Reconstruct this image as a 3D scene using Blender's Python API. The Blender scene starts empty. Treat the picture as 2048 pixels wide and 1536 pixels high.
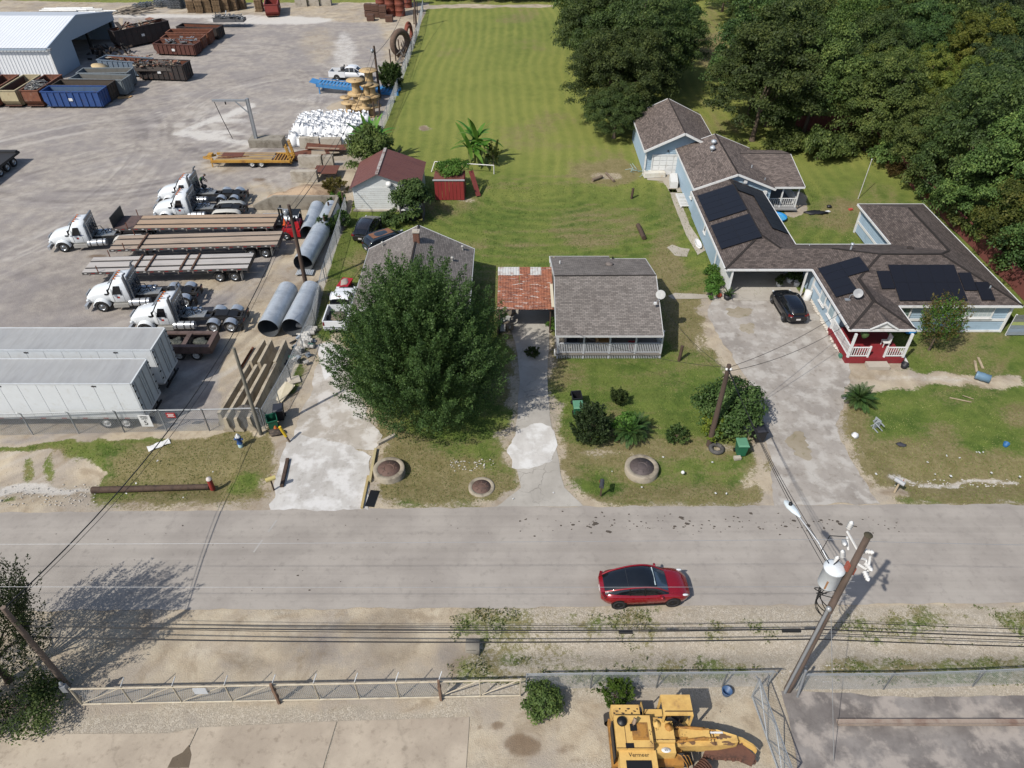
import bpy, math, random
import numpy as np
from mathutils import Vector, Matrix, Euler
R = random.Random(11)
PI = math.pi
SC = bpy.context.scene
COL = SC.collection
# ---------------------------------------------------------------- camera, sky, sun, exposure
CAM_H, PITCH, FPX = 33.5, math.radians(40.2), 1421.0
cam = bpy.data.cameras.new('camera'); camo = bpy.data.objects.new('camera', cam); COL.objects.link(camo)
cam.sensor_width = 36; cam.lens = FPX / 2048 * 36; cam.clip_start = .5; cam.clip_end = 3000
camo.location = (0, 0, CAM_H); camo.rotation_euler = (PI / 2 - PITCH, 0, 0); SC.camera = camo
SUN_DIR = Vector((-.725, -.689, 0)).normalized()          # horizontal direction towards the sun
SUN_EL = math.radians(48)
w = bpy.data.worlds.new('World'); SC.world = w; w.use_nodes = True
nt = w.node_tree; sky = nt.nodes.new('ShaderNodeTexSky'); sky.sky_type = 'NISHITA'; sky.sun_disc = False
sky.sun_elevation = SUN_EL; sky.sun_rotation = math.atan2(SUN_DIR.x, SUN_DIR.y)
sky.air_density = 1.0; sky.dust_density = 1.5
nt.links.new(sky.outputs[0], nt.nodes['Background'].inputs[0]); nt.nodes['Background'].inputs[1].default_value = .115
sun = bpy.data.lights.new('sun', 'SUN'); sun.energy = 4.0; sun.angle = math.radians(.5); sun.color = (1, .955, .88)
suno = bpy.data.objects.new('sun', sun); COL.objects.link(suno)
sv = SUN_DIR * math.cos(SUN_EL) + Vector((0, 0, math.sin(SUN_EL)))
suno.rotation_euler = sv.to_track_quat('Z', 'Y').to_euler(); suno.location = (-60, -50, 90)
vs = SC.view_settings; vs.view_transform = 'Standard'; vs.look = 'None'; vs.gamma = 1; vs.use_curve_mapping = False; vs.exposure = .5
SC.cycles.max_bounces = 6; SC.cycles.diffuse_bounces = 3; SC.cycles.transparent_max_bounces = 6
SC.cycles.use_denoising = True

def G(px, py, z=0.0):
    """point at height z that stands under a place of the survey photograph"""
    u = (px - 1024) / FPX; v = (py - 768) / FPX
    t = (CAM_H - z) / (math.sin(PITCH) + v * math.cos(PITCH))
    return Vector((u * t, (math.cos(PITCH) - v * math.sin(PITCH)) * t, z))

# ---------------------------------------------------------------- materials
ALB = .66   # survey colours are what sunlit level ground looks like; surfaces get their reflectance
def lin(c):
    return tuple(ALB * ((x / 255) / 12.92 if x / 255 <= .04045 else ((x / 255 + .055) / 1.055) ** 2.4) for x in c)
class NT:
    def __init__(s, name):
        s.m = bpy.data.materials.new(name); s.m.use_nodes = True; s.t = s.m.node_tree
        s.b = s.t.nodes['Principled BSDF']; s.out = s.t.nodes['Material Output']
    def n(s, typ, **kw):
        n = s.t.nodes.new('ShaderNode' + typ)
        for k, v in kw.items():
            if hasattr(n, k): setattr(n, k, v)
            else: s.i(n, k.replace('_', ' '), v)
        return n
    def i(s, n, k, v):
        sk = n.inputs[k]
        if isinstance(v, bpy.types.NodeSocket): s.t.links.new(v, sk)
        elif isinstance(v, bpy.types.Node): s.t.links.new(v.outputs[0], sk)
        else: sk.default_value = (*v, 1) if (isinstance(v, tuple) and len(v) == 3 and sk.type == 'RGBA') else v
    def mix(s, f, a, b, blend='MIX'):
        n = s.t.nodes.new('ShaderNodeMix'); n.data_type = 'RGBA'; n.blend_type = blend
        s.i(n, 0, f); s.i(n, 6, a); s.i(n, 7, b); return n.outputs[2]
    def math(s, op, a, b=0.0, c=False):
        n = s.t.nodes.new('ShaderNodeMath'); n.operation = op; n.use_clamp = c; s.i(n, 0, a); s.i(n, 1, b); return n.outputs[0]
    def ramp(s, f, a, b, lo=0.0, hi=1.0):
        n = s.t.nodes.new('ShaderNodeMapRange'); n.interpolation_type = 'SMOOTHSTEP'
        s.i(n, 0, f); s.i(n, 1, a); s.i(n, 2, b); s.i(n, 3, lo); s.i(n, 4, hi); return n.outputs[0]
    def noise(s, vec, scale, detail=4, rough=.55, dist=0.0):
        n = s.t.nodes.new('ShaderNodeTexNoise'); s.i(n, 'Vector', vec); s.i(n, 'Scale', scale)
        s.i(n, 'Detail', detail); s.i(n, 'Roughness', rough); s.i(n, 'Distortion', dist); return n.outputs[0]
    def tc(s, k='Object'):
        return s.t.nodes.new('ShaderNodeTexCoord').outputs[k]
    def pos(s):
        return s.t.nodes.new('ShaderNodeNewGeometry').outputs['Position']
    def sc(s, vec, v3):
        n = s.t.nodes.new('ShaderNodeVectorMath'); n.operation = 'MULTIPLY'; s.i(n, 0, vec); n.inputs[1].default_value = v3; return n.outputs[0]
    def attr(s, name):
        n = s.t.nodes.new('ShaderNodeAttribute'); n.attribute_name = name; return n.outputs
    def bump(s, h, strength=.3, dist=.02):
        n = s.t.nodes.new('ShaderNodeBump'); s.i(n, 'Height', h); s.i(n, 'Strength', strength); s.i(n, 'Distance', dist)
        s.i(s.b, 'Normal', n.outputs[0])
    def set(s, **kw):
        for k, v in kw.items(): s.i(s.b, k.replace('_', ' '), v)
        return s.m
MC = {}
def M(col, rough=.6, metal=0.0, col2=None, scale=2.0, amt=.35, bump=0.0, stretch=None, spec=.4, coat=0.0, dirt=None):
    """weathered procedural material: colour broken by two noises, optional second colour in patches, fine relief"""
    key = (col, rough, metal, col2, scale, amt, bump, stretch, spec, coat, dirt)
    if key in MC: return MC[key]
    t = NT('surface'); c = t.tc()
    if stretch: c = t.sc(c, stretch)
    a = lin(col); n1 = t.noise(c, scale, 5, .6); n2 = t.noise(c, scale * 6.3, 3, .6)
    b2 = lin(col2) if col2 else tuple(x * .72 for x in a)
    f = t.ramp(n1, .5 - .25, .5 + .25) if not col2 else t.ramp(n1, .5 - .12 + (.5 - amt) * .5, .5 + .12 + (.5 - amt) * .5)
    f = f if col2 else t.math('MULTIPLY', f, amt * 1.6, True)
    base = t.mix(f, a, b2)
    base = t.mix(t.ramp(n2, .3, .7, 0, min(1, amt * .8)), base, tuple(x * .8 for x in a if True), 'MIX') if not col2 else t.mix(t.ramp(n2, .3, .7, 0, .35), base, t.mix(1.0, base, (.72, .7, .68), 'MULTIPLY'))
    if dirt: base = t.mix(t.ramp(t.noise(c, scale * .6 + .4, 6, .7), .52, .72, 0, .8), base, lin(dirt))
    t.set(Base_Color=base, Roughness=t.math('ADD', t.math('MULTIPLY', n2, .2), rough - .1), Metallic=metal, Specular_IOR_Level=spec)
    if coat: t.set(Coat_Weight=coat, Coat_Roughness=.08)
    if bump: t.bump(t.math('ADD', n1, n2), bump, .03)
    MC[key] = t.m; return t.m
def shingle(a, b, c):
    t = NT('roof_shingles'); uv = t.tc('UV'); p = t.pos()
    br = t.n('TexBrick', offset=.5, Scale=1.0, Mortar_Size=.012, Mortar_Smooth=.3, Bias=0.0, Brick_Width=.33, Row_Height=.15)
    t.i(br, 'Vector', uv); t.i(br, 'Color1', lin(a)); t.i(br, 'Color2', lin(b)); t.i(br, 'Mortar', lin(c))
    n = t.noise(p, .35, 5, .6); n2 = t.noise(p, 9, 3, .7); st = t.noise(t.sc(uv, (1.6, .18, 1)), 1, 4, .6)
    col = t.mix(t.ramp(n, .35, .68, 0, .5), br.outputs[0], t.mix(1.0, br.outputs[0], (.66, .64, .63), 'MULTIPLY'))
    col = t.mix(t.ramp(n2, .35, .7, 0, .55), col, t.mix(1.0, col, (1.45, 1.4, 1.36), 'MULTIPLY'))
    col = t.mix(t.ramp(st, .5, .75, 0, .35), col, t.mix(1.0, col, (.7, .68, .66), 'MULTIPLY'))
    t.bump(t.math('ADD', br.outputs[1], t.math('MULTIPLY', n2, -.8)), -.35, .02)
    return t.set(Base_Color=col, Roughness=.9, Specular_IOR_Level=.2)
def leafmat(a, b, c, tr=.35, rough=.45, name='leaves'):
    """a, b, c: dark, mid and light leaf tints of the species, random per leaf and per bough"""
    t = NT(name); g = t.t.nodes.new('ShaderNodeNewGeometry'); ri = g.outputs['Random Per Island']
    n = t.noise(t.tc(), .55, 3, .6); oi = t.t.nodes.new('ShaderNodeObjectInfo').outputs['Random']
    f = t.math('ADD', t.math('MULTIPLY', ri, .55), t.math('MULTIPLY', t.ramp(n, .32, .68), .5))
    col = t.mix(t.ramp(f, .05, .55), lin(a), lin(b)); col = t.mix(t.ramp(f, .55, 1.05), col, lin(c))
    hs = t.t.nodes.new('ShaderNodeHueSaturation'); t.i(hs, 'Color', col)
    t.i(hs, 'Hue', t.math('ADD', t.math('MULTIPLY', oi, .045), .49)); t.i(hs, 'Value', t.math('ADD', t.math('MULTIPLY', oi, .5), .75))
    t.set(Base_Color=hs.outputs[0], Roughness=rough + .12, Specular_IOR_Level=.16)
    tl = t.n('BsdfTranslucent'); t.i(tl, 'Color', t.mix(1.0, hs.outputs[0], (1.2, 1.5, .6), 'MULTIPLY'))
    mx = t.n('MixShader'); t.i(mx, 0, tr); t.t.links.new(t.b.outputs[0], mx.inputs[1]); t.t.links.new(tl.outputs[0], mx.inputs[2])
    t.t.links.new(mx.outputs[0], t.out.inputs[0]); return t.m
def glassy(col=(14, 17, 20), rough=.06):
    key = ('g', col, rough)
    if key not in MC:
        t = NT('dark_glass'); n = t.noise(t.tc(), 1.2, 3)
        MC[key] = t.set(Base_Color=t.mix(n, lin(col), tuple(x * 1.8 + .004 for x in lin(col))), Roughness=rough, Specular_IOR_Level=.7, IOR=1.5)
    return MC[key]

# ---------------------------------------------------------------- mesh helpers
class MB:
    def __init__(s): s.v = []; s.f = []; s.m = []; s.s = []; s.uv = {}
    def add(s, vs, fs, m=0, sm=False, T=None):
        o = len(s.v)
        s.v += [tuple(T @ Vector(p)) for p in vs] if T is not None else [tuple(p) for p in vs]
        for f in fs: s.f.append(tuple(i + o for i in f)); s.m.append(m); s.s.append(sm)
        return s
    def box(s, c, d, rz=0, m=0, tx=1, ty=1, T=None):
        x, y, z = d[0] / 2, d[1] / 2, d[2] / 2; ca, sa = math.cos(rz), math.sin(rz); vs = []
        for k, zz in ((0, -z), (1, z)):
            for sx, sy in ((-1, -1), (1, -1), (1, 1), (-1, 1)):
                px, py = sx * x * (tx if k else 1), sy * y * (ty if k else 1)
                vs.append((c[0] + px * ca - py * sa, c[1] + px * sa + py * ca, c[2] + zz))
        return s.add(vs, [(3, 2, 1, 0), (4, 5, 6, 7), (0, 1, 5, 4), (1, 2, 6, 5), (2, 3, 7, 6), (3, 0, 4, 7)], m, False, T)
    def beam(s, a, b, wd, h, m=0, T=None):
        """bar of rectangular section from a to b; h is the upright side"""
        a = Vector(a); b = Vector(b); d = (b - a).normalized(); up = Vector((0, 0, 1)) if abs(d.z) < .95 else Vector((1, 0, 0))
        x = d.cross(up).normalized() * wd / 2; y = x.cross(d).normalized() * h / 2
        vs = [a - x - y, a + x - y, a + x + y, a - x + y, b - x - y, b + x - y, b + x + y, b - x + y]
        return s.add(vs, [(0, 1, 2, 3)[::-1], (4, 5, 6, 7)[::-1][::-1], (0, 4, 5, 1)[::-1][::-1], (1, 5, 6, 2), (2, 6, 7, 3), (3, 7, 4, 0)], m, False, T)
    def tube(s, pts, r, n=8, m=0, caps=True, rad=None, sm=True, T=None):
        pts = [Vector(p) for p in pts]; o = []; k = len(pts)
        for i, p in enumerate(pts):
            d = (pts[min(i + 1, k - 1)] - pts[max(i - 1, 0)]).normalized()
            up = Vector((0, 0, 1)) if abs(d.z) < .9 else Vector((0, 1, 0))
            x = d.cross(up).normalized(); y = x.cross(d); rr = rad[i] if rad else r
            o += [p + (x * math.cos(2 * PI * j / n) + y * math.sin(2 * PI * j / n)) * rr for j in range(n)]
        f = [(i * n + j, i * n + (j + 1) % n, (i + 1) * n + (j + 1) % n, (i + 1) * n + j) for i in range(k - 1) for j in range(n)]
        s.add(o, f, m, sm, T)
        if caps: s.add(o[:n], [tuple(range(n))[::-1]], m, False, T); s.add(o[-n:], [tuple(range(n))], m, False, T)
        return s
    def lathe(s, prof, n=16, m=0, sm=True, T=None, cap=True):
        vs = [(r * math.cos(2 * PI * j / n), r * math.sin(2 * PI * j / n), z) for r, z in prof for j in range(n)]
        f = [(i * n + j, i * n + (j + 1) % n, (i + 1) * n + (j + 1) % n, (i + 1) * n + j) for i in range(len(prof) - 1) for j in range(n)]
        s.add(vs, f, m, sm, T)
        if cap:
            if prof[0][0] > 0: s.add(vs[:n], [tuple(range(n))[::-1]], m, False, T)
            if prof[-1][0] > 0: s.add(vs[-n:], [tuple(range(n))], m, False, T)
        return s
    def prism(s, poly, ext, m=0, T=None, sm=False):
        """closed polygon (3-D points) pushed along ext"""
        a = [Vector(p) for p in poly]; e = Vector(ext); n = len(a)
        return s.add(a + [p + e for p in a], [tuple(range(n))[::-1], tuple(range(n, 2 * n))] + [(i, (i + 1) % n, n + (i + 1) % n, n + i) for i in range(n)], m, sm, T)
    def loft(s, rings, m=0, sm=True, closed=False, caps=True, T=None):
        n = len(rings[0]); vs = [p for r in rings for p in r]; k = n if closed else n - 1
        f = [(i * n + j, i * n + (j + 1) % n, (i + 1) * n + (j + 1) % n, (i + 1) * n + j) for i in range(len(rings) - 1) for j in range(k)]
        s.add(vs, f, m, sm, T)
        if caps: s.add(rings[0], [tuple(range(n))[::-1]], m, False, T); s.add(rings[-1], [tuple(range(n))], m, False, T)
        return s
    def blob(s, c, r, n=10, k=7, jit=.15, m=0, seed=0, sm=True):
        q = random.Random(seed); vs = [(c[0], c[1], c[2] - r[2])]
        for i in range(1, k):
            a = -PI / 2 + PI * i / k
            for j in range(n):
                g = 1 + q.uniform(-jit, jit); b = 2 * PI * j / n
                vs.append((c[0] + r[0] * g * math.cos(a) * math.cos(b), c[1] + r[1] * g * math.cos(a) * math.sin(b), c[2] + r[2] * g * math.sin(a)))
        vs.append((c[0], c[1], c[2] + r[2])); f = [(0, 1 + (j + 1) % n, 1 + j) for j in range(n)]
        for i in range(k - 2):
            f += [(1 + i * n + j, 1 + i * n + (j + 1) % n, 1 + (i + 1) * n + (j + 1) % n, 1 + (i + 1) * n + j) for j in range(n)]
        e = len(vs) - 1; f += [(1 + (k - 2) * n + j, 1 + (k - 2) * n + (j + 1) % n, e) for j in range(n)]
        return s.add(vs, f, m, sm)
def tag(o, label=None, cat=None, group=None, kind=None):
    if label: o['label'] = label
    if cat: o['category'] = cat
    if group: o['group'] = group
    if kind: o['kind'] = kind
    return o
def mesh(name, mb, uvn=False):
    me = bpy.data.meshes.new(name); me.from_pydata(mb.v, [], mb.f)
    me.polygons.foreach_set('material_index', mb.m); me.polygons.foreach_set('use_smooth', mb.s)
    if uvn:                                  # uv in metres: u along the eave, v up the slope
        uv = me.uv_layers.new(name='UVMap').data
        for p in me.polygons:
            nn = p.normal; hx = Vector((nn.x, nn.y, 0))
            sl = Vector((0, 1, 0)) if hx.length < 1e-4 else -hx.normalized()
            e = Vector((-sl.y, sl.x, 0)); up = e.cross(nn); up = up if up.z >= 0 else -up
            for li in p.loop_indices:
                co = me.vertices[me.loops[li].vertex_index].co; uv[li].uv = (co.dot(e), co.dot(up))
    me.update(); return me
def obj(name, mb, mats, parent=None, loc=(0, 0, 0), rz=0, uvn=False, label=None):
    me = mesh(name, mb, uvn) if isinstance(mb, MB) else mb
    if isinstance(mb, MB) or not me.materials:
        for m in (mats if isinstance(mats, (list, tuple)) else [mats]): me.materials.append(m)
    o = bpy.data.objects.new(name, me); COL.objects.link(o); o.location = loc; o.rotation_euler = (0, 0, rz)
    if parent is not None: o.parent = parent
    if label: o['label'] = label
    return o
def thing(name, label, cat, loc=(0, 0, 0), rz=0, group=None):
    o = bpy.data.objects.new(name, None); COL.objects.link(o); o.location = loc; o.rotation_euler = (0, 0, rz); o.empty_display_size = .2
    return tag(o, label, cat, group)
def solo(name, mb, mats, label, cat, loc=(0, 0, 0), rz=0, group=None, kind=None, uvn=False):
    return tag(obj(name, mb, mats, None, loc, rz, uvn), label, cat, group, kind)
def kids(o): return [c for c in bpy.data.objects if c.parent == o]
def dup(o, loc=None, rz=None, label=None, parent=None, scale=None):
    c = o.copy(); COL.objects.link(c); c.parent = parent
    if loc is not None: c.location = loc
    if rz is not None: c.rotation_euler = (0, 0, rz)
    if scale is not None: c.scale = (scale,) * 3 if not isinstance(scale, tuple) else scale
    if label: c['label'] = label
    for k in o.children: dup(k, parent=c)
    return c
def RT(loc=(0, 0, 0), rz=0, rx=0, ry=0): return Matrix.Translation(loc) @ Euler((rx, ry, rz)).to_matrix().to_4x4()
# ---------------------------------------------------------------- ground
NR = np.random.RandomState(5); LAT = NR.rand(256, 256)
def vnoise(x, y, s):
    x = x * s; y = y * s; xi = np.floor(x).astype(int); yi = np.floor(y).astype(int); fx = x - xi; fy = y - yi
    fx = fx * fx * (3 - 2 * fx); fy = fy * fy * (3 - 2 * fy); g = lambda a, b: LAT[a & 255, b & 255]
    return (g(xi, yi) * (1 - fx) + g(xi + 1, yi) * fx) * (1 - fy) + (g(xi, yi + 1) * (1 - fx) + g(xi + 1, yi + 1) * fx) * fy
def fbm(x, y, s, o=4):
    t = 0; a = .5; n = 0
    for k in range(o): t = t + a * vnoise(x + 13.7 * k, y - 7.3 * k, s); n += a; a *= .55; s *= 2.03
    return t / n
def sstep(a, b, x):
    t = np.clip((x - a) / (b - a), 0, 1); return t * t * (3 - 2 * t)
def sdist(poly, X, Y):
    """signed distance, positive inside"""
    d = np.full(X.shape, 1e9); ins = np.zeros(X.shape, bool); n = len(poly)
    for i in range(n):
        ax, ay = poly[i]; bx, by = poly[(i + 1) % n]; ex, ey = bx - ax, by - ay
        t = np.clip(((X - ax) * ex + (Y - ay) * ey) / (ex * ex + ey * ey + 1e-9), 0, 1)
        d = np.minimum(d, np.hypot(X - ax - t * ex, Y - ay - t * ey))
        c = (ay > Y) != (by > Y)
        if by != ay: ins ^= c & (X < (bx - ax) * (Y - ay) / (by - ay) + ax)
    return np.where(ins, d, -d)
def PW(pts): return [(p.x, p.y) for p in (G(*q) for q in pts)]
xs = np.concatenate([[-900, -300, -160], np.arange(-112, -46, .6), np.arange(-46, 44, .25), np.arange(44, 112, .6), [160, 300, 900]])
ys = np.concatenate([[-300, -60, 0], np.arange(10.5, 45, .2), np.arange(45, 75, .32), np.arange(75, 172, .65), [200, 300, 600, 1200]])
GX, GY = np.meshgrid(xs, ys); NX, NY = len(xs), len(ys); X = GX.ravel(); Y = GY.ravel()
wx = X + (fbm(X, Y, .35) - .5) * 2.2; wy = Y + (fbm(X + 50, Y, .35) - .5) * 2.2     # ragged outlines
CH = {k: np.zeros(X.shape) for k in ('grass', 'dry', 'yard', 'white', 'brown', 'tone', 'gravel', 'wet')}
CH['tone'] += .5
def paint(ch, poly, val=1.0, soft=.5, px=True, ragged=1.0, add=False):
    poly = PW(poly) if px else poly; xx = X + (wx - X) * ragged; yy = Y + (wy - Y) * ragged
    P = np.array(poly); lo = P.min(0) - soft - 2; hi = P.max(0) + soft + 2
    k = np.where((X > lo[0]) & (X < hi[0]) & (Y > lo[1]) & (Y < hi[1]))[0]
    if not len(k): return
    f = sstep(-soft, soft, sdist(poly, xx[k], yy[k])); c = CH[ch]
    c[k] = c[k] + f * val if add else c[k] * (1 - f) + val * f
def ell(ch, px, py, rx, ry, val=1.0, soft=.5, add=False):
    paint(ch, [(px + rx * math.cos(a), py + ry * math.sin(a)) for a in np.arange(0, 6.28, .4)], val, soft, True, .6, add)
DRIVES = ([(541, 1021), (738, 1020), (742, 930), (760, 880), (735, 830), (700, 760), (668, 690), (640, 690), (620, 760), (590, 835), (570, 885), (560, 930)],
    [(992, 1014), (1168, 1012), (1128, 975), (1116, 900), (1105, 850), (1094, 760), (1100, 660), (1100, 620), (1012, 620), (1034, 700), (1040, 760), (1022, 880), (1030, 930), (1042, 975)],
    [(1548, 1011), (1762, 1008), (1735, 975), (1700, 920), (1672, 850), (1688, 790), (1700, 745), (1690, 715), (1655, 650), (1622, 592), (1432, 592), (1415, 620), (1440, 680), (1480, 730), (1508, 790), (1525, 850), (1545, 930)])
# lawns and rough grass
paint('grass', [(-16.6, 27.9), (60, 27.9), (60, 40), (130, 60), (130, 158), (-16.6, 158)], 1, .25, False, .25)
paint('grass', [(-200, 158), (-16, 158), (200, 158), (200, 400), (-200, 400)], 1, 1, False)
paint('grass', [(0, 890), (545, 868), (548, 1016), (150, 1022), (165, 985), (215, 935), (120, 905), (0, 900)], .9, .35)
paint('grass', [(-90, 33.5), (-60, 29), (-35, 29), (-38, 34)], .8, .5, False)
paint('grass', [(0, 925), (190, 912), (165, 1012), (0, 1018)], .22, .5)
for q in ((55, 935, 14, 22), (100, 930, 10, 26), (30, 1000, 14, 6), (190, 900, 14, 25)): ell('grass', *q, .7, .3)
paint('grass', [(965, 1226), (1100, 1222), (1130, 1270), (1100, 1320), (920, 1330), (945, 1270)], .5, .5)
for q in ((1010, 1262, 60, 26, .66), (1000, 1310, 70, 16, .7), (1240, 1248, 50, 12, .6), (1400, 1310, 60, 12, .6), (1290, 1300, 40, 14, .55), (1130, 1300, 60, 14, .62), (1060, 1345, 80, 12, .66), (1900, 1335, 160, 12, .68), (1480, 1340, 60, 10, .6), (1700, 1250, 30, 12, .5), (970, 1260, 20, 30, .6), (1170, 1250, 40, 14, .56), (1090, 1262, 40, 18, .45), (1300, 1270, 60, 20, .4), (1210, 1330, 150, 14, .62), (1330, 1345, 110, 10, .5), (950, 1330, 45, 18, .68),
          (1800, 1245, 70, 22, .58), (1850, 1325, 110, 20, .72), (1990, 1310, 60, 12, .62), (1500, 1325, 45, 14, .6), (1080, 1240, 50, 14, .45), (1940, 1225, 20, 8, .5), (1760, 1365, 60, 14, .5), (1400, 1258, 70, 12, .4), (1120, 1375, 90, 20, .4)): ell('grass', q[0], q[1], q[2], q[3], q[4], .7)
# bare strips inside the lawn
paint('grass', [(1420, 720), (1395, 600), (1440, 590), (1500, 730), (1530, 860), (1560, 1010), (1530, 1012), (1510, 900)], .42, .5)
paint('grass', [(1690, 750), (2048, 745), (2048, 770), (1860, 775), (1680, 800)], .15, .6)
paint('grass', [(1650, 640), (1690, 705), (1800, 715), (1830, 745), (1690, 760)], .1, .3)
paint('grass', [(555, 830), (700, 640), (680, 900), (560, 900)], .2, .6)
paint('grass', [(640, 600), (615, 690), (600, 760), (580, 830), (640, 830), (665, 760), (650, 690), (665, 640)], .55, .5)
paint('grass', [(0, 0), (840, 20), (700, 420), (560, 830), (0, 870)], 0, .4, True, .4)
paint('grass', [(840, 8), (1110, 8), (1110, 14), (840, 18)], .3, .6)
for q in ((1160, 600, 30, 3), ): pass
# dry turf: mown stripes, loops and worn ground
u = X + (fbm(X, Y, .05, 2) - .5) * 2.4 + (fbm(X, Y, .6, 2) - .5) * .5
stripe = .5 + .5 * np.sin(u * 2 * PI / 1.55 + 2 * np.sin(Y * .13)); loop = .5 + .5 * np.sin(np.hypot((X - 4) * .9, (Y - 72) * 1.2) * 2 * PI / 1.7 + fbm(X, Y, .12) * 8 + fbm(X, Y, .5, 2) * 3)
sw = sstep(82, 66, Y + (fbm(X, Y, .1) - .5) * 14); CH['dry'] += .12 + .2 * (stripe ** 2 * (1 - sw) + loop ** 3 * sw) * (fbm(X, Y, .25) * 1.4) + .62 * sstep(.5, .72, fbm(X + 9, Y, .09)) * .7
lane = X + (fbm(X, Y, .06, 2) - .5) * 3
CH['wet'] += np.clip((stripe ** 1.5 * (1 - sw) * .5 + loop ** 2 * sw * .45) * (.1 + 1.3 * fbm(X, Y, .2)) + .75 * (1 - sw) * (.35 + fbm(X, Y, .07)) - .08 + .25 * sw * fbm(X, Y, .15), 0, 1) * (Y > 50); CH['dry'] += .3 * sstep(36, 33, Y) * (.3 + fbm(X, Y, .4)) + .3 * (Y < 52) * (fbm(X, Y, .7) - .35)
CH['dry'] += .3 * sstep(.55, .7, fbm(X * .25, Y * 3.2, .5)) * ((Y > 56) & (Y < 76) & (X > -3) & (X < 14))
for q, v in (((1220, 345, 70, 22), .75), ((1180, 450, 90, 40), .35), ((1330, 520, 30, 60), .6), ((1370, 640, 45, 50), .5), ((1270, 450, 20, 40), .3), ((1300, 700, 60, 50), -.2), ((1250, 860, 60, 20), .35), ((1230, 820, 25, 12), .6),
             ((1300, 900, 160, 16), .5), ((1350, 990, 190, 18), .55), ((1200, 945, 60, 25), .1), ((870, 970, 110, 30), .5), ((900, 935, 60, 20), .6), ((1740, 420, 80, 60), .3), ((1650, 450, 40, 20), .2), ((1880, 690, 60, 30), .35), ((1800, 930, 90, 20), .35),
             ((1960, 930, 90, 25), .4), ((1700, 850, 20, 60), .4), ((1880, 850, 50, 10), .35), ((2035, 830, 25, 12), .8), ((1900, 980, 160, 12), .45), ((330, 930, 110, 30), .45), ((450, 910, 80, 40), .42), ((330, 1000, 180, 10), .25), ((720, 520, 20, 40), .35), ((700, 640, 20, 30), .3),
             ((1420, 70, 30, 60), .4), ((1130, 745, 40, 30), .4), ((1100, 700, 30, 20), .3), ((1210, 770, 60, 12), .3), ((1350, 420, 40, 50), .35), ((940, 970, 80, 20), .35)): ell('dry', *q, v, 1.2, True)
for q in ((1330, 360, 20, 8), (1208, 352, 40, 9), (1400, 690, 14, 20), (1350, 600, 20, 6), (1440, 900, 30, 14), (1260, 905, 60, 6), (1185, 900, 40, 12), (1500, 960, 25, 25), (930, 400, 20, 6)): ell('grass', *q, .45, .6)
ell('brown', 853, 256, 14, 7, .75, .5); ell('grass', 853, 256, 13, 6, .1, .6)
ell('brown', 1200, 350, 45, 12, .35, 1.2); ell('brown', 1790, 985, 35, 12, .6, .4); ell('grass', 1790, 985, 35, 12, .2, .4)
ell('brown', 1740, 725, 55, 14, .5, .4); ell('brown', 1180, 895, 45, 10, .45, .6); ell('brown', 1430, 890, 30, 16, .3, .6)
ell('grass', 500, 955, 50, 30, 1, .8); ell('dry', 500, 960, 40, 26, -.6, .8, True); ell('dry', 1800, 850, 60, 26, -.5, 1, True); ell('dry', 1960, 880, 60, 26, -.4, 1, True); ell('dry', 1180, 970, 60, 22, -.5, .8, True); ell('grass', 1590, 410, 26, 26, 0, .3); ell('brown', 1590, 410, 26, 26, .3, .3)
# white gravel washed into the ditch, spilled lime
paint('white', [(1785, 955), (2048, 955), (2048, 968), (1785, 968)], .8, .35); paint('grass', [(1785, 955), (2048, 955), (2048, 967), (1785, 967)], .3, .35)
paint('white', [(0, 962), (80, 955), (180, 970), (60, 988), (0, 990)], .95, .5)
ell('white', 930, 930, 60, 9, .65, .5); ell('white', 1250, 1290, 200, 10, .5, .6); ell('white', 1960, 1375, 120, 14, .35, .5); ell('white', 1870, 760, 130, 10, .55, .8); ell('white', 1640, 1300, 60, 30, .35, .7)
# the yard
yp = [(-400, 36), (-24, 36), (-24, 44), (-23, 52), (-21, 60), (-24, 72), (-23, 82), (-20, 93), (-16.5, 97), (-16.5, 112), (-20, 118), (-22, 132), (-24, 142), (-60, 148), (-400, 150)]
paint('yard', yp, 1, 2.6, False, 1)
paint('yard', PW([(0, 870), (330, 860), (330, 800), (440, 660), (440, 850), (0, 885)]), .75, .6, False)
for q, v in (((450, 330, 60, 20), .35), ((420, 440, 40, 20), .55), ((330, 600, 40, 40), .45), ((520, 420, 60, 60), .2), ((560, 640, 60, 40), .1), ((180, 330, 50, 30), 1.0), ((640, 90, 50, 40), .5), ((350, 770, 60, 40), .9), ((430, 560, 60, 30), .2), ((100, 630, 60, 15), .7)): ell('yard', *q, v, 2.2)
for q, v in (((540, 40, 130, 10), .8), ((690, 110, 30, 50), .6), ((330, 32, 180, 5), .75), ((420, 265, 70, 6), .95), ((400, 268, 18, 4), 1), ((455, 240, 45, 6), .8), ((500, 225, 30, 5), .6), ((600, 200, 60, 8), .5), ((660, 190, 50, 6), .55), ((640, 230, 60, 20), .5), ((600, 350, 60, 20), .3), ((540, 510, 40, 20), .3), ((470, 180, 150, 3), .35)): ell('white', *q, v, 1.6)
paint('white', [(340, 265), (500, 205), (520, 212), (372, 262), (520, 285), (510, 294)], .9, 1.0)
for q, v in (((150, 560, 110, 30), -.16), ((70, 610, 80, 30), -.14), ((330, 265, 200, 30), -.1), ((200, 320, 160, 60), .05), ((250, 430, 90, 50), -.1), ((600, 120, 70, 60), -.06), ((60, 250, 100, 40), -.03)): ell('tone', *q, v, 5, True)
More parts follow.
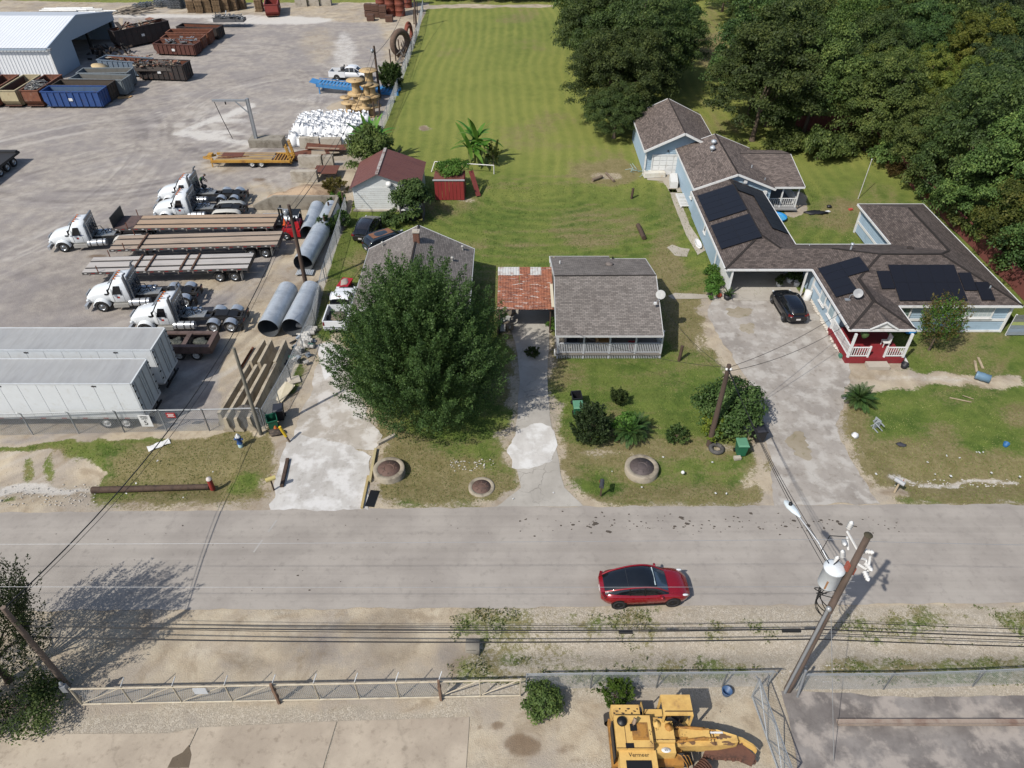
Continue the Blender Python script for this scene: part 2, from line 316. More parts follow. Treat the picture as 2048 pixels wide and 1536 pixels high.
for q in ((195, 600, 35, 18, .35), (140, 590, 20, 8, .4), (520, 358, 14, 4, .8), (300, 622, 80, 8, .3), (560, 560, 40, 10, .45), (190, 515, 22, 6, .85), (240, 448, 5, 2, .9), (590, 700, 30, 16, .3), (660, 430, 30, 30, .4), (690, 470, 10, 30, .3)): ell('brown', q[0], q[1], q[2], q[3], q[4], .6)
for cx, cy, r0, s in ((-40, 62, 17, 1), (-47, 98, 22, 1), (-66, 76, 24, 1), (-20, 128, 34, 1), (-44, 60, 26, -1), (-30, 96, 12, 1)):     # tyre arcs
    r = np.hypot(X - cx, (Y - cy) * .8); a = np.exp(-((r - r0) / 4.5) ** 2)
    CH['tone'] += a * (vnoise(r * 3.2 + cx, np.arctan2(Y - cy, X - cx) * 1.5, 1.0) - .5) * .52
dd = X * .55 - Y * .83; CH['tone'] += (fbm(dd * 1.2, (X + Y) * .06, 1.0, 3) - .5) * .38 * ((X < -17) & (Y > 36))
CH['tone'] += (fbm(X, Y, .08) - .5) * .3
# gravel and soil on the near side of the road
paint('gravel', [(-120, 21.2), (120, 21.6), (120, 10), (-120, 10)], .62, .3, False, .3); paint('gravel', [(930, 1400), (1560, 1390), (1620, 1540), (930, 1540)], .4, .6)
paint('brown', [(150, 1020), (240, 930), (420, 905), (545, 935), (548, 1010)], .5, 1.0); ell('brown', 350, 935, 120, 25, .62, .8); ell('brown', 480, 930, 40, 25, .3, .6)
paint('gravel', [(0, 1225), (960, 1216), (900, 1330), (860, 1395), (160, 1420), (0, 1420)], .12, .5)
for q in ((620, 1290, 60, 30, .2), (480, 1330, 50, 24, .3), (780, 1270, 50, 50, .32), (700, 1255, 26, 14, .35), (900, 1300, 30, 30, .25), (330, 1280, 60, 20, .2)): ell('tone', q[0], q[1], q[2], q[3], -q[4], .5, True)
for q in ((450, 1310, 90, 26, .2), (590, 1240, 90, 14, .2), (850, 1250, 50, 14, .2)): ell('tone', q[0], q[1], q[2], q[3], q[4], .6, True)
paint('yard', [(200, 1420), (880, 1400), (940, 1440), (940, 1536), (0, 1536), (0, 1500)], .35, .8)
paint('yard', [(570, 1225), (740, 1225), (700, 1340), (560, 1340)], .4, 1.0); paint('yard', [(800, 1330), (900, 1240), (960, 1225), (880, 1330)], .35, .8)
ell('brown', 1050, 1490, 45, 25, .85, .35); ell('brown', 1000, 1450, 16, 12, .75, .25); ell('brown', 965, 1450, 10, 8, .7, .2); ell('brown', 1140, 1495, 26, 14, .6, .3); ell('brown', 1160, 1525, 12, 12, .6, .3)
ell('brown', 60, 1300, 100, 70, .35, .8); ell('brown', 800, 1285, 55, 60, .25, .6); ell('brown', 700, 1300, 30, 40, .2, .6)
paint('tone', [(0, 1300), (2048, 1300), (2048, 1320), (0, 1320)], -.05, 1, True, 1, True)
st = (X > -3.2) & (X < 40) & (Y > 16.9) & (Y < 21.3); wv = np.exp(-((Y - 17.5) / .7) ** 2) * .36 + np.exp(-((Y - 20.3) / .55) ** 2) * .16 - np.exp(-((Y - 18.9) / .35) ** 2) * .15 + np.exp(-((X + 1.6) / 1.6) ** 2) * .3
wv = wv * sstep(-3.4, -2.2, X) - .3 * np.exp(-((X - 14.5) / 2.2) ** 2) + .12 * sstep(17, 19, X)
CH['grass'] = np.where(st, np.maximum(CH['grass'] * .8, np.clip(.22 + wv + (fbm(X, Y, .55) - .5) * 1.0 + (fbm(X + 31, Y, 1.7) - .5) * .6, 0, .54)), CH['grass']); CH['dry'] = np.where(st, .55 + (fbm(X, Y, .8) - .5), CH['dry'])
for P_ in DRIVES:                                                          # grass thins out towards the drives
    sd = sdist(PW(P_), X, Y); k_ = (sd > -2.2) & (sd < 2); CH['grass'][k_] *= .38 + .62 * sstep(.1, 1.5, -sd[k_] + (fbm(X, Y, .9)[k_] - .5) * 2.2); CH['dry'][k_] += .25 * sstep(2, .3, -sd[k_])
CH['grass'] *= np.where((Y < 29.6) & (Y > 27), .5 + .5 * sstep(28.3, 29.2, Y + (fbm(X, Y, .8) - .5) * 1.2), 1)
def zg(x, y):
    """shallow ditches beside the road"""
    a = np.exp(-((y - 30.4) / 1.3) ** 2) * (-.45 * sstep(-17.2, -18.2, x) - .3 * sstep(23.5, 25, x) - .16 * sstep(-7.5, -6.5, x) * sstep(-1.6, -2.6, x) - .2 * sstep(4.5, 5.5, x) * sstep(15.5, 14, x))
    b = np.exp(-((y - 18.9) / .8) ** 2) * -.35 * sstep(-2.4, -.8, x) * (1 - .9 * np.exp(-((x - 15.5) / 1.6) ** 2))
    return a + b
far = (np.abs(X) < 120) & (Y > 10) & (Y < 175)
Z = np.where(far, zg(X, Y) + (fbm(X, Y, .5) - .5) * .05 * np.clip(CH['grass'], 0, 1), 0) - .02
me = bpy.data.meshes.new('ground'); n = NX * NY; me.vertices.add(n)
me.vertices.foreach_set('co', np.stack([X, Y, Z], 1).ravel())
ii = np.arange(n).reshape(NY, NX); q = np.stack([ii[:-1, :-1], ii[:-1, 1:], ii[1:, 1:], ii[1:, :-1]], -1).reshape(-1, 4); nq = len(q)
me.loops.add(nq * 4); me.polygons.add(nq); me.loops.foreach_set('vertex_index', q.ravel().astype(np.int32))
me.polygons.foreach_set('loop_start', np.arange(0, nq * 4, 4, dtype=np.int32)); me.polygons.foreach_set('use_smooth', np.ones(nq, bool)); me.update(calc_edges=True)
for k, c in CH.items(): me.attributes.new(k, 'FLOAT', 'POINT').data.foreach_set('value', np.clip(c, 0, 1).astype(np.float32))
t = NT('ground'); p = t.pos()
nA = t.noise(p, .9, 6, .62); nB = t.noise(p, 4.5, 5, .65); nC = t.noise(p, 22, 3, .7); nD = t.noise(p, .22, 4, .6)
vo = t.n('TexVoronoi', feature='F1'); t.i(vo, 'Vector', p); t.i(vo, 'Scale', 24.0)
def msk(k, amt=.55, lo=.4, hi=.6, nz=None):
    return t.ramp(t.math('ADD', t.attr(k)[2], t.math('MULTIPLY', t.math('SUBTRACT', nz or t.math('ADD', t.math('MULTIPLY', nA, .5), t.math('MULTIPLY', nB, .5)), .5), amt)), lo, hi)
sand = t.mix(t.ramp(nA, .3, .7), lin((183, 168, 145)), lin((203, 190, 167))); sand = t.mix(t.ramp(nD, .4, .62, 0, .8), sand, lin((168, 158, 146))); sand = t.mix(t.ramp(t.noise(p, .55, 5, .65, .6), .5, .66, 0, .7), sand, lin((158, 142, 120)))
gr = t.mix(t.ramp(vo.outputs['Color'], .1, .9), lin((156, 147, 132)), lin((212, 203, 187))); gr = t.mix(t.ramp(nB, .4, .66, 0, .75), gr, lin((172, 160, 140))); gr = t.mix(t.ramp(nA, .45, .65, 0, .5), gr, lin((160, 150, 132)))
base = t.mix(t.math('MULTIPLY', msk('gravel', .7), .8), sand, gr)
yd = t.mix(t.ramp(nA, .35, .65), lin((160, 152, 145)), lin((181, 173, 163))); yd = t.mix(t.ramp(nD, .42, .62, 0, .6), yd, lin((146, 140, 139))); yd = t.mix(t.ramp(nB, .5, .72, 0, .3), yd, lin((138, 133, 131)))
base = t.mix(msk('yard', .9, .25, .75), base, yd)
base = t.mix(t.math('MULTIPLY', msk('white', 1.0, .3, .8), .85), base, t.mix(nB, lin((214, 208, 199)), lin((226, 223, 217))))
base = t.mix(t.math('MULTIPLY', msk('brown', .8, .3, .75), .75), base, t.mix(nB, lin((104, 84, 66)), lin((138, 116, 92))))
tn = t.attr('tone')[2]; base = t.mix(t.ramp(tn, .5, .2, 0, .7), base, t.mix(1.0, base, (.64, .63, .64), 'MULTIPLY')); base = t.mix(t.ramp(tn, .52, .86, 0, .6), base, lin((204, 198, 189)))
base = t.mix(t.ramp(nC, .3, .7, 0, .5), base, t.mix(1.0, base, (.78, .77, .75), 'MULTIPLY'))
base = t.mix(t.ramp(t.noise(p, 7, 2, .5), .68, .74, 0, .5), base, lin((118, 108, 98)))
gc = t.mix(t.ramp(nA, .35, .65), lin((76, 98, 40)), lin((108, 126, 56))); gc = t.mix(t.ramp(nD, .4, .65, 0, .7), gc, lin((122, 132, 66))); gc = t.mix(t.math('MULTIPLY', t.attr('wet')[2], .9), gc, lin((152, 154, 80))); gc = t.mix(t.ramp(nC, .38, .74, 0, .7), gc, lin((66, 80, 36)))
dr = t.mix(t.ramp(nB, .3, .7), lin((130, 117, 82)), lin((158, 144, 110))); dr = t.mix(t.ramp(nA, .42, .66, 0, .6), dr, lin((112, 102, 66))); dr = t.mix(t.ramp(nC, .4, .7, 0, .6), dr, lin((98, 86, 60)))
gc = t.mix(t.math('MULTIPLY', msk('dry', 1.7, .3, .85), .85), gc, dr)
base = t.mix(msk('grass', 1.5, .36, .62, t.math('ADD', t.math('MULTIPLY', nB, .6), t.math('MULTIPLY', nC, .4))), base, gc)
t.bump(t.math('ADD', t.math('ADD', nC, nB), t.math('MULTIPLY', vo.outputs[0], -.4)), .55, .06)
me.materials.append(t.set(Base_Color=base, Roughness=.95, Specular_IOR_Level=.15))
ground = bpy.data.objects.new('ground', me); COL.objects.link(ground); tag(ground, kind='structure')
def gval(ch, x, y):
    i = np.searchsorted(xs, x); j = np.searchsorted(ys, y); return CH[ch][np.clip(j, 0, NY - 1) * NX + np.clip(i, 0, NX - 1)]

# ---------------------------------------------------------------- paved sheets
def sheet(name, outline, mat, z=.004, step=.5, jag=.12, thick=0.0, kind='structure', px=True):
    """flat sheet with a broken outline; thick > 0 makes it a slab with sides"""
    P = PW(outline) if px else outline; out = []
    for i, a in enumerate(P):
        b = P[(i + 1) % len(P)]; L = math.dist(a, b); k = max(1, int(L / step)); nx, ny = (b[1] - a[1]) / (L + 1e-6), -(b[0] - a[0]) / (L + 1e-6)
        for j in range(k):
            f = j / k; g = (float(fbm(np.array([a[0] + (b[0] - a[0]) * f]), np.array([a[1] + (b[1] - a[1]) * f]), 1.1, 3)[0]) - .5) * 2 * jag
            out.append((a[0] + (b[0] - a[0]) * f + nx * g, a[1] + (b[1] - a[1]) * f + ny * g, z))
    mb = MB()
    if sum(out[i][0] * out[(i + 1) % len(out)][1] - out[(i + 1) % len(out)][0] * out[i][1] for i in range(len(out))) < 0: out.reverse()
    if thick: mb.prism([(x, y, z - thick) for x, y, _ in out], (0, 0, thick))
    else: mb.add(out, [tuple(range(len(out)))])
    return tag(obj(name, mb, mat), kind=kind)
def paving(name, a, b, dark, white=None, cracks=.5, crackscale=.45, streak=None, spots=.6, stain=.35):
    """worn paving: cloudy tone, wheel streaks, cracks, oil spots, grit"""
    t = NT(name); p = t.pos(); n1 = t.noise(p, .3, 5, .6); n2 = t.noise(p, 2.2, 5, .65); n3 = t.noise(p, 30, 3, .7)
    c = t.mix(t.ramp(n1, .35, .65), lin(a), lin(b)); c = t.mix(t.ramp(n2, .5, .75, 0, stain), c, lin(dark))
    if streak:
        s = t.noise(t.sc(p, streak), 1, 4, .6); c = t.mix(t.ramp(s, .42, .66, 0, .5), c, t.mix(1.0, c, (.84, .835, .83), 'MULTIPLY'))
        s2 = t.noise(t.sc(p, tuple(v * 2.7 for v in streak)), 1, 3, .6); c = t.mix(t.ramp(s2, .5, .75, 0, .35), c, t.mix(1.0, c, (1.1, 1.1, 1.1), 'MULTIPLY'))
    if white: c = t.mix(t.ramp(t.noise(p, .8, 6, .6), .46, .62, 0, .85), c, lin(white))
    v = t.n('TexVoronoi', feature='DISTANCE_TO_EDGE'); pw = t.n('VectorMath', operation='ADD'); t.i(pw, 0, p)
    nn = t.t.nodes.new('ShaderNodeTexNoise'); t.i(nn, 'Vector', p); t.i(nn, 'Scale', 1.6); nn.inputs['Detail'].default_value = 4; t.i(pw, 1, t.sc(nn.outputs['Color'], (.9, .9, 0)))
    t.i(v, 'Vector', pw); t.i(v, 'Scale', crackscale); cr = t.ramp(v.outputs[0], .0, .012, 1, 0); cr = t.math('MULTIPLY', cr, t.ramp(t.noise(p, .25, 3), .42, .6, 0, cracks)); c = t.mix(cr, c, t.mix(1.0, c, (.45, .44, .43), 'MULTIPLY'))
    sp = t.ramp(t.noise(p, 3.3, 4, .7), .68, .76, 0, spots); c = t.mix(sp, c, lin(dark))
    c = t.mix(t.ramp(n3, .3, .72, 0, .4), c, t.mix(1.0, c, (.82, .81, .8), 'MULTIPLY'))
    t.bump(t.math('ADD', n3, t.math('MULTIPLY', cr, -2)), .3, .012)
    return t.set(Base_Color=c, Roughness=.88, Specular_IOR_Level=.25)
m_road = paving('road_asphalt', (159, 152, 144), (173, 166, 157), (133, 127, 120), cracks=.0, streak=(.022, 1.7, 1), spots=.35, stain=.45)
sheet('road', [(-160, 27.05), (-30.8, 27.62), (0, 28.1), (31.2, 28.3), (160, 29.2), (160, 22.2), (27.4, 21.5), (0, 21.2), (-27.2, 20.98), (-160, 20.2)], m_road, .006, .3, .13, px=False)
m_lime = paving('limestone_driveway', (196, 192, 186), (212, 209, 204), (168, 163, 156), (226, 225, 222), cracks=.3, streak=(1.6, .25, 1), spots=.2)
m_conc = paving('concrete_driveway', (170, 165, 156), (186, 181, 172), (146, 140, 130), cracks=.7, streak=(.9, .3, 1), spots=.5)
sheet('driveway', [(590, 900), (748, 900), (762, 872), (735, 830), (712, 770), (690, 700), (655, 684), (634, 690), (640, 720), (618, 790), (592, 840)], paving('dusty_driveway', (172, 164, 152), (194, 187, 177), (146, 136, 122), (214, 210, 204), cracks=.6, streak=(1.2, .3, 1), spots=.7, stain=.6), .004, .3, .35)
sheet('lime_patch', [(541, 1021), (738, 1020), (741, 960), (744, 912), (700, 892), (640, 878), (600, 868), (572, 885), (560, 930)], paving('limestone', (186, 182, 176), (206, 203, 198), (162, 157, 149), (220, 218, 215), cracks=.1, streak=(2.4, .22, 1), spots=.7, stain=.8), .009, .25, .28)
sheet('lime_patch', [(634, 690), (664, 684), (690, 700), (676, 740), (650, 760), (640, 735)], m_lime, .0095, .3, .3)
sheet('driveway', [(992, 1014), (1168, 1012), (1128, 975), (1112, 900), (1100, 840), (1094, 760), (1100, 660), (1100, 620), (1012, 620), (1034, 700), (1040, 760), (1032, 860), (1030, 930), (1042, 975)], m_conc, .004, .4, .09)
sheet('lime_patch', [(1028, 935), (1018, 900), (1032, 860), (1068, 846), (1105, 852), (1116, 890), (1108, 925), (1075, 936)], m_lime, .010, .12, .34)
sheet('driveway', [(1548, 1011), (1762, 1008), (1735, 975), (1700, 920), (1672, 850), (1688, 790), (1700, 745), (1690, 715), (1655, 650), (1622, 592), (1432, 592), (1415, 620), (1440, 680), (1480, 730), (1508, 790), (1525, 850), (1545, 930)],
      paving('gravel_driveway', (154, 147, 139), (174, 167, 158), (130, 120, 107), (190, 185, 177), cracks=.3, streak=(1.0, .18, 1), spots=.8, stain=.7), .004, .3, .3)
m_dirt = paving('dirt', (150, 139, 118), (166, 156, 138), (118, 112, 80), cracks=0, spots=.8, stain=.8)
for cx, cy, rx_, ry_ in ((1496, 657, 17, 13), (1474, 622, 26, 9), (1598, 890, 20, 24)): sheet('dirt_patch', [(cx + rx_ * math.cos(a), cy + ry_ * math.sin(a)) for a in np.arange(0, 6.28, .5)], m_dirt, .008, .06, .75)
sheet('carport_slab', [(17.8, 50.6), (24.7, 50.6), (24.7, 55.2), (17.8, 55.2)], paving('slab', (176, 170, 160), (188, 182, 172), (150, 144, 134)), .05, 5, 0, .07, px=False)
m_walk = paving('footpath', (172, 164, 150), (186, 178, 164), (140, 132, 116), spots=.5)
sheet('footpath', [(1337, 378), (1352, 378), (1380, 450), (1412, 500), (1395, 510), (1372, 470), (1350, 415)], m_walk, .012, .4, .06)
sheet('concrete_patch', [(1333, 495), (1345, 489), (1362, 495), (1380, 498), (1374, 514), (1350, 511)], m_walk, .012, .3, .1)
sheet('footpath', [(1336, 592), (1350, 586), (1430, 590), (1428, 597), (1345, 598)], m_walk, .012, .4, .08)
sheet('footpath', [(1290, 345), (1352, 340), (1365, 385), (1340, 385), (1325, 362), (1295, 360)], m_walk, .012, .4, .08)
m_slab = paving('yard_slab', (172, 159, 142), (194, 181, 162), (140, 127, 111), cracks=.25, crackscale=.12, streak=(.5, .3, 1), spots=.6, stain=.7)
for a in ([(-40, 14.5), (-15.8, 14.65), (-14.6, 14.9), (-15.3, 10), (-40, 10)], [(-14.52, 14.92), (-8.2, 15.2), (-8.75, 10), (-15.22, 10)], [(-8.12, 15.2), (-2.0, 15.4), (-2.1, 10), (-8.67, 10)]): sheet('concrete_slab', a, m_slab, .012, .5, .02, px=False)
sheet('puddle', [(335, 1536), (345, 1515), (365, 1505), (378, 1490), (383, 1510), (378, 1536)], M((112, 98, 78), .3, spec=.6), .017, .3, .05)
sheet('asphalt_lot', [(1562, 1382), (1700, 1388), (1850, 1396), (2048, 1392), (2200, 1390), (2200, 1600), (1600, 1600), (1588, 1480), (1575, 1430)],
      paving('old_asphalt', (112, 106, 103), (150, 144, 139), (88, 83, 82), (174, 165, 156), cracks=.2, streak=(.3, .5, 1), spots=.3), .006, .5, .12)
# ---------------------------------------------------------------- houses
W_ = M((232, 232, 230), .5, amt=.15, dirt=(196, 192, 184)); BLUE = M((164, 186, 202), .6, amt=.2, scale=.6, dirt=(142, 162, 176)); GREYW = M((176, 178, 180), .6, amt=.2)
SH_GREY = shingle((110, 105, 101), (138, 132, 127), (74, 70, 68)); SH_BRN = shingle((76, 69, 66), (110, 100, 95), (50, 46, 44)); SH_TAN = shingle((90, 82, 78), (134, 122, 115), (62, 56, 53))
DARK = M((26, 26, 28), .7); BLK = M((20, 20, 21), .5, amt=.2); STEEL = M((168, 172, 176), .4, .35, amt=.2); GALV = M((206, 212, 217), .36, .35, col2=(182, 190, 197), scale=1.2, amt=.4); RUST = M((112, 66, 46), .85, col2=(84, 50, 38), scale=1.5, bump=.3)
WOOD_D = M((84, 66, 54), .85, col2=(62, 48, 40), scale=2, stretch=(1, 1, .25), bump=.3); WOOD_L = M((186, 168, 140), .8, col2=(158, 142, 118), scale=2, bump=.2); CONC = M((184, 176, 162), .9, col2=(160, 150, 134), scale=.9, bump=.3, dirt=(112, 104, 92)); CONCD = M((150, 143, 130), .9, col2=(118, 110, 98), scale=1.1, bump=.3)
REDP = M((140, 44, 50), .55, amt=.25, dirt=(120, 60, 60)); PVC = M((222, 220, 214), .5, amt=.15)
def roof_faces(mb, pts, faces, th=.14, m=0):
    """roof slopes given as lists of point names; every slope gets its own thickness"""
    for f in faces:
        P = [Vector(pts[k]) for k in f]; n = Vector((0, 0, 0))
        for i in range(len(P)):
            a, b = P[i], P[(i + 1) % len(P)]; n += a.cross(b)
        if n.z < 0: P.reverse()
        mb.add(P, [tuple(range(len(P)))], m)
def soffit(mb, poly, z, m=0): mb.add([(x, y, z) for x, y in poly], [tuple(range(len(poly)))], m)
def fascia(parent, segs, mat=None, h=.2, t=.05, name='fascia'):
    for a, b in segs:
        mb = MB(); a = Vector(a); b = Vector(b); mb.beam(a - Vector((0, 0, h / 2 - .02)), b - Vector((0, 0, h / 2 - .02)), t, h); obj(name, mb, mat or W_, parent)
def siding(name, parent, a, b, z0, z1, mat, gable=None, course=.2, out=None):
    """lapped boards from a to b (2-D); gable = apex height at the middle"""
    a = Vector((*a, 0)); b = Vector((*b, 0)); d = (b - a); L = d.length; d /= L; n = Vector((d.y, -d.x, 0)); mb = MB(); z = z0; top = gable or z1
    while z < top - .01:
        zt = min(z + course, top)
        def span(q): return (0, L) if q <= z1 + 1e-6 else (L / 2 * (q - z1) / (top - z1), L - L / 2 * (q - z1) / (top - z1))
        l0, r0 = span(z); l1, r1 = span(zt); p = lambda s, zz, o: a + d * s + n * o + Vector((0, 0, zz))
        mb.add([p(l0, z, .035), p(r0, z, .035), p(r1, zt, .005), p(l1, zt, .005), p(l0, z, -.1), p(r0, z, -.1), p(r1, zt, -.1), p(l1, zt, -.1)], [(0, 1, 2, 3), (4, 5, 1, 0), (7, 6, 5, 4), (0, 3, 7, 4), (1, 5, 6, 2)]); z = zt
    return obj(name, mb, mat, parent)
def window(parent, c, w_, h, ang=0, cols=2, rows=1, glass=None, frame=None, fr=.09, sill=True):
    """sash window: frame > pane, muntin; ang turns it about z (0 faces -y)"""
    T = RT(c, ang); mb = MB()
    for sx in (-1, 1): mb.box((sx * (w_ / 2 - fr / 2), -.03, 0), (fr, .1, h), T=T)
    for sz in (-1, 1): mb.box((0, -.03, sz * (h / 2 - fr / 2)), (w_ - 2 * fr, .1, fr), T=T)
    if sill: mb.box((0, -.06, -h / 2 - .04), (w_ + .12, .16, .07), T=T)
    f = obj('window', mb, frame or W_, parent); iw, ih = w_ - 2 * fr, h - 2 * fr
    for i in range(cols):
        for j in range(rows):
            g = MB(); g.box((-iw / 2 + iw * (i + .5) / cols, -.01, -ih / 2 + ih * (j + .5) / rows), (iw / cols - .035, .02, ih / rows - .035), T=T); obj('pane', g, glass or glassy((60, 74, 80)), f)
    g = MB(); g.box((0, .005, 0), (iw, .02, ih), T=T); obj('muntin', g, frame or W_, f); return f
def railing(parent, a, b, z0, h=.95, step=.14, mat=None, bal=.045, posts=()):
    a = Vector((*a, z0)); b = Vector((*b, z0)); L = (b - a).length; d = (b - a) / L; mat = mat or W_
    for zz, tk in ((h, .09), (.12, .07)):
        mb = MB(); mb.beam(a + Vector((0, 0, zz)), b + Vector((0, 0, zz)), tk, .06); obj('handrail' if zz == h else 'bottom_rail', mb, mat, parent)
    me = mesh('baluster', MB().box((0, 0, 0), (bal, bal, h - .17))); me.materials.append(mat); k = int(L / step)
    for i in range(1, k):
        p = a + d * (L * i / k); obj('baluster', me, mat, parent, (p.x, p.y, z0 + .135 + (h - .17) / 2 - .02), math.atan2(d.y, d.x))
def post(parent, x, y, z0, z1, s=.12, mat=None, name='porch_post'):
    obj(name, MB().box((x, y, (z0 + z1) / 2), (s, s, z1 - z0)), mat or W_, parent)
PANEL = M((28, 29, 36), .42, amt=.1, spec=.3); PFR = M((24, 25, 31), .5)
def panels(parent, base, uax, vax, cells, w_=1.05, h=1.72, lift=.1):
    """modules on a roof slope: cells are (i, j) places in units of a module"""
    n = uax.cross(vax).normalized(); n = n if n.z > 0 else -n
    for i, j in cells:
        o = base + uax * (i * (w_ + .012)) + vax * (j * (h + .012)) + n * lift
        mb = MB(); mb.prism([o, o + uax * w_, o + uax * w_ + vax * h, o + vax * h], n * .035, 1)
        f = .02; mb.prism([o + n * .036 + (uax + vax) * f, o + n * .036 + uax * (w_ - f) + vax * f, o + n * .036 + uax * (w_ - f) + vax * (h - f), o + n * .036 + uax * f + vax * (h - f)], n * .003, 0)
        obj('solar_panel', mb, [PANEL, PFR], parent)
def vent_pipe(parent, p, h=.35, r=.06, mat=None, cap=False):
    mb = MB().tube([p, (p[0], p[1], p[2] + h)], r, 8)
    if cap: mb.lathe([(r, h - .02), (r * 2.2, h + .02), (r * 1.6, h + .12), (0, h + .16)], 10, T=RT(p))
    obj('roof_vent', mb, mat or GALV, parent)
def ridge_cap(parent, a, b, mat, w_=.16):
    obj('ridge_cap', MB().beam(Vector(a) + Vector((0, 0, .02)), Vector(b) + Vector((0, 0, .02)), w_, .035), mat, parent)

# ---- blue house with solar panels
E0, SL = 2.75, .37
hz = lambda d: E0 + SL * d
bh = thing('blue_house', 'large light blue ranch house with dark hip roof, solar panels and white trim', 'house', (27, 50, 0))
def off(o): return Vector((-o.location.x, -o.location.y, 0))
bo = bh.location.copy()
B = lambda x, y, z=0.0: (x - bo.x, y - bo.y, z)
P = dict(a1=B(17.7, 51.1, E0), a2=B(24.9, 51.1, E0), a3=B(24.8, 55.3, E0), a4=B(17.7, 65.9, E0), a5=B(24.8, 65.9, E0), r1=B(21.25, 54.65, hz(3.55)), r2=B(21.25, 65.9, hz(3.55)),
         s1=B(22.7, 53.2, hz(2.1)), s2=B(27.0, 53.2, hz(2.1)), m1=B(29.7, 50.5, hz(4.8)), m2=B(34.6, 50.5, hz(4.8)), w1=B(36.25, 52.15, hz(3.15)), w2=B(36.25, 59.95, hz(3.15)),
         b1=B(33.1, 55.3, E0), b2=B(33.1, 63.1, E0), b3=B(39.4, 63.1, E0), c1=B(39.4, 45.7, E0), c2=B(29.8, 45.7, E0), c3=B(29.8, 42.6, E0), c4=B(24.9, 42.6, E0), p1=B(27.35, 45.05, hz(2.45)), p2=B(27.35, 48.15, hz(2.45)))
mb = MB(); roof_faces(mb, P, [('a1', 'a2', 's2', 's1', 'r1'), ('a4', 'a1', 'r1', 'r2'), ('a3', 'a5', 'r2', 'r1', 's1'), ('b1', 'a3', 's1', 's2', 'm1', 'm2', 'w1'), ('a2', 'c4', 'p1', 'p2', 'm1', 's2'),
                              ('c2', 'c1', 'm2', 'm1', 'p2'), ('c3', 'c2', 'p2', 'p1'), ('c4', 'c3', 'p1'), ('c1', 'b3', 'w2', 'w1', 'm2'), ('b2', 'b1', 'w1', 'w2'), ('b3', 'b2', 'w2')])
roof = obj('roof', mb, SH_BRN, bh, uvn=True)
for a, b in (('r1', 'r2'), ('m1', 'm2'), ('w1', 'w2'), ('p1', 'p2'), ('p2', 'm1'), ('m2', 'w1'), ('m2', 'c1'), ('p1', 'c4'), ('p1', 'c3'), ('r1', 'a1'), ('s1', 'r1'), ('s2', 'm1')): ridge_cap(roof, P[a], P[b], SH_BRN, .2 if a != 'p1' or b != 'p2' else .3)
fascia(bh, [(P[a], P[b]) for a, b in (('a1', 'a2'), ('a4', 'a1'), ('a3', 'a5'), ('a3', 'b1'), ('a2', 'c4'), ('c2', 'c1'), ('c3', 'c2'), ('c4', 'c3'), ('c1', 'b3'), ('b2', 'b1'), ('b3', 'b2'))], h=.18, t=.08)
mb = MB(); soffit(mb, [P[k][:2] for k in ('a1', 'a2', 'c4', 'c3', 'c2', 'c1', 'b3', 'b2', 'b1', 'a3', 'a5', 'a4')], E0 - .17); obj('soffit', mb, W_, bh)
zt = E0 - .17
for a, b in (((18.2, 55.3), (18.2, 65.9)), ((25.4, 45.3), (25.4, 55.3)), ((39.0, 46.2), (29.7, 46.2)), ((39.0, 62.6), (39.0, 46.2)), ((33.5, 62.6), (39.0, 62.6)), ((33.5, 54.8), (33.5, 62.6)), ((24.3, 54.9), (33.5, 54.9)), ((24.3, 65.9), (24.3, 54.9)), ((29.7, 46.2), (25.4, 46.2)), ((18.2, 55.4), (25.4, 55.4))):
    aa, bb = B(*a)[:2], B(*b)[:2]; flip = (a, b)
    siding('wall', bh, aa, bb, .15, zt, BLUE) if a[0] in (18.2,) and b[1] > 60 or (a, b) in () else siding('wall', bh, bb, aa, .15, zt, BLUE)
for (a, b), z in ((((29.7, 46.13), (39.05, 46.13)), 1.15), (((33.44, 54.9), (33.44, 62.65)), 1.15), (((25.33, 45.3), (25.33, 51)), 1.3)):
    obj('trim_band', MB().beam(B(*a, z), B(*b, z), .05, .22), W_, bh)
for x, y in ((39.0, 46.12), (33.42, 62.62), (25.33, 51.0), (29.75, 46.1), (18.12, 55.4)): post(bh, *B(x, y)[:2], 0, zt, .16, name='corner_board')
obj('foundation', MB().beam(B(29.7, 46.18, .08), B(39.1, 46.18, .08), .2, .16), W_, bh)
window(bh, B(36.6, 46.12, 1.95), 2.2, 1.15, 0, 6, 3, glassy((150, 158, 160), .2)); window(bh, B(30.6, 46.12, 1.8), 1.25, 1.5, 0, 1, 2, glassy((70, 92, 86)))
window(bh, B(25.3, 48.6, 1.75), 1.1, 1.4, -PI / 2, 1, 2, glassy((150, 165, 172), .2)); window(bh, B(25.3, 46.6, 1.75), 1.2, 1.4, -PI / 2, 1, 2, glassy((140, 156, 160), .2)); window(bh, B(18.12, 60.2, 1.7), .7, .9, -PI / 2, 1, 2)
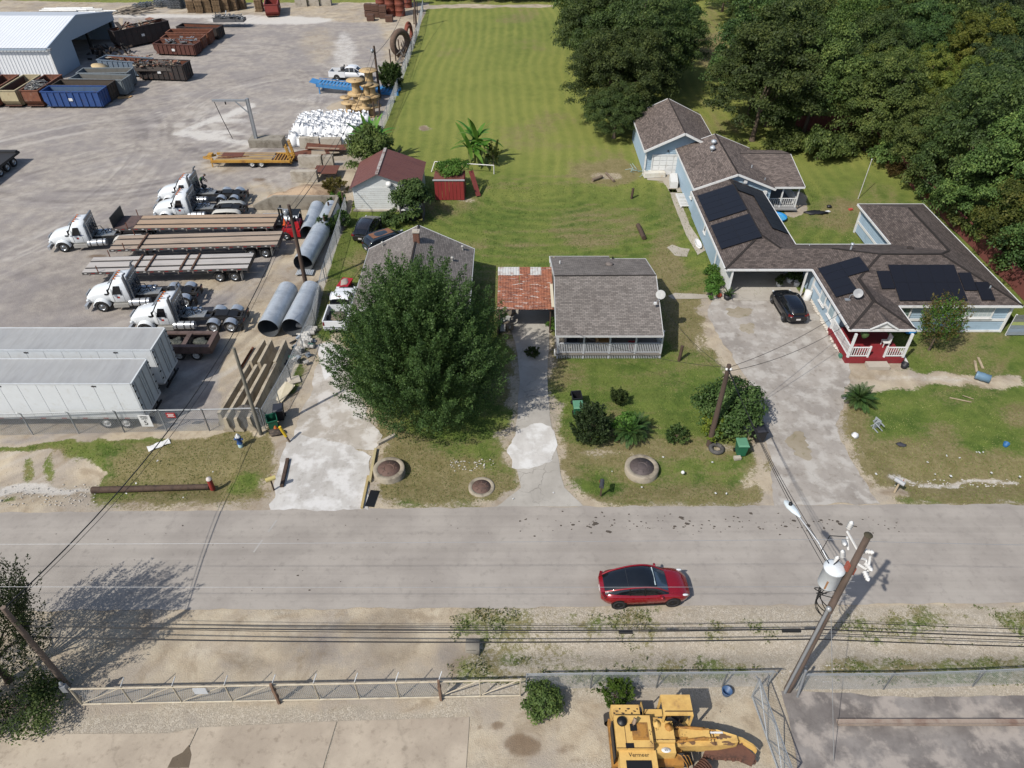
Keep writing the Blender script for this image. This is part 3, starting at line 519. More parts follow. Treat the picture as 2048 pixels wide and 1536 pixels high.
# front porch
obj('porch_floor', MB().box(B(27.35, 44.1, .45), (4.3, 4.0, .1)), REDP, bh); mb = MB()
for a, b in (((25.2, 42.1), (29.5, 42.1)), ((25.2, 46.1), (25.2, 42.1)), ((29.5, 42.1), (29.5, 46.1))): mb.beam(B(*a, .2), B(*b, .2), .06, .4)
obj('porch_skirt', mb, REDP, bh)
for x, y in ((25.28, 42.2), (29.42, 42.2), (25.28, 45.9)): post(bh, *B(x, y)[:2], .5, E0 - .1, .16)
for x in (26.75, 28.0): post(bh, *B(x, 42.2)[:2], .5, 1.5, .12)
railing(bh, B(25.3, 42.2)[:2], B(26.75, 42.2)[:2], .5, .9, .17); railing(bh, B(28.0, 42.2)[:2], B(29.4, 42.2)[:2], .5, .9, .17); railing(bh, B(25.28, 42.3)[:2], B(25.28, 45.8)[:2], .5, .9, .17)
obj('porch_step', MB().box(B(27.4, 41.6, .15), (1.6, .7, .3)), M((190, 180, 166), .8), bh); obj('front_door', MB().box(B(27.5, 46.1, 1.55), (1, .08, 2.05)), M((120, 40, 38), .5), bh)
g = B(27.4, 42.62, E0); T = RT(g)                                                       # little gable over the steps
mb = MB().prism([(-.95, .05, .06), (.95, .05, .06), (0, .05, .62)], (0, .06, 0), T=T); gd = obj('gablet', mb, W_, bh)
mb = MB(); roof_faces(mb, dict(a=Vector(g) + Vector((-1.05, -.08, .05)), b=Vector(g) + Vector((0, -.08, .7)), c=Vector(g) + Vector((0, 1.75, .7)), d=Vector(g) + Vector((1.05, -.08, .05))), [('a', 'b', 'c'), ('d', 'c', 'b')]); obj('gablet_roof', mb, SH_BRN, gd, uvn=True)
for s in (-1, 1): obj('rake', MB().beam(Vector(g) + Vector((s * 1.05, -.1, .05)), Vector(g) + Vector((0, -.1, .7)), .05, .12), W_, gd)
# carport posts
for x in (18.4, 24.6): post(bh, *B(x, 51.25)[:2], 0, E0 - .1, .14, name='carport_post')
mb = MB()
for k in range(9): mb.box(B(18.45, 51.5 + .4 * k + .2, 1.4), (.06, .36, 2.4))
obj('slatted_screen', mb, W_, bh)
ul = Vector((0, -1, 0)); vl = Vector((1, 0, SL)).normalized()                             # modules on the left slope of the long wing
panels(bh, Vector(P['a1']) + Vector((.3, 13.3, .3 * SL)), ul, vl, [(i, j) for i in range(5) for j in range(2)]); panels(bh, Vector(P['a1']) + Vector((.3, 7.2, .3 * SL)), ul, vl, [(i, j) for i in range(4) for j in range(2)])
vr = Vector((-1, 0, SL)).normalized(); panels(bh, Vector(P['a3']) + Vector((-.25, 10.0, .25 * SL)), ul, vr, [(i, 0) for i in range(8)] + [(0, 1), (1, 1)])
vf = Vector((0, 1, SL)).normalized(); ux = Vector((1, 0, 0)); c2 = Vector(P['c2'])
pb = c2 + Vector((.15, .4, .4 * SL)); panels(bh, pb, ux, vf, [(i, j) for i in range(5) for j in range(2)], 1.04, 1.75)
panels(bh, pb + ux * -1.08 + vf * 1.15, ux, vf, [(0, 0)], 1.04, 1.75); panels(bh, pb + ux * 5.32 + vf * .98, ux, vf, [(0, 0)], 1.0, 1.75); panels(bh, pb + ux * 6.36 + vf * .05, ux, vf, [(0, 0)], 1.04, 1.75)
c4 = Vector(P['c4']); panels(bh, c4 + Vector((.35, 8.25, .35 * SL)), ul, vl, [(0, 0), (1, 0), (2, 0), (3, 0), (0, 1), (1, 1)], 1.06, 1.62)
vent_pipe(bh, B(28.3, 52.6, hz(2.5)), .55, .08, cap=True); vent_pipe(bh, B(33.5, 53, hz(2.3)), .15, .28, SH_TAN); vent_pipe(bh, B(37.3, 47.2, hz(1.4)), .35, .06); vent_pipe(bh, B(25.7, 54.6, hz(.6)), .2, .05)
sd = thing('satellite_dish', 'small grey dish and bracket on the roof edge over the blue wall', 'satellite dish', (25.9, 46.0, hz(1.0)))
obj('mast', MB().tube([(0, 0, 0), (0, -.1, .5), (.35, -.2, .7)], .03, 6), STEEL, sd); obj('reflector', MB().lathe([(0, 0), (.2, .03), (.36, .1), (.34, .1), (0, .02)], 14, T=RT((.45, -.25, .75), rx=.8, ry=-.6)), M((150, 152, 154), .5), sd)
obj('foot', MB().box((0, 0, .02), (.5, .3, .06)), STEEL, sd)

# ---- rear blue house (gabled)
rh = thing('rear_blue_house', 'blue gabled house with brown shingle roof behind the solar panel wing', 'house', (22, 70, 0)); Q = lambda x, y, z=0.0: (x - 22, y - 70, z)
RE, RR = 3.0, 4.55
P = dict(a=Q(17.9, 65.8, RE), b=Q(17.9, 76.2, RE), c=Q(22.0, 65.8, RR), d=Q(22.0, 76.2, RR), e=Q(26.0, 65.8, RE), f=Q(26.0, 76.2, RE), g=Q(24.0, 72.7, 3.78), h=Q(29.3, 72.7, 3.75), i=Q(29.3, 66.9, 2.72), j=Q(25.9, 66.9, 2.72), k=Q(29.3, 75.5, 3.0), l=Q(25.9, 75.5, 3.05))
mb = MB(); roof_faces(mb, P, [('a', 'b', 'd', 'c'), ('e', 'f', 'd', 'c')]); rr = obj('roof', mb, SH_TAN, rh, uvn=True); ridge_cap(rr, P['c'], P['d'], SH_BRN)
mb = MB(); roof_faces(mb, {k: Vector(v) + Vector((0, 0, .02)) for k, v in P.items()}, [('g', 'h', 'i', 'j'), ('g', 'h', 'k', 'l')]); pr = obj('porch_roof', mb, SH_TAN, rh, uvn=True); ridge_cap(pr, P['g'], P['h'], SH_BRN, .12)
siding('gable_wall', rh, Q(18.2, 66.2)[:2], Q(25.7, 66.2)[:2], .1, RE - .1, BLUE, gable=RR - .12); siding('wall', rh, Q(18.25, 76)[:2], Q(18.25, 66.25)[:2], .1, RE - .02, BLUE); siding('wall', rh, Q(25.7, 66.3)[:2], Q(25.7, 76)[:2], .1, RE - .02, BLUE); siding('wall', rh, Q(25.7, 76)[:2], Q(18.25, 76)[:2], .1, RE - .1, BLUE, gable=RR - .12)
for a, b in (('a', 'c'), ('c', 'e'), ('d', 'b'), ('d', 'f')): obj('rake', MB().beam(Vector(P[a]) - Vector((0, .0, .08)), Vector(P[b]) - Vector((0, 0, .08)), .07, .2), W_, rh)
fascia(rh, [(P['a'], P['b']), (P['i'], P['j']), (P['h'], P['i'])])
obj('porch_floor', MB().box(Q(27.4, 69, .35), (3.2, 4.6, .12)), M((150, 150, 150), .8), rh)
for x, y in ((28.9, 67.2), (27.3, 67.2), (28.9, 71)): post(rh, *Q(x, y)[:2], .3, 2.75, .12)
railing(rh, Q(26.0, 67.2)[:2], Q(28.9, 67.2)[:2], .4, .95, .2); railing(rh, Q(28.9, 67.2)[:2], Q(28.9, 71)[:2], .4, .95, .2)
for p in ((20.9, 72.4, 4.1), (21.3, 73.7, 4.25)): obj('turbine_vent', MB().lathe([(.1, 0), (.1, .25), (.28, .3), (.3, .5), (.16, .62), (0, .64)], 12, T=RT(Q(*p))), GALV, rh)
for p in ((25.1, 66.05, 2.55), (22.9, 66.05, 3.7)): obj('flood_lamp', MB().box(Q(*p), (.3, .3, .3)), W_, rh)
vent_pipe(rh, Q(24.4, 69.5, 3.6), .3); vent_pipe(rh, Q(25.2, 67.2, 3.3), .25)
window(rh, Q(18.15, 67.2, 1.7), .6, .5, -PI / 2, 1, 1)

# ---- blue garage
gh = thing('garage', 'blue gabled garage with white panelled door at the end of the side path', 'garage', (18.5, 80, 0)); Q = lambda x, y, z=0.0: (x - 18.5, y - 80, z)
P = dict(a=Q(14.4, 75.3, 3.0), b=Q(14.4, 86.3, 3.0), c=Q(18.55, 75.3, 4.95), d=Q(18.55, 86.3, 4.95), e=Q(22.7, 75.3, 3.0), f=Q(22.7, 86.3, 3.0))
mb = MB(); roof_faces(mb, P, [('a', 'b', 'd', 'c'), ('e', 'f', 'd', 'c')]); rr = obj('roof', mb, SH_TAN, gh, uvn=True); ridge_cap(rr, P['c'], P['d'], SH_TAN)
siding('gable_wall', gh, Q(14.75, 76.0)[:2], Q(22.35, 76.0)[:2], .05, 2.95, BLUE, gable=4.8, course=.24); siding('wall', gh, Q(14.8, 86)[:2], Q(14.8, 76.1)[:2], .05, 3.0, BLUE); siding('wall', gh, Q(22.3, 76.1)[:2], Q(22.3, 86)[:2], .05, 3.0, BLUE); siding('gable_wall', gh, Q(22.35, 86)[:2], Q(14.75, 86)[:2], .05, 2.95, BLUE, gable=4.8)
for a, b in (('a', 'c'), ('c', 'e'), ('d', 'b'), ('d', 'f')): obj('rake', MB().beam(Vector(P[a]) - Vector((0, 0, .09)), Vector(P[b]) - Vector((0, 0, .09)), .09, .24), W_, gh)
fascia(gh, [(P['a'], P['b']), (P['e'], P['f'])]); post(gh, *Q(14.75, 75.93)[:2], 0, 3.0, .16, name='corner_board')
dr = obj('garage_door', MB().box(Q(17.1, 75.93, 1.1), (3.0, .06, 2.2)), W_, gh)
for i in range(4):
    for j in range(4): obj('door_panel', MB().box(Q(15.98 + .75 * i, 75.88, .3 + .54 * j), (.62, .04, .44)), M((238, 238, 236), .5, amt=.1), dr)
for x in (15.5, 18.7): post(gh, *Q(x, 75.9)[:2], 0, 2.3, .12, name='door_casing')
obj('door_casing', MB().box(Q(17.1, 75.9, 2.3), (3.3, .1, .14)), W_, gh); obj('side_door', MB().box(Q(20.1, 75.93, 1.0), (.9, .06, 2.0)), M((96, 104, 112), .5), gh); obj('lamp', MB().lathe([(.05, 0), (.09, .12), (0, .2)], 8, T=RT(Q(17.1, 75.85, 2.7))), BLK, gh)

# ---- grey gabled house behind the tree
h1 = thing('grey_gable_house', 'grey shingled gable house with brick chimney behind the broad green tree', 'house', (-7.85, 49.5, 0)); Q = lambda x, y, z=0.0: (x + 7.85, y - 49.5, z)
P = dict(a=Q(-12.4, 44.6, 2.7), b=Q(-12.4, 54.6, 2.7), c=Q(-7.9, 44.6, 4.95), d=Q(-7.9, 54.6, 4.95), e=Q(-3.25, 44.6, 2.7), f=Q(-3.25, 54.6, 2.7))
mb = MB(); roof_faces(mb, P, [('a', 'b', 'd', 'c'), ('e', 'f', 'd', 'c')]); rr = obj('roof', mb, SH_GREY, h1, uvn=True); ridge_cap(rr, P['c'], P['d'], SH_BRN, .14)
HW = M((206, 208, 204), .6, amt=.2)
siding('gable_wall', h1, Q(-12, 45.2)[:2], Q(-3.6, 45.2)[:2], .3, 2.65, HW, gable=4.75); siding('gable_wall', h1, Q(-3.6, 54.2)[:2], Q(-12, 54.2)[:2], .3, 2.65, HW, gable=4.75); siding('wall', h1, Q(-12, 54.2)[:2], Q(-12, 45.2)[:2], .3, 2.68, HW); siding('wall', h1, Q(-3.6, 45.2)[:2], Q(-3.6, 54.2)[:2], .3, 2.68, HW)
for a, b in (('a', 'c'), ('c', 'e'), ('d', 'b'), ('d', 'f')): obj('rake', MB().beam(Vector(P[a]) - Vector((0, 0, .08)), Vector(P[b]) - Vector((0, 0, .08)), .07, .18), W_, h1)
fascia(h1, [(P['a'], P['b']), (P['e'], P['f'])], GREYW)
ch = obj('chimney', MB().box(Q(-7.8, 52.0, 5.1), (.48, .48, 1.3)), M((96, 62, 50), .9), h1); bm1 = mesh('brick', MB().box((0, 0, 0), (.22, .02, .075))); bm1.materials.append(M((128, 92, 76), .9, col2=(104, 72, 60), scale=9))
for k in range(11):
    for s in range(2):
        o_ = (.06 if k % 2 else -.06)
        obj('brick', bm1, None, ch, Q(-7.8 - .12 + .24 * s + o_ * .4, 52.0 - .245, 4.62 + .1 * k)); obj('brick', bm1, None, ch, Q(-7.8 + .245, 52.0 - .12 + .24 * s + o_ * .4, 4.62 + .1 * k), PI / 2)
obj('chimney_cap', MB().box(Q(-7.8, 52, 5.78), (.6, .6, .08)).box(Q(-7.8, 52, 5.84), (.3, .3, .06)), CONC, ch)
for p in ((-11.0, 53.8, 3.35), (-4.2, 53.6, 3.1), (-4.9, 51.2, 3.4)): vent_pipe(h1, Q(*p), .35, .07, M((180, 178, 172), .5), True)
window(h1, Q(-5.3, 45.15, 1.7), 1, 1.3, 0, 1, 2); window(h1, Q(-3.55, 48.5, 1.7), 1, 1.3, PI / 2, 1, 2)

# ---- small house with the railed porch
h2 = thing('porch_house', 'small grey roofed house with a white railed porch in the middle of the lawn', 'house', (7.2, 47, 0)); Q = lambda x, y, z=0.0: (x - 7.2, y - 47, z)
P = dict(a=Q(3.2, 42.0, 2.6), b=Q(11.1, 42.0, 2.6), c=Q(3.25, 47.3, 4.45), d=Q(11.15, 47.4, 4.45), e=Q(3.2, 52.8, 3.0), f=Q(8.2, 52.8, 3.0), g=Q(8.2, 52.1, 3.18), h=Q(11.15, 52.1, 3.18))
mb = MB(); roof_faces(mb, P, [('a', 'b', 'd', 'c'), ('c', 'd', 'h', 'g', 'f', 'e')]); rr = obj('roof', mb, SH_GREY, h2, uvn=True); ridge_cap(rr, P['c'], P['d'], SH_BRN, .12)
CREAM = M((214, 206, 184), .7, amt=.2)
siding('wall', h2, Q(3.5, 44.9)[:2], Q(10.9, 44.9)[:2], .4, 3.4, CREAM); siding('wall', h2, Q(3.45, 52.4)[:2], Q(3.45, 44.9)[:2], .4, 3.2, CREAM); siding('wall', h2, Q(10.85, 44.9)[:2], Q(10.85, 51.9)[:2], .4, 3.2, CREAM); siding('wall', h2, Q(10.85, 51.8)[:2], Q(3.45, 52.4)[:2], .4, 3.1, CREAM)
mb = MB()
for x in (3.48, 10.82):
    mb.prism([Q(x, 44.9, 3.15), Q(x, 52.1, 3.05), Q(x, 47.3, 4.35)], (.05, 0, 0))
obj('gable_infill', mb, CREAM, h2)
fascia(h2, [(P['a'], P['b']), (P['a'], P['c']), (P['b'], P['d']), (P['c'], P['e']), (P['d'], P['h']), (P['e'], P['f']), (P['g'], P['h'])], M((205, 205, 203), .6), h=.14)
obj('porch_floor', MB().box(Q(7.3, 43.75, .4), (8.0, 2.3, .12)), M((138, 132, 124), .8), h2)
RW = M((196, 198, 202), .55, amt=.2)
for k in range(5): post(h2, *Q(3.45 + 1.95 * k, 42.72)[:2], 0, 2.55, .13, RW)
for k in range(4): railing(h2, Q(3.45 + 1.95 * k, 42.72)[:2], Q(5.4 + 1.95 * k, 42.72)[:2], .45, .95, .125, RW, .055)
railing(h2, Q(11.25, 42.72)[:2], Q(11.25, 44.8)[:2], .45, .95, .15, RW); railing(h2, Q(3.45, 42.72)[:2], Q(3.45, 44.8)[:2], .45, .95, .15, RW)
mb = MB()
for k in range(60): mb.box(Q(3.5 + .13 * k, 42.66, .2), (.05, .03, .36))
obj('porch_lattice', mb, RW, h2); obj('front_door', MB().box(Q(6.6, 44.82, 1.45), (1.4, .06, 2.0)), M((200, 170, 120), .6), h2); window(h2, Q(9.3, 44.84, 1.7), 1.2, 1.1, 0, 2, 1)
vent_pipe(h2, Q(3.9, 50.6, 3.6), .25, .05, W_); vent_pipe(h2, Q(7.9, 50.3, 3.6), .12, .16, M((120, 110, 104), .7), True); vent_pipe(h2, Q(8.4, 52.0, 3.2), .2, .06, BLK)
d2 = thing('satellite_dish', 'round white dish on a mast at the right roof edge of the porch house', 'satellite dish', (11.05, 45.2, 3.35))
obj('mast', MB().tube([(0, 0, -.5), (.05, 0, .3), (.15, .1, .65)], .035, 6), STEEL, d2); obj('reflector', MB().lathe([(0, 0), (.2, .03), (.37, .1), (.35, .11), (0, .03)], 18, T=RT((.15, .05, .7), rx=.75, ry=-.15)), M((186, 186, 182), .6), d2); obj('feed_arm', MB().tube([(.1, -.1, .55), (-.35, -.8, .55)], .025, 6), STEEL, d2); obj('receiver', MB().box((-.38, -.85, .55), (.2, .16, .16)), W_, d2)
mb = MB().tube([(0, 0, 0), (-.35, .9, .1), (-.5, .2, .5)], .015, 5); obj('stay', mb, BLK, d2)
bw = solo('back_shed', MB().box((0, 0, 1.15), (3.2, .9, 2.3)).box((0, 0, 2.33), (3.4, 1.05, .08)), W_, 'narrow white lean-to against the back wall of the porch house', 'shed', (4.9, 53.4, 0))
# rusty carport beside it
cp = thing('rusty_carport', 'open carport roofed with rusty red iron sheets beside the porch house', 'carport', (1, 48, 0)); Q = lambda x, y, z=0.0: (x - 1, y - 48, z)
def rusty():
    t = NT('rusty_iron'); c = t.tc(); n = t.noise(t.sc(c, (1.2, 3.2, 1)), 1.1, 5, .65); n2 = t.noise(c, 6, 3); n3 = t.noise(t.sc(c, (.6, 3.5, 1)), 1.4, 4, .6, 1.2)
    k = t.mix(t.ramp(n, .38, .62), lin((158, 96, 68)), lin((108, 62, 46))); k = t.mix(t.ramp(n2, .4, .7, 0, .6), k, lin((172, 118, 90))); k = t.mix(t.ramp(n3, .6, .64, 0, .9), k, lin((206, 198, 190)))
    t.bump(n, .4, .03); return t.set(Base_Color=k, Roughness=.8)
mr = rusty(); q = random.Random(3)
for i in range(5):
    for j in range(5):
        x0 = -1.15 + .88 * i; y0 = 45.7 + 1.1 * j; me = MB(); rows = []
        for k in range(9):
            x = x0 + .9 * k / 8; rows.append([Q(x, y0 + dy, 2.42 + .075 * (y0 + dy - 45.7) + .02 * math.sin(k * PI) + (.022 if k % 2 else 0) + .012 * j) for dy in (0, 1.14)])
        me.loft(rows, sm=False, caps=False); o_ = obj('roof_sheet', me, mr if j < 4 or i == 2 or i == 4 else M((204, 204, 200), .6, col2=(168, 150, 140), scale=2), cp); o_.rotation_euler = (q.uniform(-.004, .004), q.uniform(-.01, .01), q.uniform(-.006, .006))
for x in (-1.0, 3.0):
    for y in (46.0, 50.8): post(cp, *Q(x, y)[:2], 0, 2.38, .1, WOOD_D, 'post')
for y in (46.0, 48.4, 50.8): obj('beam', MB().beam(Q(-1.1, y, 2.35), Q(3.1, y, 2.35 + .075 * (y - 46)), .06, .12), WOOD_D, cp)
obj('side_fence', MB().box(Q(-1.12, 47.8, .7), (.06, 4.6, 1.4)), WOOD_D, cp); obj('flashing', MB().box(Q(3.16, 48.5, 2.66), (.22, 5.6, .06)), CREAM, cp)

# ---- white shed with the red-brown roof
a_, b_ = G(702, 424), G(818, 418); sx = -17.0
ws = thing('white_shed', 'white boarded shed with a brown-red metal roof beside the yard fence', 'shed', (-13.2, 70.5, 0)); Q = lambda x, y, z=0.0: (x + 13.2, y - 70.5, z)
RB = M((116, 74, 66), .6, .1, col2=(100, 62, 56), scale=.8, stretch=(1, 6, 1)); q0, q1 = G(697, 381, 2.5), G(826, 378, 2.5)
P = dict(a=Q(q0.x, 66.9, 2.5), b=Q(q0.x, 73.6, 2.5), c=Q(-13.4, 66.9, 4.0), d=Q(-13.4, 73.6, 4.0), e=Q(-9.2, 66.9, 2.5), f=Q(-9.2, 73.6, 2.5))
for i in range(8):
    for s, (lo, hi) in ((0, ('a', 'c')), (1, ('e', 'c'))):
        A = Vector(P[lo]); Bp = Vector(P[hi]); dy = 6.7 / 8; mb = MB(); n_ = 6; rows = []
        for k in range(n_ + 1):
            yy = dy * i + dy * k / n_; rows.append([A + Vector((0, yy, .03 * (k % 2))), Bp + Vector((0, yy, .03 * (k % 2)))])
        mb.loft(rows, sm=False, caps=False); obj('roof_sheet', mb, RB, ws)
for i in range(8): obj('ridge_cap', MB().beam(Vector(P['c']) + Vector((0, .05 + .83 * i, .05 + .01 * (i % 2))), Vector(P['c']) + Vector((0, .86 + .83 * i, .05)), .3, .04), M((178, 172, 166), .6, col2=(120, 90, 80)), ws)
WB = M((226, 228, 226), .6, amt=.2, dirt=(190, 186, 176))
xl, xr = q0.x + .25, -9.5
n = 11
for k in range(n): 
    z = .12 + k * .22; obj('board', MB().box(Q((xl + xr) / 2, 67.3 - .012 * (k % 2), z + .1), (xr - xl, .05, .2)), WB, ws)
mb = MB().prism([Q(xl, 67.32, 2.5), Q(xr, 67.32, 2.5), Q(-13.4, 67.32, 3.9)], (0, .05, 0)); obj('gable', mb, WB, ws)
obj('wall', MB().box(Q(xl, 70.4, 1.25), (.08, 6.0, 2.5)), WB, ws); obj('wall', MB().box(Q(xr, 70.4, 1.25), (.08, 6.0, 2.5)), WB, ws); obj('wall', MB().box(Q((xl + xr) / 2, 73.4, 1.25), (xr - xl, .08, 2.5)), WB, ws); obj('inner_wall', MB().box(Q((xl + xr) / 2, 67.38, 1.25), (xr - xl, .05, 2.5)), BLK, ws)
obj('wall_lamp', MB().lathe([(0, 0), (.3, .02), (.32, .06), (0, .1)], 14, T=RT(Q(-12.3, 67.1, 2.9), rx=1.2)), W_, ws); obj('conduit', MB().tube([Q(-11.9, 67.15, 2.8), Q(-11.4, 67.1, 2.5), Q(-11.2, 67.15, .3)], .05, 6), GREYW, ws)
obj('foundation', MB().box(Q((xl + xr) / 2, 67.25, .06), (xr - xl + .4, .5, .12)), CONC, ws)

# ---- warehouse in the yard
wh = thing('warehouse', 'white metal warehouse with a ribbed roof at the far edge of the yard', 'warehouse', (-67.3, 110, 0)); Q = lambda x, y, z=0.0: (x, y, z)
MW = M((232, 235, 238), .5, amt=.1, scale=.3); MWD = M((168, 184, 200), .5, .1, amt=.12)  # MWD: the white metal with the gable's shade put into its colour
def zroof(y): return 4.3 + (6.2 - 4.3) * (1 - abs(y - 10.2) / 10.2) if y <= 10.2 else 6.2 - (y - 10.2) * .178
k = 0; x = 0
while x > -44:
    for y0, y1 in ((-.3, 10.2), (10.2, 21.6)):
        mb = MB(); rows = []
        for q_ in range(9): rows.append([(x - 1.0 * q_ / 8, y0, zroof(max(y0, 0)) + (.05 if q_ % 4 == 1 else 0)), (x - 1.0 * q_ / 8, y1, zroof(y1) + (.05 if q_ % 4 == 1 else 0))])
        mb.loft(rows, sm=False, caps=False); obj('roof_panel', mb, MW, wh)
    mb = MB(); rows = [[(x - 1.0 * q_ / 8, -.02 - (.06 if q_ % 4 == 1 else 0), 0), (x - 1.0 * q_ / 8, -.02 - (.06 if q_ % 4 == 1 else 0), 4.25)] for q_ in range(9)]; mb.loft(rows, sm=False, caps=False); obj('wall_panel', mb, MW, wh); x -= 1.0
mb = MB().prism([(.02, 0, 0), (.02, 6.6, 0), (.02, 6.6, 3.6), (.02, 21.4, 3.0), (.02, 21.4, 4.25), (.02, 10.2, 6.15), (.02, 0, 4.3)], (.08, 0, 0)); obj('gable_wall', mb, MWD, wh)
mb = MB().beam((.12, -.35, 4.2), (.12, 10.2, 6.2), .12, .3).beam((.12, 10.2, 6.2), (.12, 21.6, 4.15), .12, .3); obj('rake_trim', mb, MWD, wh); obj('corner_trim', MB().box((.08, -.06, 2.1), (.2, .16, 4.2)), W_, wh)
obj('gutter', MB().box((-22, -.42, 4.15), (44, .2, .2)), MWD, wh); obj('downpipe', MB().box((-8.6, -.14, 2.1), (.22, .2, 4.2)), MWD, wh); obj('flood_lamp', MB().box((.5, -.5, 4.2), (.5, .4, .25)).box((.2, -.2, 4.2), (.5, .1, .1)), STEEL, wh)
for y in (12.5, 20.8): obj('canopy_post', MB().box((-.5, y, 2.2), (.35, .35, 4.4)), BLK, wh)
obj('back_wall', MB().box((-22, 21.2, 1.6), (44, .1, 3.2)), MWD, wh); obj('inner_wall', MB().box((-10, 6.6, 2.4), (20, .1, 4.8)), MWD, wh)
# ---------------------------------------------------------------- trees and plants
RS = np.random.RandomState(17)
def unit(n): v = RS.normal(size=(n, 3)); return v / np.linalg.norm(v, axis=1, keepdims=True)
def leafmesh(name, C, D, N, L, W, mat, fold=.18):
    """one diamond leaf per row: base C, axis D, normal N, length L, width W"""
    n = len(C); S = np.cross(D, N); S /= np.linalg.norm(S, axis=1, keepdims=True) + 1e-9; N = np.cross(S, D)
    L = np.broadcast_to(L, (n,))[:, None]; W = np.broadcast_to(W, (n,))[:, None]
    V = np.stack([C, C + D * L * .45 + S * W * .5 + N * W * fold, C + D * L, C + D * L * .45 - S * W * .5 + N * W * fold], 1).reshape(-1, 3)
    me = bpy.data.meshes.new(name); me.vertices.add(n * 4); me.vertices.foreach_set('co', V.ravel().astype(np.float32))
    me.loops.add(n * 4); me.polygons.add(n); me.loops.foreach_set('vertex_index', np.arange(n * 4, dtype=np.int32)); me.polygons.foreach_set('loop_start', np.arange(0, n * 4, 4, dtype=np.int32))
    me.update(calc_edges=True); me.materials.append(mat); return me
def bough_crown(name, r, h, z0, nb, nl, leaf, mat, seed=0, br=.24, flat=.55, low=-.35, droop=.25):
    """broad crown: leafy boughs spread over an uneven dome of radius r from z0 up to z0 + h"""
    RS.seed(seed + 100); d = unit(nb * 3); d = d[d[:, 2] > low][:nb]; nb = len(d)
    rad = RS.uniform(.72, 1.06, nb)[:, None] * (1 + .14 * np.sin(d[:, :1] * 4 + seed) * np.cos(d[:, 1:2] * 3.3 + seed * 2))
    inner = RS.rand(nb) < .22; rad[inner] *= RS.uniform(.45, .75, inner.sum())[:, None]
    zc = z0 + h * .42; B_ = d * rad * np.array([r, r, h * .58]); B_[:, 2] += zc
    rb = r * br * RS.uniform(.65, 1.35, nb); k = max(4, nl // nb); idx = np.repeat(np.arange(nb), k); n = len(idx)
    u_ = unit(n); u_[:, 2] = np.abs(u_[:, 2]) * 1.0 - .35; q = RS.rand(n) ** .45; C = B_[idx] + u_ * (rb[idx] * q)[:, None] * np.array([1, 1, flat]); C[:, 2] -= droop * rb[idx] * (np.hypot(u_[:, 0], u_[:, 1]) * q) ** 2
    out = u_ + d[idx] * .5 + unit(n) * .8; out /= np.linalg.norm(out, axis=1, keepdims=True)
    D = np.cross(out, unit(n)); D /= np.linalg.norm(D, axis=1, keepdims=True) + 1e-9; D[:, 2] -= .25
    N = out * .6 + np.array([0, 0, .6]) + unit(n) * .5
    s = leaf * RS.uniform(.6, 1.35, n); return leafmesh(name, C, D, N, s, s * .62, mat), B_
def spray_crown(name, r, h, z0, ns, per, leaf, mat, seed=0, up=.75, spread=1.0, tip=1.0, wd0=.16, rad=(.62, 1.04), taper=0.0):
    """crown of upright leafy shoots that fan out of the middle and end in pointed sprays"""
    RS.seed(seed + 300); d = unit(ns * 3); d = d[d[:, 2] > -.42][:ns]; ns = len(d); d[:, 2] = d[:, 2]
    tips = d * RS.uniform(rad[0], rad[1], ns)[:, None] * np.array([r * spread, r * spread, h * .55]); tips[:, :2] *= (1 - taper * np.clip(d[:, 2:3], 0, 1)); tips[:, 2] += z0 + h * .45
    base = tips * np.array([.55, .55, 1]) ; base[:, 2] -= h * .26 * RS.uniform(.6, 1.3, ns); ax = tips - base; ax[:, 2] += up * .5
    idx = np.repeat(np.arange(ns), per); n = len(idx); q = RS.rand(n) ** .75; wd = (wd0 * r * (1 - q) ** .8 + .014 * r) 
    C = base[idx] + ax[idx] * q[:, None] * tip + unit(n) * wd[:, None] * np.array([1, 1, .7])
    D = ax[idx] / np.linalg.norm(ax[idx], axis=1, keepdims=True) * .7 + unit(n) * .8; D /= np.linalg.norm(D, axis=1, keepdims=True)
    N = unit(n) + np.array([0, 0, .8]); s = leaf * RS.uniform(.6, 1.3, n); return leafmesh(name, C, D, N, s, s * .5, mat), base
BARK = M((104, 90, 76), .9, col2=(78, 66, 56), scale=3, stretch=(1, 1, .3), bump=.5)
def trunk(parent, h, r, boughs=(), lean=(0, 0), n=6, seed=0, mat=None):
    q = random.Random(seed); mb = MB(); top = Vector((lean[0], lean[1], h)); m1 = Vector((lean[0] * .4 + q.uniform(-.1, .1) * h * .3, lean[1] * .4, h * .5))
    mb.tube([(0, 0, -.1), (0, 0, .15 * h), m1, top], r, 8, rad=[r * 1.5, r, r * .8, r * .55])
    bs = list(boughs); q.shuffle(bs)
    for b in bs[:n]:
        b = Vector(b); s = m1.lerp(top, q.uniform(.1, .95)); mid = s.lerp(b, .5) + Vector((0, 0, .12 * (b - s).length)); mb.tube([s, mid, b], r * .4, 6, rad=[r * .5, r * .3, r * .08], caps=False)
    return obj('trunk', mb, mat or BARK, parent)
def tree(name, label, cat, loc, me, bs, h, r, group=None, rz=0, scale=None, seed=0, nb=8, lean=(0, 0), crown='crown'):
    t = thing(name, label, cat, loc, rz, group); obj(crown, me, None, t); trunk(t, h, r, bs, lean, nb, seed)
    if scale: t.scale = scale if isinstance(scale, tuple) else (scale,) * 3
    return t
L_OAK = leafmat((54, 68, 38), (78, 94, 50), (112, 124, 66), tr=.25); L_FOR = leafmat((66, 80, 42), (94, 108, 56), (132, 140, 74), tr=.25); L_YEL = leafmat((86, 98, 46), (120, 128, 58), (152, 150, 70)); L_BIG = leafmat((56, 72, 42), (78, 96, 52), (108, 124, 70), rough=.4, tr=.25)
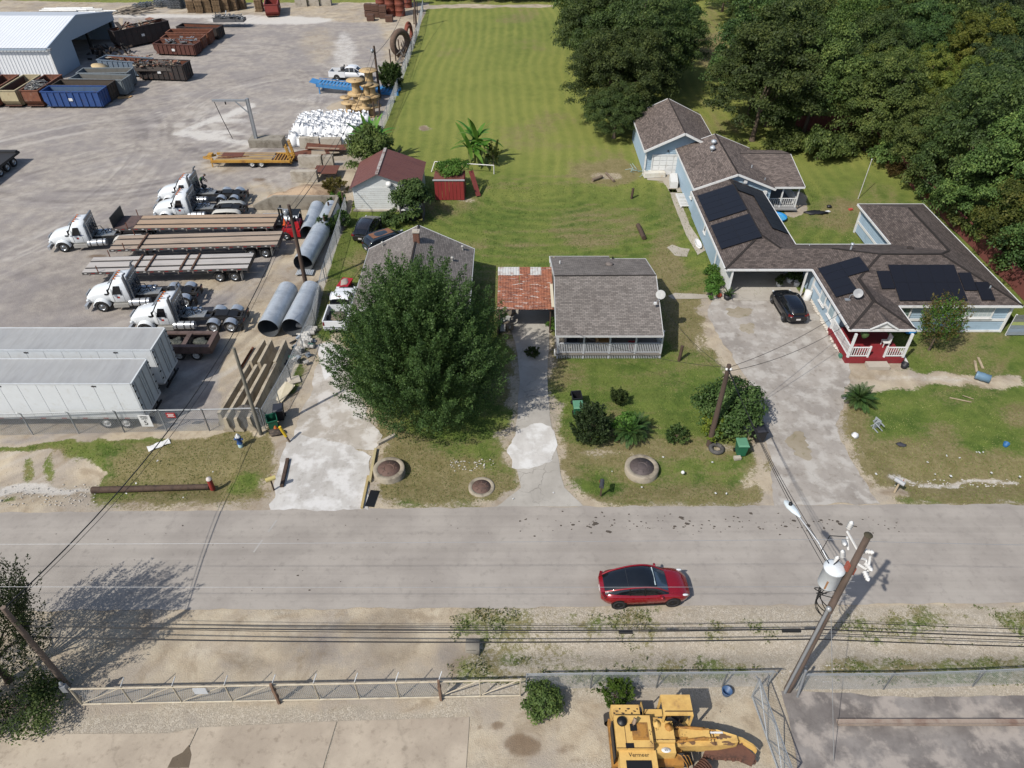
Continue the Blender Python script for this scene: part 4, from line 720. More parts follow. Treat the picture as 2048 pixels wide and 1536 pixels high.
L_SHR = leafmat((66, 90, 38), (94, 122, 50), (130, 150, 70)); L_OLI = leafmat((64, 74, 34), (92, 98, 46), (126, 122, 62)); L_BAN = leafmat((70, 104, 40), (98, 136, 54), (140, 166, 78), tr=.3, rough=.35); L_SAGO = leafmat((52, 72, 38), (70, 92, 46), (96, 114, 62), tr=.2, rough=.35)
L_DRK = leafmat((48, 58, 38), (66, 80, 48), (92, 102, 60), tr=.25); L_BRN = leafmat((92, 78, 48), (120, 104, 62), (100, 112, 56))
# the broad tree on the front lawn
mebig, bsb = spray_crown('crown', 5.95, 10.6, .5, 860, 250, .14, L_BIG, 1, 1.6, wd0=.07, rad=(.52, 1.1), taper=.22)
tree('broad_tree', 'broad dark green tree with pointed leafy sprays in front of the grey gabled house', 'tree', (-6.1, 36.9, 0), mebig, bsb, 3.2, .26, seed=1, nb=14)
# oaks beside the field
oaks = [bough_crown('crown', 7.2, 11.0, 1.4, 360, 76000, .235, L_OAK, s, .155, .7) for s in (2, 3)]
for i, (x, y, s, rz, lb) in enumerate([(13.6, 92.5, .88, .3, 'nearest oak of the row, its foliage hanging low beside the garage roof'), (16.3, 101, 1.02, 2.1, 'wide dark oak in the middle of the row between field and grass lane'), (14.6, 111, 1.06, 4.0, 'oak third along the field edge, behind the wide dark one'), (19.5, 107, .95, 1.2, 'oak bordering the grass lane, right of the field row'),
                                  (16.5, 122, 1.08, 5.2, 'oak near the far end of the field with a rounded crown'), (20.5, 119, 1.0, .9, 'oak at the far end of the grass lane'), (15.5, 134, 1.1, 3.3, 'farthest oak of the row at the end of the mown field'), (12.6, 86.8, .5, 2.9, 'small low oak under the big ones in front of the garage'), (22, 131, 1, 2.2, 'oak deep in the row beyond the grass lane')]):
    tree('oak_tree', lb, 'tree', (x, y, 0), oaks[i % 2][0], oaks[i % 2][1], 5.2, .38, 'oaks along the field', rz, s, i)
# the wood on the right
kinds = [(bough_crown('crown', 4.4, 9.6, 1.2, 210, 36000, .2, L_FOR, 5, .19, .75), 'green'), (bough_crown('crown', 4.0, 10.2, 1.0, 180, 34000, .2, L_DRK, 6, .19, .75), 'dark green'), (bough_crown('crown', 4.2, 9.6, 1.2, 200, 34000, .2, L_YEL, 7, .18, .75), 'yellow green'),
         (bough_crown('crown', 3.8, 8.6, 1.0, 180, 30000, .2, L_OLI, 8, .2, .75), 'olive'), (spray_crown('crown', 4.2, 10.5, 1.0, 260, 75, .28, L_FOR, 9, 1.2), 'feathery green'), (bough_crown('crown', 4.8, 10.4, 1.4, 220, 38000, .21, L_OAK, 10, .18, .75), 'deep green')]
WPOLY = [(31, 84.5), (34.5, 80.8), (39.2, 83.5), (43.2, 77), (43.6, 62), (44.2, 52), (45.2, 44), (100, 36), (125, 60), (125, 166), (42, 166), (37, 150), (37, 135), (38, 120), (34.5, 104), (31, 96)]
q = random.Random(4); spots = []
while len(spots) < 190 and q.random() < .9999:
    x, y = q.uniform(29, 125), q.uniform(36, 166)
    if abs(x) > .72 * (y * .76 + 33.5 * .65) + 6: continue
    if sdist(WPOLY, np.array([x]), np.array([y]))[0] < .6: continue
    if all(math.hypot(x - a, y - b) > 4.4 + .012 * b for a, b, *_ in spots): spots.append((x, y))
    elif q.random() < .002: break
GROUPS = 'trees of the wood on the right'
def where(x, y):
    if y > 140: return 'at the far back of the wood'
    if x < 40 and y < 90: return 'at the wood edge behind the rear blue house'
    if x < 40: return 'at the wood edge along the grass lane'
    if x < 50 and y < 62: return 'overhanging the red fence by the solar panel house'
    if x < 50 and y < 90: return 'behind the red fence of the back lawn'
    if y < 80: return 'in the wood at the right frame edge'
    return 'in the middle of the wood'
spots = [(29.5, 86.0), (36.2, 87.5), (31.5, 95.0), (45.4, 61.5), (45.6, 56.2), (46.0, 50.6), (47.0, 45.2), (45.3, 67.0), (52, 42)] + [p_ for p_ in spots if min(math.hypot(p_[0] - a, p_[1] - b) for a, b in ((29.5, 86), (36.2, 87.5), (31.5, 95), (45.4, 61.5), (45.6, 56.2), (46.0, 50.6), (47.0, 45.2), (45.3, 67.0), (52, 42))) > 4]
cnt = {}; ORD = ['nearest', 'second nearest', 'third nearest', 'fourth nearest', 'fifth nearest', 'sixth nearest', 'seventh nearest', 'eighth nearest', 'ninth nearest', 'tenth nearest', 'eleventh nearest', 'twelfth nearest', 'thirteenth nearest', 'fourteenth nearest', 'fifteenth nearest', 'sixteenth nearest']; made = []
for i, (x, y) in enumerate(spots):
    px, py = 1024 + FPX * x / (y * .764 + 20), 0
    yl = math.exp(-(((x - 52) / 10) ** 2 + ((y - 93) / 17) ** 2)) + .35 * math.exp(-(((x - 52) / 12) ** 2 + ((y - 128) / 15) ** 2)); pick = q.random()
    k = 2 if pick < .75 * yl else 1 if (x > 66 and pick < .75) else q.choice((0, 0, 5, 3, 4, 1, 5))
    edge = x < 50 or y < 60; sc = q.uniform(.8, 1.2)
    if i < 3: k = (5, 0, 5)[i]; sc = (1.32, 1.22, 1.25)[i]
    elif i < 9: k = (0, 3, 5, 0, 5, 3)[i - 3]; sc = 1.08
    (me_, bs_), kn = kinds[k]; wv = where(x, y); lb = f"{kn} tree standing {wv}"; cnt[lb] = cnt.get(lb, 0) + 1
    made.append((lb, y, tree('woodland_tree', lb, 'tree', (x, y, 0), me_, bs_, 4.6, .22, f'{kn} trees {wv}', q.uniform(0, 6.28), (sc, sc, sc * q.uniform(.85, 1.1)), i, 4)))
for lb in cnt:
    same = sorted((m_ for m_ in made if m_[0] == lb), key=lambda m_: m_[1])
    if len(same) > 1:
        for j, m_ in enumerate(same): m_[2]['label'] = f'{ORD[min(j, 15)]} of the {lb.replace(" tree standing", " trees").replace(" tree overhanging", " trees over").replace("by the solar panel house", "by the blue house").replace("at the wood edge behind the rear blue house", "behind the rear blue house").replace("at the wood edge along the grass lane", "along the grass lane").replace("in the wood at the right frame edge", "at the right frame edge")}'
under = bough_crown('foliage', 2.4, 2.8, 0, 60, 5200, .3, L_FOR, 12, .34, low=-.1)
for i, (x, y) in enumerate([(32.5, 83), (35.5, 80), (37.8, 81.5), (41.2, 84), (44.4, 72), (44.2, 66), (45, 60.5), (45.3, 55), (46.5, 49.5), (48.2, 45), (50, 41), (33, 92), (35, 99), (37, 107), (43.8, 78.5), (44.6, 69), (45, 63), (45.5, 58), (46, 52), (47.4, 47), (49, 43), (54, 41), (59, 43), (65, 46)]):
    b_ = thing('undergrowth_bush', f'low bush at the foot of the wood edge, {ORD[i] if i < 16 else ("seventeenth", "eighteenth", "nineteenth", "twentieth", "twenty-first", "twenty-second", "twenty-third", "twenty-fourth")[i - 16] + " nearest"} to the garage'.replace(' nearest', ' in line') if i else 'low bush at the foot of the wood edge, closest to the rear blue house', 'bush', (x, y, 0), i * 1.3, 'bushes along the wood edge'); obj('foliage', under[0], None, b_); trunk(b_, 1.2, .07, under[1], n=3, seed=i); b_.scale = (q.uniform(.7, 1.1),) * 2 + (q.uniform(.7, 1.3),)
# far hedge behind the field and yard
farb = bough_crown('foliage', 3.4, 4.6, 0, 60, 4200, .5, L_DRK, 13, .34, low=-.1); farb2 = bough_crown('foliage', 3.4, 4.6, 0, 60, 4200, .5, L_OLI, 14, .34, low=-.1)
q = random.Random(9); x = -108
while x < 40:
    y = 160.5 if x > -17 else 170 + q.uniform(0, 4); d_ = q.choice((farb, farb, farb2)); fld = x > -17
    b_ = thing('hedge_bush', 'dark bush in the hedge closing off the far end of the mown field' if fld else 'bush in the scrub beyond the far edge of the yard', 'bush', (x, y, 0), q.uniform(0, 6), 'bushes behind the field' if fld else 'scrub beyond the yard'); obj('foliage', d_[0], None, b_); s_ = q.uniform(.5, .95); b_.scale = (s_, s_, s_ * (1 if fld else .6)); x += q.uniform(2.6, 5 if fld else 11)
def bush(name, label, cat, loc, r, h, n, leaf, mat, seed, spray=False, stem=.05, group=None, lean=(0, 0)):
    me_, bs_ = spray_crown('foliage', r, h, 0.05, max(24, n // 70), 70, leaf, mat, seed, .25) if spray else bough_crown('foliage', r, h, .05, max(18, n // 80), n, leaf, mat, seed, .36, low=-.25)
    t = thing(name, label, cat, loc, 0, group); obj('foliage', me_, None, t); trunk(t, h * .5, stem, bs_, n=5, seed=seed, lean=lean); return t
P0 = lambda x, y: tuple(G(x, y))
bush('round_bush', 'big round glossy bush at the foot of the bare brown utility pole', 'bush', P0(1452, 850), 2.0, 3.4, 10000, .2, leafmat((58, 80, 42), (84, 106, 56), (120, 138, 82), tr=.25, rough=.4), 31)
bush('yellow_shrub', 'small yellow-green shrub growing into the big round bush', 'shrub', P0(1420, 872), .85, 2.2, 2600, .17, leafmat((96, 120, 40), (128, 148, 54), (166, 172, 72)), 32)
bush('dark_shrub', 'dark feathery shrub beside the green bins on the lawn', 'shrub', P0(1180, 880), 1.45, 3.0, 8000, .16, L_DRK, 33, True)
bush('small_shrub', 'small dark shrub alone on the lawn below the porch', 'shrub', P0(1235, 806), .75, 1.1, 2600, .14, L_BIG, 34, True)
bush('small_shrub', 'low rounded shrub left of the brown pole and tyre', 'shrub', P0(1352, 880), .8, 1.0, 2600, .14, L_OAK, 35, True)
bush('vine_bush', 'light green bush touching the sago palm beside the dark shrub', 'shrub', P0(1248, 868), .8, 1.9, 2600, .16, L_SHR, 36)
ft = spray_crown('crown', 1.8, 4.3, .7, 120, 24, .15, L_BRN, 41, .7); tree('young_tree', 'sparse young tree with yellowing leaves in front of the solar panel roof', 'tree', P0(1858, 700), ft[0], ft[1], 1.6, .09, seed=5, nb=16)
obj_ = spray_crown('crown', 1.7, 3.6, 1.0, 130, 26, .15, L_SHR, 42, .7); t_ = [o for o in bpy.data.objects if o.name.startswith('young_tree')][0]; obj('crown', obj_[0], None, t_, label='greener leaves')
bush('hedge_bush', 'round clipped shrub nearest the back of the carport screen', 'shrub', (17.75, 54.5, 0), .55, 1.1, 2200, .13, L_SHR, 43); bush('hedge_bush', 'round clipped shrub in the middle of the three by the carport', 'shrub', (17.6, 52.8, 0), .66, 1.2, 2400, .13, L_SHR, 44); bush('hedge_bush', 'round clipped shrub nearest the driveway by the carport', 'shrub', (17.0, 51.2, 0), .58, 1.1, 2200, .13, L_SHR, 45)
bush('leafy_tree', 'rounded small tree over the dark lean-to beside the white shed', 'tree', P0(827, 436), 1.75, 4.0, 6500, .24, L_OAK, 46); bush('shed_shrub', 'shrub along the front of the white shed', 'shrub', P0(786, 448), 1.1, 1.3, 3000, .18, L_OAK, 47)
bush('fence_tree', 'bushy tree leaning over the yard fence left of the white shed roof', 'tree', (-15.6, 76.5, 0), 2.3, 5.2, 9000, .26, L_FOR, 48); bush('fence_shrub', 'dark upright shrub at the fence beside the blue ramp', 'shrub', P0(783, 178), 1.8, 3.8, 5200, .3, L_OAK, 49, True); bush('fence_shrub', 'low shrub on the fence above the banana leaves', 'shrub', P0(738, 290), 1.7, 2.6, 3600, .28, L_OAK, 50)
bush('fence_shrub', 'pale dry shrub on the soil heap beside the concrete blocks', 'shrub', P0(672, 386), 1.6, 1.5, 3000, .2, L_BRN, 51, True); bush('fence_shrub', 'grassy green shrub at the corner of the concrete bay', 'shrub', P0(672, 415), 1.3, 1.3, 3000, .2, L_SHR, 52, True); bush('fence_shrub', 'shrub growing over the pipes at the yard fence', 'shrub', P0(655, 470), 1.1, 1.9, 2600, .2, L_OAK, 53, True)
bush('fence_shrub', 'shrub by the fence between the shed and the dark car', 'shrub', P0(682, 452), .9, 1.6, 2000, .2, L_OAK, 54); bush('young_tree', 'thin olive sapling right of the banana clump', 'tree', P0(987, 330), .95, 2.9, 1500, .17, L_OLI, 55, True); bush('vine', 'vines covering the top of the small red shed', 'vine', (-6.15, 71.9, 2.2), 1.55, .9, 3600, .2, L_SHR, 56)
bush('gate_bush', 'leafy bush at the right end of the sliding gate', 'bush', P0(1085, 1412), .9, 1.15, 4200, .12, L_FOR, 57); bush('gate_bush', 'lighter bush beside the yellow trenching machine', 'bush', P0(1228, 1398), .9, 1.2, 3800, .12, L_SHR, 58, True); bush('gate_bush', 'dense bush inside the gate under the left utility pole', 'bush', P0(70, 1425), 1.6, 1.5, 5000, .12, L_OAK, 59)
bush('back_shrub', 'thin dry shrub on the back lawn near the red fence', 'shrub', P0(1790, 352), 1.3, 1.6, 2200, .2, L_BRN, 60, True); bush('carport_plant', 'plant at the corner of the porch house and its driveway', 'plant', P0(1106, 662), .5, 1.1, 900, .16, L_SHR, 61); bush('driveway_weed', 'weedy clump in the middle of the shaded driveway', 'plant', P0(1064, 712), .6, .7, 1200, .12, L_OAK, 62, True)
# tree at the left frame edge, casting the long feathery shadow on the road
et = spray_crown('crown', 3.7, 7.0, .5, 330, 85, .125, L_DRK, 63, 2.6, wd0=.06); tree('edge_tree', 'dark feathery tree at the left edge beside the sliding gate', 'tree', (-24.6, 17.2, 0), et[0], et[1], 2.2, .16, seed=7, nb=12)
bush('edge_shrub', 'shrub under the left edge tree beside the road verge', 'shrub', (-25.3, 15.2, 0), 1.6, 2.2, 3600, .14, L_DRK, 64, True)
# palms: sago fronds of many leaflets, banana leaves as broad blades
def frond(mb, base, az, el, L, wd, droop, m=0, n=7, leaflets=0):
    pts = []; d = Vector((math.cos(az) * math.cos(el), math.sin(az) * math.cos(el), math.sin(el))); p = Vector(base)
    for i in range(n + 1): pts.append(p.copy()); p = p + d * (L / n); d = (d + Vector((0, 0, -droop / n))).normalized()
    s = Vector((-math.sin(az), math.cos(az), 0))
    if leaflets:
        for i in range(leaflets):
            f = (i + 1) / (leaflets + 1); k = f * n; a = pts[int(k)].lerp(pts[min(int(k) + 1, n)], k % 1); ww = wd * math.sin(PI * (.12 + .85 * f)) ** .7
            dr = (pts[min(int(k) + 1, n)] - pts[int(k)]).normalized()
            for sg in (-1, 1): mb.add([a, a + dr * .03, a + s * sg * ww + dr * ww * .5 + Vector((0, 0, -.12 * ww)), a + s * sg * ww * .5 + dr * (ww * .15 - .03)], [(0, 1, 2, 3)], m)
        mb.tube(pts, .012, 4, m, False)
    else:
        vs = []
        for i, a in enumerate(pts): ww = wd * math.sin(PI * min(.98, .1 + .9 * i / n)) ** .6 / 2; vs += [a - s * ww + Vector((0, 0, .12 * ww)), a - Vector((0, 0, .06 * ww)), a + s * ww + Vector((0, 0, .12 * ww))]
        mb.add(vs, [(3 * i + j, 3 * i + j + 1, 3 * i + j + 4, 3 * i + j + 3) for i in range(n) for j in (0, 1)], m, True)
def sago(label, loc, r, n=46, h=.5, seed=0):
    t = thing('sago_palm', label, 'palm', loc, 0, 'sago palms'); q = random.Random(seed); obj('trunk', MB().lathe([(.16, 0), (.2, h * .5), (.17, h), (.05, h + .12)], 10), BARK, t)
    for i in range(n): mb = MB(); frond(mb, (0, 0, h), 2.4 * i, 1.35 - 1.25 * i / n + q.uniform(-.1, .1), r * q.uniform(.85, 1.1), .17 * r, 1.1, leaflets=17); obj('frond', mb, L_SAGO, t)
sago('full round sago palm at the driveway edge of the front lawn', P0(1714, 808), 1.3, seed=1); sago('sago palm with an orange heart between the dark shrub and the ring', P0(1256, 880), 1.25, 50, .7, 2); sago('pale sago palm half hidden behind the orange-hearted one', P0(1272, 866), 1.1, 34, .6, 3)
def banana(label, loc, n, L, seed, group='banana plants'):
    t = thing('banana_plant', label, 'plant', loc, 0, group); q = random.Random(seed); mb = MB()
    for k in range(4):
        bx, by = q.uniform(-.5, .5), q.uniform(-.4, .4); hh = q.uniform(1.2, 2.7); obj('stem', MB().tube([(bx, by, 0), (bx * 1.2, by * 1.2, hh)], .12, 7, rad=[.14, .09]), M((120, 130, 70), .6), t)
        for i in range(n // 4): m2 = MB(); frond(m2, (bx * 1.2, by * 1.2, hh), q.uniform(0, 6.28), q.uniform(.35, 1.25), L * q.uniform(.7, 1.1), .55, q.uniform(.6, 1.5)); obj('leaf', m2, L_BAN, t)
banana('dark banana clump with ragged arching leaves alone on the lawn', P0(948, 325), 28, 3.3, 5); banana('banana clump with bright leaves against the yard fence', (-16.2, 79.4, 0), 40, 3.4, 6); banana('yellowish spiky clump at the foot of the lawn banana plant', P0(962, 330), 12, 1.1, 8)
# grass blades: tufts over the nearer lawns and verges
def tufts(name, n, box, hgt, mat, ch='grass', lo=.5, seed=1, clump=0):
    RS.seed(seed); x = RS.uniform(box[0], box[1], n); y = RS.uniform(box[2], box[3], n); g = gval(ch, x, y) + (fbm(x, y, 1.3) - .5) * 1.1; k = g > lo
    for a in NOGRASS: k &= ~((sdist(a, x, y) > -.05))
    x, y = x[k], y[k]; n = len(x); z = np.zeros(n) - .03 + zg(x, y); az = RS.uniform(0, 6.28, n); ln = hgt * RS.uniform(.5, 1.5, n)
    D = np.stack([np.cos(az) * .55, np.sin(az) * .55, np.full(n, .8)], 1); N = np.stack([-np.sin(az), np.cos(az), np.zeros(n)], 1) + unit(n) * .4
    return tag(obj(name, leafmesh(name, np.stack([x, y, z], 1), D, N, ln, ln * .45, mat), None), kind='stuff')
NOGRASS = [PW(p) for p in DRIVES] + [[(-40, 21), (40, 21.5), (40, 28.3), (-40, 27.6)]]
gm = leafmat((104, 118, 62), (134, 142, 82), (182, 170, 124), tr=.25, rough=.6, name='grass_blades')
tufts('grass', 110000, (-36, 36, 27.6, 46), .085, gm, lo=.72, seed=2); tufts('grass', 40000, (-17, 34, 46, 74), .11, gm, lo=.8, seed=3)
tufts('weeds', 26000, (-4, 32, 16.2, 21.3), .12, leafmat((84, 100, 50), (112, 124, 66), (160, 152, 108), tr=.2, rough=.6), lo=.55, seed=4)
# ---------------------------------------------------------------- vehicles
def paint(col, rough=.28, metal=.0, coat=.6, dust=None): return M(col, rough, metal, amt=.08, scale=.7, coat=coat, dirt=dust)
TYRE = M((44, 43, 43), .85, amt=.3, scale=6); RIM = M((178, 182, 186), .3, .8, amt=.1); CHROME = M((212, 216, 220), .22, .6, amt=.12); GL = glassy((14, 17, 21)); LAMPW = M((225, 230, 232), .15, spec=.7); LAMPR = M((120, 18, 20), .2, spec=.6); AMBER = M((210, 110, 30), .3); PLATE = M((220, 214, 210), .5)
def text(txt, size, mat, parent=None, T=None, name='lettering', ext=.004):
    cu = bpy.data.curves.new(name, 'FONT'); cu.body = txt; cu.size = size; cu.align_x = 'CENTER'; cu.align_y = 'CENTER'; cu.extrude = ext; cu.resolution_u = 2
    o = bpy.data.objects.new(name, cu); COL.objects.link(o); dg = bpy.context.evaluated_depsgraph_get(); me = bpy.data.meshes.new_from_object(o.evaluated_get(dg)); bpy.data.objects.remove(o)
    me.name = name
    if T is not None: me.transform(T)
    me.materials.clear(); me.materials.append(mat); o = bpy.data.objects.new(name, me); COL.objects.link(o); o.parent = parent; return o
def wheel(parent, x, y, r, w_, rim=.62, mat=None, dual=False, sp=5):
    """wheel on its side: tyre with a rim as its sub-part; the outer face looks along the sign of y"""
    s = 1 if y > 0 else -1; T = RT((x, y, r), rx=-s * PI / 2); mb = MB()
    mb.lathe([(r * .6, -w_ / 2), (r * .93, -w_ / 2), (r, -w_ * .32), (r, w_ * .32), (r * .93, w_ / 2), (r * .62, w_ / 2), (r * .6, w_ * .3)], 18, T=T, cap=False)
    if dual: mb.lathe([(r * .6, -w_ * 1.7), (r * .95, -w_ * 1.7), (r, -w_ * 1.5), (r, -w_ * .8), (r * .95, -w_ * .6)], 18, T=T, cap=False)
    ty = obj('wheel', mb, TYRE, parent); mb = MB(); mb.lathe([(r * rim, w_ * .46), (r * rim * .92, w_ * .36), (r * .3, w_ * .2), (r * .26, w_ * .42), (0, w_ * .45)], 16, T=T, cap=False)
    rm = obj('rim', mb, mat or RIM, ty); mb = MB()
    for k in range(sp): a = 2 * PI * k / sp; mb.box((r * .44 * math.cos(a), r * .44 * math.sin(a), w_ * .27), (r * .15, r * .11, .02), a, T=T)
    obj('vent_hole', mb, BLK, ty)
def body_ring(x, hw, zb, zs, zt):
    h = zs - zb; half = [(hw * .80, zb), (hw * .97, zb + h * .18), (hw, zb + h * .5), (hw * .985, zb + h * .78), (hw * .90, zs), (hw * .55, zt)]
    return [(x, 0, zb)] + [(x, y, z) for y, z in half] + [(x, 0, zt + .005)] + [(x, -y, z) for y, z in half[::-1]]
def glass_ring(x, hb, zb, hr, zr, g=0.0):
    half = [(hb, zb - .05), (hb * .6 + hr * .4 + g, zb * .55 + zr * .45), (hr + .02 + g, zr - .07 + g * .5), (hr * .82, zr + g), (hr * .4, zr + .025 + g)]
    return [(x, y, z) for y, z in half] + [(x, 0, zr + .03 + g)] + [(x, -y, z) for y, z in half[::-1]]
def interp(st, x):
    for a, b in zip(st, st[1:]):
        if a[0] <= x <= b[0]: f = (x - a[0]) / (b[0] - a[0]); return tuple(p + (q_ - p) * f for p, q_ in zip(a, b))
    return st[0] if x < st[0][0] else st[-1]
def smooth(st, n=26):
    o = []
    for k in range(n): o.append(interp(st, st[0][0] + (st[-1][0] - st[0][0]) * k / (n - 1)))
    for _ in range(2): o = [o[0]] + [tuple((a[j] + 2 * b[j] + c[j]) / 4 for j in range(len(b))) for a, b, c in zip(o, o[1:], o[2:])] + [o[-1]]
    return o
def car(name, label, loc, rz, col, body, green, wb, r=.34, roofglass=False, rack=False, cat='car', trim=None, rimmat=None, scale=1.0):
    t = thing(name, label, cat, loc, rz); t.scale = (scale,) * 3; pm = paint(*col) if isinstance(col, tuple) and isinstance(col[0], tuple) else paint(col)
    bs = smooth(body); obj('body', MB().loft([body_ring(*s) for s in bs], closed=True), pm, t); gs = smooth(green, 22)
    obj('glass_house', MB().loft([glass_ring(*s) for s in gs], caps=True), GL, t); x0, x1 = green[0][0], green[-1][0]; hw = max(s[1] for s in body)
    mid = [s for s in gs if s[4] > max(q_[4] for q_ in gs) - .2]
    if not roofglass:
        mb = MB(); mb.loft([[p for p in glass_ring(*s, .012)[2:9]] for s in mid], caps=False); obj('roof', mb, pm, t)
    for s in (-1, 1):
        mb = MB(); pts = [(g[0], s * (g[3] + .03), g[4] - .05) for g in gs]; mb.tube(pts, .045, 6); obj('roof_rail', mb, pm, t)
        for f in (.38, .62): 
            g = interp(green, x0 + (x1 - x0) * f); mb = MB().tube([(g[0], s * (g[1] + .005), g[2]), (g[0], s * (g[3] + .03), g[4] - .06)], .035, 5); obj('door_pillar', mb, BLK if roofglass else pm, t)
        fx = body[-1][0]; b1 = interp(body, fx - .42); hl = MB().blob((fx - .34, s * b1[1] * .84, b1[3] - .05), (.2, .07, .06), 8, 5, 0); obj('headlight', hl, LAMPW, t)
        rx = body[0][0]; b0 = interp(body, rx + .16); obj('taillight', MB().box((rx + .14, s * b0[1] * .78, b0[3] - .08), (.16, .34, .13), -s * .35), LAMPR, t)
        g = interp(green, x1 - .42); obj('mirror', MB().blob((x1 - .42, s * (hw + .06), g[2] + .02), (.08, .13, .08), 8, 5, 0), pm, t)
        for d_ in (.12, -.75): b_ = interp(body, d_); obj('door_handle', MB().box((d_, s * b_[1] * .99, b_[3] - .16), (.18, .03, .03)), trim or pm, t)
        b_ = interp(body, 0); obj('sill', MB().box((0, s * b_[1] * .93, b_[2] + .05), (wb - .8, .08, .12)), BLK, t)
        for x in (wb / 2, -wb / 2):
            b_ = interp(body, x); obj('wheel_arch', MB().lathe([(r * 1.16, -.14), (r * 1.16, .012)], 18, T=RT((x, s * b_[1] * .995, r + .02), rx=-s * PI / 2)), BLK, t); wheel(t, x, s * (b_[1] - .08), r, .22, mat=rimmat)
    fx = body[-1][0]; b1 = interp(body, fx - .08); obj('front_bumper', MB().box((fx - .1, 0, b1[2] + .1), (.16, b1[1] * 1.6, .16)), BLK, t)
    rx = body[0][0]; b0 = interp(body, rx + .05); obj('licence_plate', MB().box((rx - .0, 0, b0[3] - .28), (.04, .34, .14)), PLATE, t)
    if rack:
        for k in range(6): obj('roof_board', MB().box((-.55, -.42 + .17 * k, mid[0][4] + .16), (2.1, .13, .03)), M((150, 104, 76), .8, col2=(128, 90, 70), scale=4, stretch=(.3, 2, 1)), t)
        for x in (.3, -1.3): obj('roof_bar', MB().box((x, 0, mid[0][4] + .1), (.05, 1.1, .05)), BLK, t)
    return t
CROSS = [(-2.38, .62, .46, .82, .86), (-2.28, .82, .34, .98, 1.04), (-1.9, .93, .25, 1.06, 1.13), (-1, .965, .2, 1.04, 1.1), (0, .965, .2, 1.0, 1.05), (.9, .955, .2, .98, 1.02), (1.4, .95, .22, .97, 1.03), (1.95, .93, .25, .88, .96), (2.25, .84, .3, .76, .82), (2.38, .6, .38, .62, .66)]
rc = car('red_car', 'glossy red crossover car with dark glass roof parked at the road edge', (7.05, 22.12, .006), .05, ((150, 14, 30), .25, .25, .9), CROSS, [(-2.2, .68, 1.05, .50, 1.12), (-1.9, .76, 1.07, .57, 1.25), (-1.5, .80, 1.08, .61, 1.38), (-.7, .85, 1.06, .66, 1.56), (0, .86, 1.02, .67, 1.6), (.5, .85, 1.0, .66, 1.48), (1.16, .82, 1.0, .64, 1.06)], 2.88, .36, True, rimmat=M((70, 72, 76), .35, .6))
W0 = smooth([(-2.2, .68, 1.05, .50, 1.12), (-1.9, .76, 1.07, .57, 1.25), (-1.5, .80, 1.08, .61, 1.38), (-.7, .85, 1.06, .66, 1.56), (0, .86, 1.02, .67, 1.6), (.5, .85, 1.0, .66, 1.48), (1.16, .82, 1.0, .64, 1.06)], 22)
obj('windscreen', MB().loft([[p for p in glass_ring(*s, .006)[2:9]] for s in W0 if s[0] > .42], caps=False), glassy((44, 58, 74), .08), rc); obj('dashboard_shade', MB().beam((.42, -.55, 1.5), (.42, .55, 1.5), .06, .02), M((190, 205, 208), .5), rc); obj('roof_seam', MB().beam((-1.0, -.6, 1.53), (-1.0, .6, 1.53), .02, .02), M((60, 62, 66), .4), rc)
obj('front_lip', MB().tube([(2.26 - .9 * (abs(y) ** 2.4), y * .93, .42) for y in (-1, -.8, -.5, -.2, 0, .2, .5, .8, 1)], .09, 6), M((40, 44, 52), .4), rc)
car('black_hatchback', 'black hatchback parked with its tail to the road on the concrete driveway', (22.85, 49.0, .006), 1.63, ((22, 24, 30), .22, .2, .9), [(-2.06, .66, .46, .82, .86), (-1.95, .80, .34, 1.0, 1.04), (-1.5, .88, .25, 1.03, 1.08), (-.5, .9, .2, .98, 1.03), (.8, .89, .2, .96, 1.0), (1.2, .88, .22, .94, 1.02), (1.75, .82, .25, .84, .92), (2.0, .7, .3, .7, .76), (2.1, .5, .38, .6, .62)], [(-1.98, .62, 1.02, .5, 1.16), (-1.65, .74, 1.04, .55, 1.44), (-.8, .8, 1.02, .6, 1.55), (.1, .8, 1.0, .6, 1.54), (.6, .78, .98, .56, 1.4), (1.25, .7, .98, .5, 1.0)], 2.6, .33, scale=1.04)
SUV = [(-2.3, .72, .5, .9, .94), (-2.22, .86, .36, 1.04, 1.08), (-1.8, .93, .27, 1.06, 1.1), (0, .95, .22, 1.02, 1.05), (1.2, .93, .24, 1.0, 1.07), (1.9, .88, .28, .9, .99), (2.2, .76, .34, .76, .82), (2.32, .55, .42, .62, .64)]
SUVG = [(-2.24, .72, 1.06, .6, 1.18), (-1.95, .8, 1.08, .64, 1.6), (-1, .86, 1.06, .68, 1.7), (.2, .86, 1.04, .68, 1.68), (.75, .84, 1.02, .62, 1.5), (1.4, .76, 1.02, .54, 1.06)]
car('dark_suv', 'dark grey car parked tail to the road beside the white shed', (-14.0, 62.3, 0), 1.42, ((50, 48, 50), .25, .3, .8), SUV, [(-2.2, .7, 1.04, .5, 1.1), (-1.6, .8, 1.06, .6, 1.42), (-.8, .84, 1.04, .64, 1.56), (.2, .84, 1.02, .64, 1.55), (.75, .82, 1.0, .6, 1.42), (1.45, .74, 1.0, .52, 1.03)], 2.7, .35)
car('dark_suv', 'old dark blue wagon with weathered boards on its roof half behind the grey gabled house', (-11.7, 59.6, 0), .66, ((52, 62, 72), .4, .2, .4), SUV, SUVG, 2.7, .36, rack=True)
